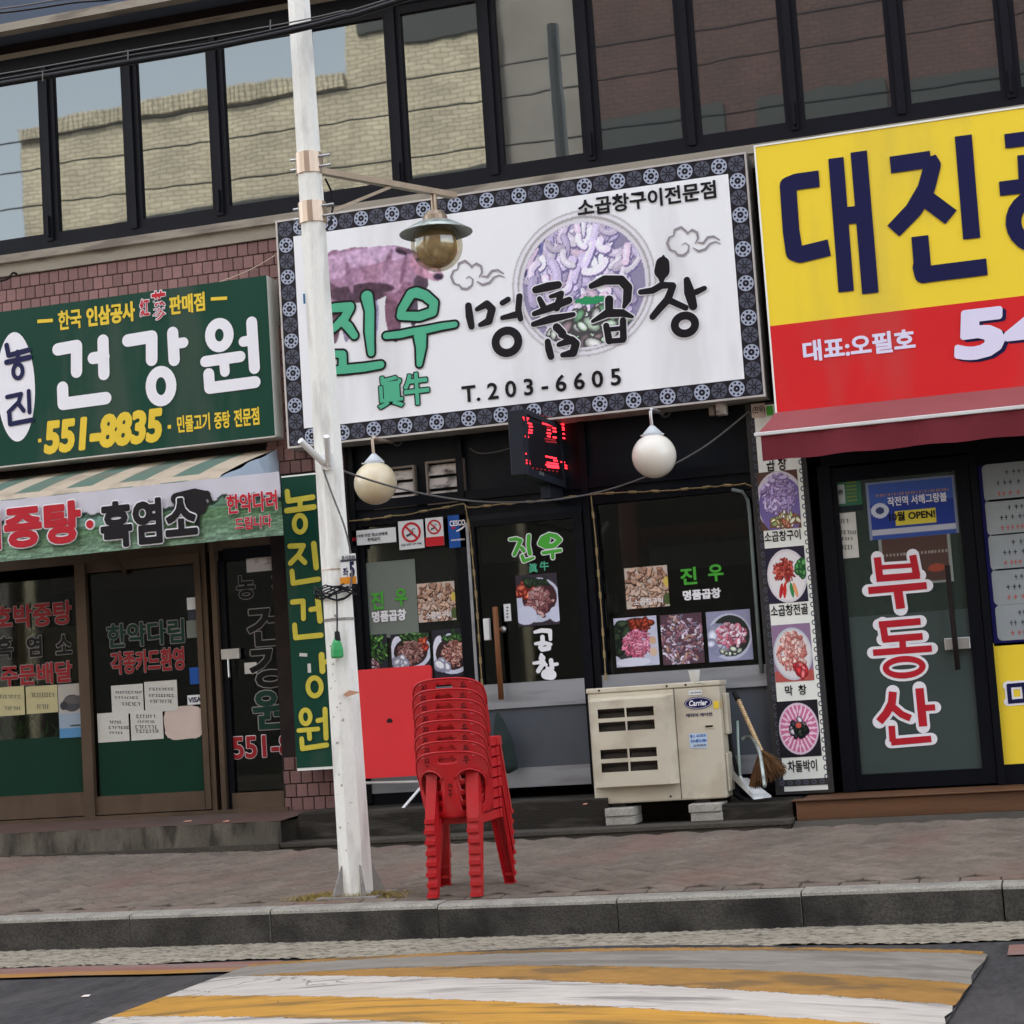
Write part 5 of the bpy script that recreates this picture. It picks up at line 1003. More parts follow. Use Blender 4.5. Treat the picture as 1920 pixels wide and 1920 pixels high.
bn = solo(MB().grid(bfn, nu, nv), 'banner', 'picture', 'long landscape banner with red and black words hanging from the striped awning', 'banner', colors=np_lin(pc_.c).reshape(-1, 3))
OB = BY-.026
mb = MB(); text_r(mb, '어중탕', (-60, 998), (150, 976), 66, OB, .05, grow=.03); text_r(mb, '흑염소', (190, 986), (368, 968), 76, OB, .045, grow=.03); mb.disc(F(169, 983, OB)[0], OB, F(169, 983, OB)[1], .042, n=18)
text_r(mb, '한약다려', (425, 947), (519, 936), 34, OB, .03, grow=.025); text_r(mb, '드립니다', (441, 983), (509, 976), 22, OB, .03, grow=.025); mb.build('letter_outline', 'print_white', bn)
mb = MB(); text_r(mb, '어중탕', (-60, 998), (150, 976), 66, OB-.006, .05); mb.disc(F(169, 983, OB)[0], OB-.006, F(169, 983, OB)[1], .03, n=18); text_r(mb, '한약다려', (425, 947), (519, 936), 34, OB-.006, .03); text_r(mb, '드립니다', (441, 983), (509, 976), 22, OB-.006, .03); mb.build('red_lettering', 'film_red' if 0 else 'letter_red', bn)
mb = MB(); text_r(mb, '흑염소', (190, 986), (368, 968), 76, OB-.006, .045); mb.build('black_lettering', 'print_black', bn)
mb = MB(); st = [0]; [stroke(mb, p_, w_, OB+.010, st=st) for p_, w_ in (([(330, 935), (365, 930), (388, 928)], [20, 26, 14]), ([(345, 950), (372, 948)], [40, 34]), ([(340, 965), (340, 1000)], [10, 6]), ([(368, 965), (372, 998)], [12, 6]), ([(388, 925), (396, 940)], [10, 6]))]; mb.build('goat_print', 'print_black', bn)
# ---------------------------------------------------------------- white pole
M('pole_white', (239, 238, 229), .55, var=.04, scale=3, dirt=(150, 142, 136), dscale=7, damt=.32, stretch=(1.5, 1.5, .35), bump=.15, bscale=30, fine=.04)
M('pole_base_grime', (150, 145, 140), .8, var=.2, scale=8, dirt=(96, 90, 84), dscale=9, damt=.7)
PYv = 9.9; pb = (-3.922, PYv, gz(-3.92, PYv)); ptop = (-3.985, PYv, 7.2)
pole = thing('utility_pole', 'white octagonal street pole with clamps and scuffed paint at the kerb', 'pole', pb)
def pole_at(z): t = (z-pb[2])/(ptop[2]-pb[2]); return pb[0]+(ptop[0]-pb[0])*t, .100-.043*t
def oct_(mb, z0, z1, grow=0, n=8, seg=6):
    return mb.tube([(pole_at(z0+(z1-z0)*i/seg)[0], PYv, z0+(z1-z0)*i/seg) for i in range(seg+1)], [pole_at(z0+(z1-z0)*i/seg)[1]+grow for i in range(seg+1)], n)
oct_(MB(), pb[2]-.02, 7.2, seg=12).build('shaft', 'pole_white', pole)
mb = MB()
for k in range(5):
    a = k*2*math.pi/5+.35; c, s = math.cos(a), math.sin(a); r0, r1 = .085, .17
    n_ = (-s*.005, c*.005)
    q = [(pb[0]+r0*c, PYv+r0*s, pb[2]+.20), (pb[0]+r1*c, PYv+r1*s, pb[2]), (pb[0]+r0*c, PYv+r0*s, pb[2])]
    mb.add([(x+n_[0], y+n_[1], z) for x, y, z in q]+[(x-n_[0], y-n_[1], z) for x, y, z in q], [(0, 1, 2), (5, 4, 3), (0, 3, 4, 1), (1, 4, 5, 2), (2, 5, 3, 0)])
mb.build('base_gussets', 'pole_base_grime', pole)
MB().box(pb[0]-.18, pb[0]+.18, PYv-.18, PYv+.18, pb[2]-.01, pb[2]+.012).build('base_plate', 'pole_base_grime', pole)
M('strap_bronze', (196, 176, 156), .4, metal=.75, var=.2, scale=14, stretch=(1, 1, .1))
for (x, y) in ((583, 308), (590, 400)):
    z = P(x, y, PYv)[2]; oct_(MB(), z-.062, z+.062, .006, n=16, seg=1).build('strap', 'strap_bronze', pole)
    mb = MB(); px_ = pole_at(z)[0]; r = pole_at(z)[1]
    for dz in (-.03, .03): mb.tube([(px_+r-.01, PYv-.03, z+dz), (px_+r+.07, PYv-.03, z+dz)], .008, 6); mb.tube([(px_-r+.02, PYv-.03, z+dz), (px_-r-.03, PYv-.03, z+dz)], .008, 6)
    mb.build('strap_bolts', 'steel', pole)
z = P(655, 1160, PYv)[2]; oct_(MB(), z-.010, z+.006, .003, n=8, seg=1).build('seam_band', 'pole_base_grime', pole); z = P(640, 1068, PYv)[2]; oct_(MB(), z-.004, z+.004, .002, n=8, seg=1).build('seam_band', 'strap_bronze', pole)
# flag holder with two white tubes
fh = thing('flag_holder', 'bracket with two short white tubes pointing out of the white pole', 'bracket', P(612, 868, PYv-.1))
MB().pbox(601, 852, 622, 880, PYv-.10, .02).build('bracket_plate', 'white_plastic', fh)
MB().tube([P(606, 868, PYv-.11), P(563, 826, PYv-.26)], .019, 12).build('tube', 'white_plastic', fh, smooth=False); MB().tube([P(616, 870, PYv-.11), P(612, 818, PYv-.24)], .017, 12).build('tube', 'white_plastic', fh)
# number plate
Yn = PYv-.098; npx = (637, 1040, 669, 1094); nb = solo(MB().pbox(*npx, Yn, .008), 'number_plate', 'white_plastic', 'white plate with a blue 5 and orange foot on the pole', 'plate')
MB().prect(637.5, 1083, 668.6, 1093.5, Yn-.002).build('orange_strip', M('plate_orange', (216, 140, 40), .5), nb); on(nb, '좌', (643, 1073), (653, 1072), 16, Yn-.002, 'print_navy', .02); on(nb, '5', (656, 1068), (664, 1067), 26, Yn-.002, 'print_navy', .05); on(nb, '효서로85', (640, 1046), (666, 1044), 7, Yn-.002, 'ink', .03); MB().prect(638, 1050, 668, 1051.5, Yn-.002).build('rule', 'ink', nb)
# stickers / residue on the pole
r = random.Random(9); mb = MB()
for k in range(34):
    zz = r.uniform(.25, 1.9); x, rr = pole_at(zz); w = r.uniform(.004, .02); x += r.uniform(-.05, .03); mb.quad((x, PYv-rr*.93-.004, zz), (x+w, PYv-rr*.93-.004, zz+r.uniform(-.01, .01)), (x+w, PYv-rr*.93-.004, zz+r.uniform(.004, .02)), (x, PYv-rr*.93-.004, zz+r.uniform(.004, .02)))
mb.build('glue_residue', M('residue', (168, 156, 148), .8, var=.2), pole)
mb = MB(); mb.quad(*[P(*q, PYv-.1) for q in ((643, 1302), (650, 1307), (676, 1298), (655, 1294))]); mb.build('torn_sticker', M('torn_orange', (196, 150, 122), .8), pole)
# cable bundle tied round the pole
M('cable_dark', (34, 34, 38), .6, var=.1)
zt_ = P(648, 1110, PYv)[2]; mb = MB(); rr = random.Random(2)
for k in range(9):
    pts = []; ph = rr.uniform(-.3, .3); x, r_ = pole_at(zt_)
    for i in range(17):
        t = math.pi*(1.05+.9*i/16)*1.0; pts.append((x+(r_+.010+.003*k)*math.cos(t)*1.08, PYv+(r_+.010+.003*k)*math.sin(t), zt_+rr.uniform(-.004, .004)+.028*math.sin(t*2+ph*3+k)+(k-4)*.005))
    mb.tube(pts, .0045, 5)
solo(mb, 'cable_bundle', 'cable_dark', 'black cables wound round the white pole below the number plate', 'cable', smooth=True)
def wire(name, pts, r, mat, label, cat='cable', sm=True, group=None): return solo(MB().tube(pts, r, 6), name, mat, label, cat, group, smooth=sm)
def spl(pts, n=8):
    pts = [np.array(p, float) for p in pts]; out = []
    for i in range(len(pts)-1):
        p0 = pts[max(i-1, 0)]; p1 = pts[i]; p2 = pts[i+1]; p3 = pts[min(i+2, len(pts)-1)]
        for k in range(n):
            t = k/n; out.append(tuple(.5*((2*p1)+(-p0+p2)*t+(2*p0-5*p1+4*p2-p3)*t*t+(-p0+3*p1-3*p2+p3)*t**3)))
    return out+[tuple(pts[-1])]
gl = thing('hanging_lamp', 'green faceted lampshade hanging by its cord from the pole cables', 'lamp', P(633, 1235, PYv-.13))
MB().tube(spl([P(620, 1105, PYv-.12), P(630, 1112, PYv-.13), P(632, 1150, PYv-.13), P(632, 1186, PYv-.13)]), .005, 6).build('cord', 'cable_dark', gl, smooth=True)
a = P(632, 1185, PYv-.13); MB().lathe(a[0], a[1], [(.001, a[2]+.01), (.014, a[2]), (.018, a[2]-.05)], 12).build('socket', 'cable_dark', gl)
b = P(633, 1234, PYv-.13); M('shade_green', (58, 158, 92), .35, var=.1, scale=20, spec=.5); MB().lathe(b[0], b[1], [(.012, a[2]-.035), (.027, a[2]-.06), (.036, b[2]+.05), (.037, b[2]+.01), (.030, b[2]), (.001, b[2]+.004)], 7).build('shade', 'shade_green', gl)
# street lamp on its arm
lp = thing('street_lamp', 'smoked glass globe lamp with a flat shade on a metal arm from the pole', 'lamp', (-3.457, 10.66, 3.3))
z = 4.19; A0 = (-3.90, PYv, 4.19); A1 = (-3.365, 10.81, 4.19)
M('arm_metal', (160, 142, 122), .4, metal=.6, var=.15, scale=10)
def sq(mb, a, b, w, h):
    a, b = Vector(a), Vector(b); d = (b-a).normalized(); s_ = d.cross(Vector((0, 0, 1))).normalized()*w/2; u = s_.cross(d).normalized()*h/2
    return mb.add([tuple(p+i*s_+j*u) for p in (a, b) for i, j in ((-1, -1), (1, -1), (1, 1), (-1, 1))], [(0, 1, 2, 3), (7, 6, 5, 4), (0, 4, 5, 1), (1, 5, 6, 2), (2, 6, 7, 3), (3, 7, 4, 0)])
sq(MB(), A0, A1, .045, .035).build('arm', 'arm_metal', lp)
t_ = (10.36-PYv)/(10.81-PYv); mid = (A0[0]+(A1[0]-A0[0])*t_, 10.36, 4.17); sq(MB(), (-3.89, PYv+.02, P(590, 402, PYv)[2]), mid, .018, .018).build('brace', 'arm_metal', lp)
lc = (-3.457, 10.66); gc = P(819, 461, 10.66); R0 = .160
MB().tube([(gc[0], 10.66, 4.18), (gc[0], 10.66, gc[2]+.20)], .020, 10).build('stem', 'arm_metal', lp)
MB().lathe(gc[0], 10.66, [(.001, gc[2]+.215), (.055, gc[2]+.213), (.075, gc[2]+.185), (.078, gc[2]+.155), (.06, gc[2]+.15)], 20).build('collar', 'arm_metal', lp, smooth=False)
M('shade_metal', (176, 184, 176), .35, metal=.4, var=.2, scale=8, dirt=(80, 74, 66), dscale=12, damt=.6)
MB().lathe(gc[0], 10.66, [(.06, gc[2]+.155), (.12, gc[2]+.142), (.226, gc[2]+.082), (.226, gc[2]+.077), (.12, gc[2]+.134), (.05, gc[2]+.142)], 36).build('shade', 'shade_metal', lp, smooth=True)
sm = glass('smoked_glass', .13, (.80, .76, .66), .95, rough=.04, base=(60, 52, 40)); MB().sphere((gc[0], 10.66, gc[2]-.0), R0, 32, 20).build('globe', 'smoked_glass', lp, smooth=True)
MB().sphere((gc[0], 10.66, gc[2]-.01), R0*.80, 28, 16).build('inner_reflector', M('inner_brown', (200, 176, 130), .4, metal=.2, var=.3, scale=18), lp, smooth=True)
wire('arm_cable', spl([P(610, 335, PYv-.02), P(624, 370, PYv+.05), P(620, 415, PYv-.02), P(612, 430, PYv-.08)]), .007, 'cable_dark', 'short black loop of cable beside the lamp arm clamps')
# overhead cables at the top left
def cab(pts, Y, r, label, mat='cable_black'):
    q = [P(x, y, Y) for x, y in pts]; a, b = np.array(q[0]), np.array(q[-1]); d = b-a
    q = [tuple(a-d*.5+np.array([0, 0, .05]))]+q+[tuple(b+d*1.0+np.array([0, 0, .3]))]
    return wire('overhead_cable', spl(q, 6), r, mat, label, group=None)
cab([(0, 158), (240, 117), (385, 92), (550, 57), (640, 34), (760, -2)], 9.6, .018, 'thickest black overhead cable crossing the upper windows at top left')
cab([(0, 150), (240, 106), (385, 84), (550, 49), (640, 27), (750, -6)], 9.64, .010, 'dark cable lying along the top of the thickest overhead cable')
cab([(0, 139), (240, 96), (400, 68), (545, 42), (640, 21), (735, -4)], 9.6, .0042, 'thin grey overhead cable just above the thick black ones', 'cable_grey')
cab([(0, 24), (130, 6), (280, -20)], 9.2, .006, 'upper one of two cables at the very top left corner'); cab([(0, 16), (100, 1), (240, -24)], 9.3, .005, 'lower thin cable at the very top left corner', 'cable_grey')
for x, y, lb in ((240, 112, 'small tie on the overhead cables over the second upper mullion'), (507, 55, 'small tie on the overhead cables just left of the white pole'), (80, 152, 'small tie on the overhead cables at the far left')): solo(MB().tube([P(x, y-18, 9.58), P(x, y, 9.58)], .004, 5), 'cable_tie', 'cable_grey', lb, 'cable tie')
# cord strung from the pole to the shops
wire('strung_cord', spl([P(617, 872, PYv-.05), P(660, 889, 10.6), P(745, 915, 11.3), P(840, 934, 11.9), P(930, 942, 12.3), P(1030, 938, 12.6), P(1130, 921, 12.75), P(1230, 886, 12.8), P(1320, 838, 12.85), P(1405, 771, 12.9)]), .0065, 'cable_grey', 'dark cord sagging from the pole across the restaurant front')
wire('pole_cord', spl([P(606, 880, PYv-.1), P(622, 925, PYv-.1), P(645, 985, PYv-.1), P(657, 1035, PYv-.08), P(660, 1075, PYv-.1), P(655, 1105, PYv-.11)]), .0055, 'cable_grey', 'thin cord running down the face of the pole to the cable bundle')
wire('wall_cable', spl([P(880, 800+40, 12.97), P(900, 850, 12.95), P(940, 845, 12.95), P(990, 828, 12.97)]), .004, 'cable_grey', 'thin cable on the dark fascia left of the red display')
wire('sign_cable', spl([P(200, 575, 12.9), P(300, 555, 12.9), P(400, 532, 12.92), P(470, 505, 12.95), P(517, 478, 12.9)]), .004, 'strap_bronze', 'brown cable over the tile wall above the green sign')
wire('hook_cable', spl([P(0, 527, 12.94), P(14, 523, 12.9), P(24, 512, 12.92), P(32, 514, 12.95)]), .009, 'dark_soffit', 'short thick bent cable on the tile wall at far left')
# tan rope light along the restaurant frames
mb = MB(); r = random.Random(5)
def rope(pts, Y):
    for (x0, y0), (x1, y1) in zip(pts[:-1], pts[1:]):
        n = max(2, int(math.hypot(x1-x0, y1-y0)/13)); prev = None
        for i in range(n+1):
            t = i/n; x = x0+(x1-x0)*t; y = y0+(y1-y0)*t+r.uniform(-1, 1); p = P(x, y, Y)
            if prev: mb.tube([prev, p], .0045 if i % 3 else .0095, 5)
            prev = p
rope([(655, 977), (760, 965), (870, 945), (880, 952), (1000, 940), (1108, 927), (1250, 920), (1398, 907), (1412, 913)], 12.93)
rope([(872, 948), (882, 1000), (893, 1120), (905, 1300)], 12.93); rope([(1108, 930), (1116, 1000), (1128, 1150), (1136, 1276)], 12.93)
solo(mb, 'rope_light', 'cloth_rope', 'tan rope light taped along the restaurant door and window frames', 'rope light')
# ---------------------------------------------------------------- globe lamps
M('milk_glass', (238, 231, 216), .25, var=.03, scale=3, spec=.5, coat=.3); M('cap_white', (196, 200, 202), .5, var=.12, scale=14)
def globe(cx, cy, rp, Y, top, label, mat):
    c = P(cx, cy, Y); k = mpp(cx, cy, Y)*.985; R = rp*k; o = thing('globe_lamp', label, 'lamp', (c[0], c[1], c[2]-R), 'milky globe lamps under the white sign')
    MB().sphere(c, R, 36, 22).build('globe', mat, o, smooth=True)
    MB().lathe(c[0], c[1], [(R*.46, c[2]+R*.86), (R*.46, c[2]+R*1.0), (R*.38, c[2]+R*1.09), (R*.10, c[2]+R*1.38), (.001, c[2]+R*1.38)], 22).build('cap', 'cap_white', o)
    mb = MB(); [mb.tube([(c[0]+R*.46*math.cos(t), c[1]+R*.46*math.sin(t), c[2]+R*.92), (c[0]+R*.62*math.cos(t), c[1]+R*.62*math.sin(t), c[2]+R*.92)], .006, 6) for t in (-.4, -2.4, 1.6)]; mb.build('screws', 'steel', o)
    tp = P(*top, Y+.12); MB().tube(spl([(c[0], c[1], c[2]+R*1.36), (c[0], c[1], c[2]+R*2.1), (tp[0], tp[1]-.06, tp[2]), (tp[0], tp[1]+.2, tp[2]+.01)]), .012, 8).build('stem', 'steel' if top[0] > 1000 else 'strap_bronze', o, smooth=True)
M('milk_glass_yellowed', (228, 212, 178), .28, var=.08, scale=4, spec=.5, coat=.3, dirt=(190, 164, 120), dscale=3, damt=.4)
globe(704, 906, 38.5, 12.5, (716, 826), 'yellowed globe lamp beside the pole under the white sign', 'milk_glass_yellowed'); globe(1226.5, 855, 41.5, 12.55, (1232, 772), 'clean white globe lamp right of the red display', 'milk_glass')
# ---------------------------------------------------------------- projecting red display
M('led_case', (38, 42, 50), .45, var=.08); M('led_panel', (28, 22, 26), .5, var=.1); M('led_red', (255, 40, 52), .5, var=0, emit=.75); M('led_dim', (120, 30, 36), .5, var=0, emit=.2)
y0 = 11.95; fA = P(980, 768, y0); xf = fA[0]; zt_ = fA[2]+.005; zb_ = P(985, 884, y0)[2]-.02; xb = P(950, 762, y0)[0]
led = thing('led_display', 'black box display with red glowing characters projecting from the shop front', 'display', ((xf+xb)/2, 12.4, zb_))
ye = 12.93; MB().box(xb, xf, y0, ye, zb_, zt_).build('case', 'led_case', led, bevel=.006)
fm = MB(); fm.box(xf, xf+.012, y0, ye, zt_-.03, zt_+.006); fm.box(xf, xf+.012, y0, ye, zb_-.005, zb_+.045); fm.box(xf, xf+.012, y0, y0+.05, zb_+.045, zt_-.03); fm.box(xf, xf+.012, ye-.05, ye, zb_+.045, zt_-.03); fm.build('bezel', 'led_case', led)
MB().quad((xf+.004, y0+.05, zb_+.045), (xf+.004, ye-.05, zb_+.045), (xf+.004, ye-.05, zt_-.03), (xf+.004, y0+.05, zt_-.03)).build('panel', 'led_panel', led)
T10 = (900, 740, .20833)
mb, md = MB(), MB()
def seg(m, x0, y0_, x1, y1, h=7):
    q = [AX(900+x*.20833, 740+y*.20833, xf+.007) for x, y in ((x0, y0_-h), (x1, y1-h), (x1, y1+h), (x0, y0_+h))]; m.quad(*q)
for s_ in ((385, 205, 440, 215), (395, 225, 430, 230), (430, 255, 468, 265), (440, 285, 475, 290), (440, 315, 475, 322), (435, 340, 472, 345), (405, 375, 440, 382), (565, 235, 675, 255), (560, 258, 680, 285), (605, 315, 635, 320), (600, 345, 640, 350), (605, 372, 635, 378), (650, 300, 685, 305), (655, 330, 690, 335), (655, 382, 690, 388), (715, 290, 810, 308), (725, 312, 810, 325), (730, 265, 760, 270), (780, 275, 808, 280), (735, 350, 770, 356), (725, 385, 775, 395), (790, 370, 822, 376), (790, 400, 825, 408),
           (410, 530, 440, 535), (415, 590, 450, 598), (415, 615, 455, 620), (590, 555, 690, 575), (600, 610, 705, 625), (590, 630, 710, 645), (605, 648, 712, 660), (660, 590, 700, 598), (725, 605, 765, 610), (800, 605, 840, 612), (755, 635, 835, 650), (760, 660, 825, 668), (815, 590, 835, 594)): seg(mb, *s_)
for s_ in ((580, 395, 680, 410), (590, 420, 690, 430), (405, 355, 440, 362), (600, 290, 640, 296), (430, 560, 445, 563)): seg(md, *s_)
for k in range(12): seg(md, 435+k*32, 163+k*6.5, 447+k*32, 165+k*6.5, 6)
for k in range(8): seg(md, 435+k*36, 655+k*5, 450+k*36, 657+k*5, 6)
mb.build('red_characters', 'led_red', led); md.build('dim_dots', 'led_dim', led)
mb = MB()
for k in range(22):
    y_ = 190+k*21; q = [AX(900+x*.20833, 740+y*.20833, xf+.0055) for x, y in ((392, y_), (835, y_+75), (835, y_+80), (392, y_+5))]
    if y_ < 620: mb.quad(*q)
mb.build('louvre_lines', 'led_case', led); on_ = AX(1016, 888, xf+.014); MB().box(xf+.012, xf+.014, on_[1]-.06, on_[1]+.06, on_[2]-.012, on_[2]+.012).build('maker_plate', 'steel', led)
MB().box(xb+.02, xf-.02, 12.6, 12.95, zb_-.10, zb_-.005).build('mounting_bracket', 'led_case', led)
# camera boxes under the sign
a_ = P(1345, 772, 12.85); jb = thing('junction_box', 'small beige electrical boxes under the right end of the white sign', 'box', a_); MB().pbox(1328, 762, 1340, 778, 12.85, .06).build('box', 'vent_frame', jb, bevel=.004); MB().pbox(1341, 757, 1362, 776, 12.83, .08).build('box', 'louvre_board', jb, bevel=.005)
for x, y, lb in ((745, 826, 'faint dark ring on the fascia right of the yellowed globe lamp'), (1247, 772, 'faint dark ring on the fascia right of the clean white globe lamp')): solo(MB().ring(P(x, y, 12.99)[0], 12.99, P(x, y, 12.99)[2], .03, .03, .045, .045, 20), 'wall_ring', 'grey_panel', lb, 'ring')
# ---------------------------------------------------------------- stack of eight red chairs
M('chair_red', (184, 22, 30), .42, var=.05, scale=6, spec=.45, dirt=(160, 60, 58), dscale=9, damt=.35)
M('ink_marker', (50, 22, 24), .7, var=.1)
def pip(x, y, poly):
    c = False; j = len(poly)-1
    for i in range(len(poly)):
        xi, yi = poly[i]; xj, yj = poly[j]
        if (yi > y) != (yj > y) and x < (xj-xi)*(y-yi)/(yj-yi)+xi: c = not c
        j = i
    return c
def back_xyz(u, z):                       # u across, curved shell; leans back towards -y
    t = (z-.42)/.42; return (u, -.20-.065*t+u*u*(4.2-3.0*t), z)
ZT = .775; WB = .205
outer = []
n_ = 28
for i in range(n_+1):
    t = math.pi*i/n_; c, s = math.cos(t), math.sin(t); outer.append((WB*math.copysign(abs(c)**.62, c), .655+(ZT-.655)*abs(s)**.62))
outer += [(-WB+.001, .60), (-WB+.003, .54), (-WB+.006, .48), (-WB+.014, .445), (-.15, .43), (-.10, .422), (0, .415), (.10, .422), (.15, .43), (WB-.014, .445), (WB-.006, .48), (WB-.003, .54), (WB-.001, .60)]
def arch(sx):
    x0, x1 = .036, .182; pts = []
    for i in range(13): t = math.pi*i/12; pts.append((sx*((x0+x1)/2+(x1-x0)/2*math.cos(t)), .61+.066*math.sin(t)))
    pts += [(sx*(x0+.004), .58), (sx*(x0+.012), .50), (sx*(x0+.022), .455), (sx*(x1-.045), .45), (sx*(x1-.018), .50), (sx*(x1-.006), .58)]
    return pts
slot = []
for i in range(20):
    t = 2*math.pi*i/20; c, s = math.cos(t), math.sin(t); slot.append((.048*math.copysign(abs(c)**.35, c), .729+.0125*math.copysign(abs(s)**.8, s)))
polys = [outer, arch(1), arch(-1), slot]; V2 = []; E2 = []
for p_ in polys:
    o_ = len(V2); V2 += [Vector(q) for q in p_]; E2 += [(o_+i, o_+(i+1) % len(p_)) for i in range(len(p_))]
for i in range(-9, 10):
    for j in range(18):
        x, z = i*.022, .43+j*.0195
        if pip(x, z, outer) and not any(pip(x, z, h) for h in polys[1:]): V2.append(Vector((x, z)))
res = delaunay_2d_cdt(V2, E2, [], 0, 1e-5); pv, pf = res[0], res[2]
bf = [f for f in pf if (lambda cx, cz: pip(cx, cz, outer) and not any(pip(cx, cz, h) for h in polys[1:]))(sum(pv[i].x for i in f)/len(f), sum(pv[i].y for i in f)/len(f))]
def add_solid(o, th):
    m = o.modifiers.new('thickness', 'SOLIDIFY'); m.thickness = th; m.offset = 0
def make_chair():
    t = thing('stacking_chair', 'x', 'chair', (0, 0, 0)); K = dict(loc=(0, 0, 0))
    o = MB().add([back_xyz(v.x, v.y) for v in pv], [tuple(f) for f in bf]).build('backrest', 'chair_red', t, smooth=True, **K); add_solid(o, .005)
    rim = [back_xyz(x, z) for x, z in outer[:n_+1]]; rim = [(x, y-.001, z) for x, y, z in rim]; rim = [back_xyz(WB-.003, .62)]+rim+[back_xyz(-WB+.003, .62)]
    MB().tube(rim, .0062, 6).build('rim', 'chair_red', t, smooth=True, **K)
    for sx in (1, -1):
        ar = arch(sx); lp_ = [ar[(i+13) % len(ar)] for i in range(len(ar)+1)][5:-2]
        MB().tube([(lambda q: (q[0], q[1]-.004, q[2]))(back_xyz(*q)) for q in lp_], .0052, 6).build('arch_lip', 'chair_red', t, smooth=True, **K)
    # seat: shallow dish with a skirt
    def seat(u, v):
        x = (u-.5)*2; y = (v-.5)*2; w = .148+.037*v; px_ = x*w*(1-.05*max(0, abs(y)-.7)); py_ = -.125+.335*v; 
        return (px_, py_, .432-.016*(1-x*x)*(1-y*y)+.006*y)
    s_ = MB().grid(seat, 10, 10)
    e = [seat(i/10, 0) for i in range(11)]+[seat(1, j/10) for j in range(1, 11)]+[seat(1-i/10, 1) for i in range(1, 11)]+[seat(0, 1-j/10) for j in range(1, 10)]
    m_ = len(e); vs = [(x*1.015, (y-.01)*1.015+.01, z) for x, y, z in e]+[(x*1.05, (y-.01)*1.045+.01, z-.045) for x, y, z in e]; s_.add(vs, [(i, (i+1) % m_, m_+(i+1) % m_, m_+i) for i in range(m_)])
    o = s_.build('seat', 'chair_red', t, smooth=False, **K); add_solid(o, .004)
    def leg(x0, y0, x1, y1, w, face):
        # open channel: web facing outwards, two flanges, a flared foot
        mb = MB(); N = 6
        for side in (0,):
            vs = []
            for i in range(N+1):
                tt = i/N; z = .42*(1-tt)+.0*tt; x = x0+(x1-x0)*tt; y = y0+(y1-y0)*tt; ww = (w*(1.12-.26*tt))/2; dd = face*(.040-.008*tt)
                vs += [(x-ww, y-dd, z), (x-ww*.92, y, z), (x+ww*.92, y, z), (x+ww, y-dd, z)]
            fs = [(4*i+k, 4*i+k+1, 4*i+k+5, 4*i+k+4) for i in range(N) for k in range(3)]
            mb.add(vs, fs)
        xw = w*.5*.88; mb.box(x1-xw, x1+xw, y1-face*.030, y1+face*.004, 0, .014)
        mb.box(x1-xw*1.0, x1+xw*1.0, y1+face*.0, y1+face*.008, .0, .020)
        o = mb.build('leg', 'chair_red', t, **K); add_solid(o, .0045)
    leg(.108, -.150, .122, -.262, .070, -1); leg(-.108, -.150, -.122, -.262, .062, -1)
    leg(.158, .175, .19, .262, .066, 1); leg(-.158, .175, -.19, .262, .066, 1)
    # corner blocks where the front legs meet the seat
    MB().box(.15, .196, .12, .205, .385, .44).build('seat_corner', 'chair_red', t, bevel=.008, **K); MB().box(-.196, -.15, .12, .205, .385, .44).build('seat_corner', 'chair_red', t, bevel=.008, **K)
    # hand-painted marks on the back
    mk = MB()
    def mark(pts, w=.0042):
        q = [back_xyz(*p_) for p_ in pts]; mk.tube([(x, y-.0045, z) for x, y, z in q], w*.5, 4)
    for dx, dz, pts in ((-.125, .722, [(-.012, .022), (.006, .022), (-.012, -.002)]), (-.125, .722, [(-.002, .008), (.008, 0)]), (-.125, .722, [(.016, .026), (.016, -.004)]), (-.125, .722, [(-.006, -.008), (-.006, -.020), (.016, -.020)]),
                        (.105, .722, [(-.008, .022), (.006, .026), (.010, .014), (-.004, .010), (-.008, .022)]), (.105, .722, [(-.018, .002), (.018, .004)]), (.105, .722, [(0, .002), (0, -.018)])):
        mark([(dx+a, dz+b) for a, b in pts])
    mk.build('painted_marks', 'ink_marker', t, **K); return t
ch = make_chair(); ch['group'] = 'red plastic chairs in one stack'
def copy_thing(o):
    c = o.copy(); COL.objects.link(c); ROOT[c.name] = Vector(o.location)
    for k in o.children:
        d = k.copy(); COL.objects.link(d); d.parent = c
        for g in k.children: e_ = g.copy(); COL.objects.link(e_); e_.parent = d
    return c
names = ['bottommost red plastic chair of the stack, its four feet on the pavement', 'second red plastic chair up from the bottom of the stack', 'third red plastic chair up from the bottom of the stack', 'fourth red plastic chair up from the bottom of the stack', 'fourth red plastic chair down from the top of the stack', 'third red plastic chair down from the top of the stack', 'second red plastic chair down from the top of the stack', 'topmost red plastic chair of the stack, its handle slot showing through']
rc_ = random.Random(3)
for k in range(8):
    o = ch if k == 0 else copy_thing(ch); o['label'] = names[k]
    o.location = (-3.265+rc_.uniform(-.003, .003), 9.885+.002*k+rc_.uniform(-.003, .003), gz(-3.27, 9.9)+.004+k*.0568); o.rotation_euler = (rc_.uniform(-.004, .004), 0, .05+rc_.uniform(-.008, .008))
# one extra word on the bottom chair's centre strip
mk = MB()
for pts in ([(-.006, .60), (.008, .60), (-.006, .585)], [(.012, .605), (.012, .58)], [(-.004, .575), (-.004, .567), (.012, .567)], [(-.006, .565), (.004, .57), (.006, .56), (-.004, .556)], [(-.012, .545), (.012, .547)], [(0, .545), (0, .53)]):
    q = [back_xyz(*p_) for p_ in pts]; mk.tube([(x, y-.0045, z) for x, y, z in q], .0021, 4)
mk.build('painted_word', 'ink_marker', ch, loc=(0, 0, 0))
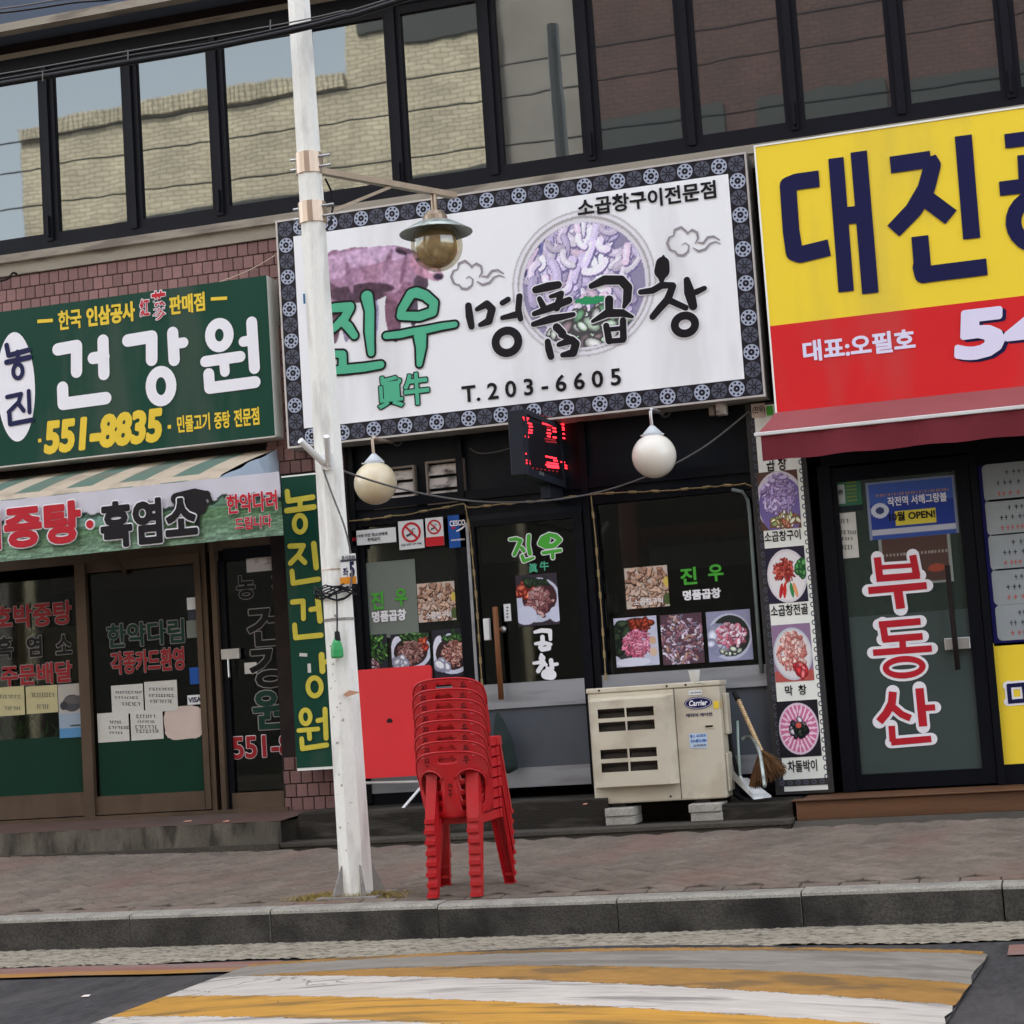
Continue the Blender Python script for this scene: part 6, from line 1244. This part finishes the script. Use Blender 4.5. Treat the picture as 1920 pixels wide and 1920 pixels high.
# ---------------------------------------------------------------- red table top leaning on the window
tY = 12.62; ta = RC(640, 1258, 811, 1453, tY); tb = thing('folding_table', 'red folding table leaning upright between the pole and the chairs', 'table', ((ta[0]+ta[1])/2, tY, .36))
r0 = .03; vs = []
for cx, cz, a0 in ((ta[1]-r0, ta[3]-r0, 0), (ta[0]+r0, ta[3]-r0, 90), (ta[0]+r0, ta[2]+r0, 180), (ta[1]-r0, ta[2]+r0, 270)):
    for q in range(5): t = rad(a0+q*22.5); vs.append((cx+r0*math.cos(t), 0, cz+r0*math.sin(t)))
lean = .14
mb = MB().add([(x, tY+.02+(z-ta[2])*lean-.012, z) for x, y, z in vs]+[(x, tY+.02+(z-ta[2])*lean+.012, z) for x, y, z in vs], [tuple(range(20))[::-1], tuple(range(20, 40))]+[(i, (i+1) % 20, 20+(i+1) % 20, 20+i) for i in range(20)])
M('table_red', (207, 19, 32), .4, var=.04, scale=2, spec=.45); mb.build('table_top', 'table_red', tb)
hc = F(725, 1353, tY); hh = MB(); yy = tY+.02+(hc[1]-ta[2])*lean-.0135; hh.disc(hc[0], yy, hc[1], .022, n=18); hh.build('hole', 'dark_soffit', tb)
for k, y in enumerate((1466,)): MB().tube([P(640, 1469, tY+.05), P(812, 1465, tY+.05)], .011, 8).build('cross_bar', 'awning_white_bar', tb)
MB().tube([P(660, 1469, tY+.05), (ta[0]+.06, tY+.0, .19)], .010, 8).build('leg', 'awning_white_bar', tb); MB().tube([P(798, 1466, tY+.05), P(748, 1524, 12.45)], .010, 8).build('leg', 'awning_white_bar', tb)
# ---------------------------------------------------------------- air conditioner on four blocks
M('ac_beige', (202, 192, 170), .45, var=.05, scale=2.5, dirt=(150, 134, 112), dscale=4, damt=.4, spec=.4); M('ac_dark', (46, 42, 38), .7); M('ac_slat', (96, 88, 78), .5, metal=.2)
ac = thing('air_conditioner', 'beige outdoor air conditioner unit standing on concrete blocks', 'air conditioner', (-2.70, 12.46, .30), rz=.04)
K = dict(loc=(0, 0, 0)); w, d, h = .455, .33, .755
MB().box(-w, w, 0, d, 0, h).build('body', 'ac_beige', ac, bevel=.012, **K)
MB().box(-w-.008, w+.008, -.008, d+.008, h, h+.035).build('lid', 'ac_beige', ac, bevel=.008, **K)
MB().box(.1435, .1465, -.0035, 0.001, .01, h).build('panel_seam', 'ac_dark', ac, **K)
gd_ = MB(); gx0, gx1, gz0_, gz1_ = -.435, .14, .125, .70; gdp = -.085
rows = [(.582, .645), (.492, .555), (.308, .371), (.218, .281)]; cols = [(-.375, -.188), (-.176, .012)]
# front plate of the guard built round its openings
xs = [gx0]+[v for c in cols for v in c]+[gx1-.05]; zs_ = [gz0_]+sorted(v for r_ in rows for v in r_)+[gz1_]
for i in range(len(xs)-1):
    for j in range(len(zs_)-1):
        if i in (1, 3) and j in (1, 3, 5, 7): continue
        gd_.box(xs[i], xs[i+1], gdp, gdp+.006, zs_[j], zs_[j+1])
gd_.box(gx0, gx0+.006, gdp, 0, gz0_, gz1_); gd_.box(gx0, gx1, gdp, 0, gz0_-.006, gz0_); gd_.add([(gx0, gdp, gz1_), (gx1-.05, gdp, gz1_), (gx1, 0, gz1_+.02), (gx0, 0, gz1_+.02)], [(0, 1, 2, 3)]); gd_.add([(gx1-.05, gdp, gz0_), (gx1, 0, gz0_), (gx1, 0, gz1_+.02), (gx1-.05, gdp, gz1_)], [(0, 1, 2, 3)])
g = gd_.build('wind_guard', 'ac_beige', ac, **K)
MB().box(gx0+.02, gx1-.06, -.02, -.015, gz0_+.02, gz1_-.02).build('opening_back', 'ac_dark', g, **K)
mb = MB()
for (z0, z1) in rows:
    for (xa, xb_) in cols:
        n = 14
        for q in range(n): x = xa+(xb_-xa)*q/n; mb.add([(x, -.055, z0-.01), (x+.004, -.055, z0-.01), (x+.022, -.045, z0+.03), (x+.018, -.045, z0+.03)], [(0, 1, 2, 3)])
        mb.add([(xa, gdp+.007, z1), (xb_, gdp+.007, z1), (xb_, -.03, z1-.022), (xa, -.03, z1-.022)], [(0, 1, 2, 3)])
mb.build('fan_grille', 'ac_slat', g, **K)
lg = MB(); lg.disc(.305, -.003, .645, .095, .042, 28); lg.build('logo_oval', 'print_navy', ac, **K); 
rg = MB(); rg.ring(.305, -.0035, .645, .085, .034, .088, .037, 28); rg.build('logo_ring', 'print_lav', ac, **K)
def ltext(body, x0, x1, z0, z1, y, mat, parent, bold=.02, skew=0):
    V0, Fc = glyphs(body, bold); lo = V0.min(0); hi = V0.max(0); U = (V0-lo)/(hi-lo)
    return MB().add([(x0+u[0]*(x1-x0)+skew*u[1]*(z1-z0), y, z0+u[1]*(z1-z0)) for u in U], Fc).build('lettering', mat, parent, **K)
ltext('Carrier', .240, .365, .626, .665, -.0045, 'print_white', ac, .03, .15); ltext('캐리어 에어컨', .215, .395, .552, .578, -.003, 'ink_nav' if 0 else 'print_navy', ac, .03)
MB().box(.335, .40, -.004, 0, .470, .500).build('maker_slot', 'ac_beige', ac, **K); MB().box(.342, .393, -.0055, -.003, .478, .491).build('slot_label', 'ac_dark', ac, **K)
MB().quad((.225, -.0035, .345), (.345, -.0035, .340), (.349, -.0035, .438), (.229, -.0035, .443)).build('blue_label', M('label_blue', (190, 208, 226), .6), ac, **K)
ltext('뭉스 사다리차', .234, .342, .412, .436, -.0045, 'blue_print', ac, .03); ltext('010-4810-3484', .236, .343, .380, .404, -.0045, 'blue_print', ac, .03); ltext('스카이차', .250, .340, .350, .370, -.0045, 'ink', ac, .03)
MB().quad((.245, -.0035, .702), (.335, -.0035, .70), (.335, -.0035, .73), (.245, -.0035, .732)).build('white_label', 'white_plastic', ac, **K); ltext('-사용시 주의사항', .25, .33, .71, .722, -.0045, 'ink', ac, .02)
MB().quad((w+.0002, .005, .60), (w+.0002, .04, .60), (w+.0002, .04, .65), (w+.0002, .005, .65)).build('yellow_sticker', 'print_yellow', ac, **K); MB().quad((.41, -.0035, .60), (.445, -.0035, .60), (.445, -.0035, .65), (.41, -.0035, .65)).build('yellow_sticker', 'print_yellow', ac, **K)
mb = MB(); [mb.disc(x, yy, z, .008, n=8) for x, z, yy in ((-.37, h+.017, -.0095), (.10, h+.017, -.0095), (.23, h+.017, -.0095), (.128, .42, -.002), (.128, .19, -.002), (-.40, .03, -.001), (.07, .03, -.001), (.12, .60, -.002))]; mb.build('screws', 'ac_dark', ac, **K)
MB().add([(.29, -.003, h+.014), (.37, -.003, h+.014), (.37, -.0095, h+.012), (.29, -.0095, h+.03)], [(0, 1, 2, 3)]).build('green_tape', M('tape_green', (60, 150, 120), .5), ac, **K)
MB().box(w, w+.03, .10, .26, .42, .70).box(w, w+.018, .03, .3, .04, .3).build('valve_cover', 'ac_beige', ac, bevel=.01, **K)
for x in (-.30, .28): MB().box(x-.05, x+.05, .02, .30, -.022, 0).build('foot', 'ac_dark', ac, **K)
M('block_concrete', (158, 152, 142), .9, var=.15, scale=6, bump=.8, bscale=60, fine=.2)
rows_ = [((1136, 1524, 1190, 1536), 'upper concrete block under the left end of the air conditioner'), ((1137, 1537, 1191, 1551), 'lower concrete block under the left end of the air conditioner'), ((1293, 1510, 1354, 1529), 'upper concrete block under the right end of the air conditioner'), ((1297, 1529, 1356, 1547), 'lower concrete block under the right end of the air conditioner')]
for i, (px, lb) in enumerate(rows_):
    z0 = .160 if i % 2 else .2205; z1 = .2195 if i % 2 else .276; xa = P(px[0], px[3], 12.38)[0]; xb_ = P(px[2], px[3], 12.38)[0]
    solo(MB().box(xa, xb_, 12.36+.01*(i % 2), 12.62, z0, z1), 'concrete_block', 'block_concrete', lb, 'block', 'concrete blocks under the air conditioner', bevel=.006)
cu = P(1303, 1276, 12.6); ct = cu[2]; cup = MB().lathe(cu[0], 12.6, [(.001, 1.092), (.030, 1.092), (.040, 1.165), (.042, 1.168), (.038, 1.166), (.028, 1.096)], 20); solo(cup, 'paper_cup', 'white_plastic', 'small white paper cup standing on top of the air conditioner', 'cup', smooth=True)
# hoses, broom, dustpan
M('hose_black', (32, 32, 34), .5); M('straw', (96, 68, 42), .85, var=.25, scale=20, stretch=(1, 1, .15), bump=.6, bscale=90, dirt=(88, 62, 38), dscale=8, damt=.6); M('bamboo', (214, 186, 144), .6, var=.15, scale=30); M('grip_black', (40, 38, 38), .6); M('pan_white', (206, 208, 206), .5, var=.05, dirt=(140, 140, 134), dscale=9, damt=.5); M('pale_green', (176, 194, 184), .5, var=.06)
hs_ = thing('hoses', 'black hoses hanging down beside the right side of the air conditioner', 'hose', P(1375, 1500, 12.75))
for pts, rr in (([(1362, 1340), (1366, 1400), (1372, 1450), (1385, 1490), (1410, 1500)], .014), ([(1366, 1345), (1374, 1410), (1392, 1470), (1418, 1495)], .012), ([(1358, 1360), (1360, 1430), (1370, 1480), (1400, 1502)], .016), ([(1372, 1420), (1380, 1450), (1374, 1490)], .008)):
    MB().tube(spl([P(x, y, 12.72+.02*i) for i, (x, y) in enumerate(pts)]), rr, 8).build('hose', 'hose_black', hs_, smooth=True)
br = thing('broom', 'worn straw broom with a bamboo handle leaning beside the menu strip', 'broom', P(1440, 1485, 12.6))
MB().tube([P(1376, 1297, 12.85), P(1384, 1313, 12.84)], .019, 10).build('grip', 'grip_black', br, smooth=True)
mb = MB(); a = np.array(P(1384, 1312, 12.84)); b = np.array(P(1429, 1412, 12.68)); N = 26
for i in range(N): p = a+(b-a)*i/N; q = a+(b-a)*(i+.86)/N; m_ = (p+q)/2; mb.tube([tuple(p), tuple(m_), tuple(q)], [.0135, .018, .0135], 8)
mb.build('handle', 'bamboo', br, smooth=True)
hp = [(1427, 1408), (1444, 1420), (1476, 1444), (1464, 1462), (1448, 1470), (1430, 1480), (1412, 1483), (1405, 1474), (1408, 1458), (1420, 1440)]
mb = MB(); r = random.Random(8); tip = np.array(P(1427, 1410, 12.68))
for k in range(520):
    t = r.random(); s1 = (1404+72*t+r.uniform(-4, 4), 1482-38*t+r.uniform(-7, 7)); e = np.array(P(*s1, 12.55+r.uniform(0, .12))); e2 = tip+(e-tip)*r.uniform(.82, 1.04); s_ = tip+np.array([r.uniform(-.012, .02), r.uniform(-.012, .012), r.uniform(-.02, .01)]); mid = (s_+e2)/2+np.array([r.uniform(-.01, .012), 0, r.uniform(0, .015)])
    mb.tube([tuple(s_), tuple(mid), tuple(e2)], [.005, .0055, .003], 4)
mb.build('bristles', 'straw', br)
dp = thing('dustpan', 'white dustpan with a pale green stick handle standing against the wall', 'dustpan', P(1400, 1498, 12.55))
MB().tube([P(1383, 1352, 12.85), P(1384, 1400, 12.78), P(1388, 1456, 12.66)], .009, 8).build('handle', 'pale_green', dp, smooth=True)
q = [P(1375, 1462, 12.66), P(1402, 1462, 12.70), P(1446, 1495, 12.50), P(1413, 1499, 12.45)]
mb = MB(); up = Vector((0, .01, .012)); mb.add(q+[tuple(Vector(p)+up) for p in q], [(0, 1, 2, 3), (4, 7, 6, 5), (0, 4, 5, 1), (1, 5, 6, 2), (2, 6, 7, 3), (3, 7, 4, 0)]); mb.add([q[0], q[3], tuple(Vector(q[3])+Vector((0, 0, .03))), tuple(Vector(q[0])+Vector((0, 0, .07)))], [(0, 1, 2, 3)]); mb.tube([P(1388, 1456, 12.66), P(1397, 1475, 12.62)], .012, 8); mb.build('pan', 'pan_white', dp)
solo(MB().tube(spl([P(1392, 1386, 12.8), P(1402, 1381, 12.78), P(1412, 1386, 12.72), P(1424, 1410, 12.6), P(1430, 1445, 12.52), P(1434, 1475, 12.46)]), .013, 8), 'bent_tube', 'shade_metal', 'bent grey tube in front of the straw broom', 'tube', smooth=True)
# dark green bag on the door
bg_ = MB(); T_ = np.array(P(934, 1336, 12.86))
M('bag_green', (40, 50, 48), .7, var=.2, scale=8, bump=.3, bscale=20)
def bag(u, v):
    a = u*2*math.pi; r_ = (.010+.062*min(1, v/.45)**.8*(1+.12*math.sin(a*5+1)))*(1 if v < .9 else math.sqrt(max(0, 1-((v-.9)/.1)**2))); return (T_[0]+.055*v+r_*math.cos(a), T_[1]-.02+r_*.45*math.sin(a), T_[2]-.44*v)
solo(bg_.grid(bag, 30, 14), 'cloth_bag', 'bag_green', 'dark green cloth bag hanging low on the restaurant door beside the chairs', 'bag', smooth=True)
# litter on steps
mb = MB()
for i, (x, y, Y_) in enumerate(((165, 1534, 12.85), (38, 1540, 12.85), (352, 1540, 12.55), (424, 1540, 12.5), (384, 1552, 12.22))):
    pass
M('litter', (220, 206, 196), .7, var=.05); M('leaf_orange', (200, 140, 110), .7)
for i, (x, y, w_, zz, mt, lb) in enumerate(((165, 1534, .035, .352, 'litter', 'white scrap of paper below the brown mullion on the left ledge'), (38, 1541, .03, .352, 'litter', 'white scrap of paper at the far left of the ledge'), (352, 1540, .06, .345, 'leaf_orange', 'orange scrap in the middle of the left ledge'), (424, 1540, .05, .343, 'leaf_orange', 'orange scrap near the right end of the left ledge'), (1097, 1508, .03, .35, 'leaf_orange', 'small orange wrapper on the step beside the air conditioner'), (1240, 1604, .04, .062, 'litter', 'pale flat scrap on the pavement in front of the air conditioner'), (161, 1868, .04, -.180, 'litter', 'tiny white scrap on the asphalt at lower left'), (1674, 1478, .06, .276, 'litter', 'pale leaf on the wooden step by the right door'))):
    p = G(x, y, zz); solo(MB().add([(p[0]-w_/2, p[1]-w_*.3, zz), (p[0]+w_/2, p[1]-w_*.25, zz+.001), (p[0]+w_*.45, p[1]+w_*.3, zz+.006), (p[0]-w_*.4, p[1]+w_*.35, zz+.004)], [(0, 1, 2, 3)]), 'litter', mt, lb, 'litter')
# dry grass round the pole foot
mb = MB(); r = random.Random(12)
for k in range(2600):
    a = r.uniform(0, 6.283); q = abs(r.gauss(0, 1)); x = pb[0]-.03+math.cos(a)*(.10+.11*q)*1.35; y = PYv-.06+math.sin(a)*(.06+.05*q)
    if y < 9.68: y = 9.68+r.random()*.05
    z0 = gz(x, y)+.004; hgt = r.uniform(.008, .04)*(1.1-min(q, 2)*.35); an = r.uniform(0, 6.283); l = hgt*1.1; c, s = math.cos(an)*.0022, math.sin(an)*.0022
    mb.add([(x-c, y-s, z0), (x+c, y+s, z0), (x+l*math.cos(an+1.2), y+l*math.sin(an+1.2), z0+hgt)], [(0, 1, 2)])
g_ = mb.build('grass', M('dry_grass', (150, 132, 74), .9, var=.35, scale=30, island=.3), None); g_['label'] = 'patch of dry yellow grass round the foot of the white pole'; g_['category'] = 'grass'; g_['kind'] = 'stuff'
# ---------------------------------------------------------------- the other side of the street (seen in the upper glass)
def brickmat(name, c1, c2, mc, sc):
    m = bpy.data.materials.new(name); m.use_nodes = True; n = m.node_tree.nodes; L = m.node_tree.links; b = n['Principled BSDF']; b.inputs['Roughness'].default_value = .75
    tc = n.new('ShaderNodeTexCoord'); mp = n.new('ShaderNodeMapping'); mp.inputs['Rotation'].default_value = (rad(90), 0, 0); L.new(tc.outputs['Object'], mp.inputs[0])
    br_ = n.new('ShaderNodeTexBrick'); br_.inputs['Scale'].default_value = 1; br_.inputs['Brick Width'].default_value = .42*sc; br_.inputs['Row Height'].default_value = .15*sc; br_.inputs['Mortar Size'].default_value = .009; br_.inputs['Mortar Smooth'].default_value = .5
    for k, v in (('Color1', c1), ('Color2', c2), ('Mortar', mc)): br_.inputs[k].default_value = (*lin(v), 1)
    L.new(mp.outputs[0], br_.inputs['Vector']); nz = n.new('ShaderNodeTexNoise'); nz.inputs['Scale'].default_value = 1.2; nz.inputs['Detail'].default_value = 6; L.new(tc.outputs['Object'], nz.inputs['Vector'])
    mx = n.new('ShaderNodeMix'); mx.data_type = 'RGBA'; mx.blend_type = 'MULTIPLY'; mx.inputs[0].default_value = .6; L.new(br_.outputs['Color'], mx.inputs[6]); cr = n.new('ShaderNodeMapRange'); cr.inputs[1].default_value = .3; cr.inputs[2].default_value = .7; cr.inputs[3].default_value = .6; cr.inputs[4].default_value = 1.2; L.new(nz.outputs['Fac'], cr.inputs[0]); cc = n.new('ShaderNodeCombineColor'); [L.new(cr.outputs[0], cc.inputs[i]) for i in range(3)]; L.new(cc.outputs[0], mx.inputs[7]); L.new(mx.outputs[2], b.inputs['Base Color'])
    bp_ = n.new('ShaderNodeBump'); bp_.inputs['Strength'].default_value = 1; bp_.inputs['Distance'].default_value = .02; bp_.invert = True; L.new(br_.outputs['Fac'], bp_.inputs['Height']); L.new(bp_.outputs[0], b.inputs['Normal']); MATS[name] = m
brickmat('far_beige_brick', (196, 184, 160), (178, 166, 144), (126, 116, 98), .6); brickmat('far_brown_brick', (78, 50, 45), (68, 43, 39), (56, 40, 37), .55)
M('far_grey_wall', (128, 122, 117), .8, var=.15, scale=.5, dirt=(110, 104, 100), dscale=.8, damt=.6); M('far_window', (44, 47, 46), .4, var=.15, scale=.5, spec=.3); M('far_shade', (52, 50, 47), .8); M('far_red', (96, 24, 22), .6); M('far_white', (200, 198, 192), .6)
def far(name, label, x0, x1, z1, mat, Yb=-6., zwin=(), cat='building', extra=None):
    th = thing(name, label, cat, ((x0+x1)/2, Yb-4, -.18))
    MB().box(x0, x1, Yb-8, Yb, -.18, z1).build('wall', mat, th)
    for (a, b, c, d_, nm, m_) in zwin: MB().box(a, b, Yb, Yb+.06, c, d_).build(nm, m_, th)
    return th
far('brick_building', 'beige brick building across the street with a flat parapet', -19.25, -12.18, 13., 'far_beige_brick', zwin=[(-19, -12.4, 9.7, 10.75, 'window_band', 'far_window')]+[(-19+k*1.7, -17.8+k*1.7, z, z+1.3, 'window', 'far_window') for k in range(4) for z in (5.2, 7.0)]+[(-19, -12.5, .0, 4.9, 'shade_panel', 'far_shade')])  # dark boxes added on the lower floors so the shop glass reflects less
mb = MB(); x = -19.25
while x < -12.25: mb.box(x+.008, x+.10, -6.02, -5.9, 12.72, 13.02); x += .11
mb.build('parapet_tiles', 'far_beige_brick', [o for o in bpy.data.objects if o.name.startswith('brick_building') and o.type == 'EMPTY'][-1])
far('brick_building', 'taller beige brick building across the street with grey upper windows', -12.18, -9.05, 19, 'far_beige_brick', zwin=[(-11.9, -10.95, 13.7, 15.8, 'window', 'far_window'), (-10.7, -9.2, 13.35, 15.8, 'window', 'far_window'), (-11.9, -9.2, 9.7, 10.8, 'window_band', 'far_window'), (-11.9, -9.2, 0, 4.9, 'shade_panel', 'far_shade')]+[(-11.9+k*1.4, -10.8+k*1.4, z, z+1.3, 'window', 'far_window') for k in range(2) for z in (5.2, 7.0)])
far('rendered_building', 'narrow grey rendered building across the street', -9.05, -7.32, 18.6, 'far_grey_wall', Yb=-6.25, zwin=[(-9.0, -7.4, 0, 4.9, 'shade_panel', 'far_shade')]+[(-8.8, -7.6, z, z+1.2, 'window', 'far_window') for z in (5.2, 7.0)])
far('brick_building', 'dark reddish brown brick building across the street', -7.3, 9, 17.2, 'far_brown_brick', zwin=[(-7.0+k*2.7, -4.9+k*2.7, z, z+1.5, 'window', 'far_window') for k in range(6) for z in (5.2, 7.2, 9.75)]+[(-7, 8.8, .0, 4.9, 'shade_panel', 'far_shade')])
far('low_building', 'low plain building across the street at the left end', -32, -19.6, 9.5, 'far_grey_wall', zwin=[(-31+k*2, -29.8+k*2, 4, 5.4, 'window', 'far_window') for k in range(6)])
for k, (a, b) in enumerate((((0, 273), (560, 182)), ((0, 330), (553, 243)), ((0, 398), (563, 323)))):
    p0, p1 = P(*a, 19.), P(*b, 19.); q0, q1 = np.array((p0[0], 7., p0[2])), np.array((p1[0], 7., p1[2])); d = q1-q0
    pts = [tuple(q0+d*t+np.array([0, 0, .25*((t-1.5)/4)**2])) for t in np.linspace(-3, 6, 24)]
    wire('street_cable', pts, .010, 'cable_black', ('highest', 'middle', 'lowest')[k]+' of the three black cables mirrored in the upper windows')
struct(MB().box(-32, 14, -6.0, -3.5, -.19, -.02), 'far_pavement', 'concrete_step')

# ---------------------------------------------------------------- loose pieces of one mesh become parts of their own
def split_loose(o):
    me = o.data; par = list(range(len(me.vertices)))
    def find(i):
        while par[i] != i: par[i] = par[par[i]]; i = par[i]
        return i
    for p in me.polygons:
        r0_ = find(p.vertices[0])
        for v in p.vertices[1:]: par[find(v)] = r0_
    gr = {}
    for p in me.polygons: gr.setdefault(find(p.vertices[0]), []).append(tuple(p.vertices))
    if len(gr) < 2: return
    out = []
    for k, fs in gr.items():
        ids = sorted({v for f in fs for v in f}); mp_ = {v: i for i, v in enumerate(ids)}; m2 = bpy.data.meshes.new(me.name)
        m2.from_pydata([me.vertices[i].co[:] for i in ids], [], [tuple(mp_[v] for v in f) for f in fs]); [m2.materials.append(m) for m in me.materials]; out.append(m2)
    o.data = out[0]
    for m2 in out[1:]: q = o.copy(); q.data = m2; COL.objects.link(q)
for o in list(bpy.data.objects):
    if o.type == 'MESH' and o.parent and o.name.split('.')[0] in ('window_rail', 'partition', 'base_gussets', 'strap_bolts', 'screws', 'wall_core', 'valve_cover', 'listing_card', 'transom_rail'):
        o.name = {'base_gussets': 'base_gusset', 'strap_bolts': 'strap_bolt', 'screws': 'screw'}.get(o.name.split('.')[0], o.name); split_loose(o)
def split_axis(o, ax, name):
    """big signwriting: one part per syllable, told apart by the gaps between them"""
    me = o.data; par = list(range(len(me.vertices)))
    def find(i):
        while par[i] != i: par[i] = par[par[i]]; i = par[i]
        return i
    for p in me.polygons:
        r0_ = find(p.vertices[0])
        for v in p.vertices[1:]: par[find(v)] = r0_
    g = {}
    for p in me.polygons: g.setdefault(find(p.vertices[0]), []).append(tuple(p.vertices))
    iv = sorted((min(me.vertices[v].co[ax] for f in fs for v in f), max(me.vertices[v].co[ax] for f in fs for v in f), k) for k, fs in g.items())
    cl = []; hi = None
    for lo, h_, k in iv:
        if hi is None or lo > hi+.0015: cl.append([]); hi = h_
        cl[-1].append(k); hi = max(hi, h_)
    o.name = name
    if len(cl) < 2: return
    out = []
    for ks in cl:
        fs = [f for k in ks for f in g[k]]; ids = sorted({v for f in fs for v in f}); mp_ = {v: i for i, v in enumerate(ids)}; m2 = bpy.data.meshes.new(name)
        m2.from_pydata([me.vertices[i].co[:] for i in ids], [], [tuple(mp_[v] for v in f) for f in fs]); [m2.materials.append(m) for m in me.materials]; out.append(m2)
    o.data = out[0]
    for m2 in out[1:]: q = o.copy(); q.data = m2; COL.objects.link(q)
SPL = {'black_brush_lettering': 0, 'green_brush_lettering': 0, 'navy_lettering': 0, 'navy_lettering.001': 2, 'navy_lettering.002': 0, 'white_lettering.001': 0, 'white_lettering.002': 2, 'yellow_lettering.001': 2, 'red_lettering.001': 2, 'letter_outline.009': 2, 'phone_number': 0, 'phone_number_shadow': 0, 'black_lettering': 0, 'white_lettering': 0}
for n_, ax in SPL.items():
    o = bpy.data.objects.get(n_)
    if o: split_axis(o, ax, 'letter_outline' if 'outline' in n_ else 'letter')
for o in bpy.data.objects:
    if o.type == 'MESH' and o.parent and o.name.split('.')[0] in ('small_lettering', 'lettering', 'letter_outline', 'handwriting', 'red_handwriting', 'captions', 'yellow_lettering', 'red_lettering', 'green_lettering', 'green_small_lettering', 'print', 'painted_marks', 'painted_word', 'bristles', 'fan_grille', 'parapet_tiles', 'ring_pattern', 'bottom_rings', 'dim_dots', 'red_characters', 'glue_residue', 'cloud_ornaments', 'cow_print', 'bowl_print', 'peeled_letter', 'louvre_lines', 'white_lettering'):
        o['kind'] = 'stuff'
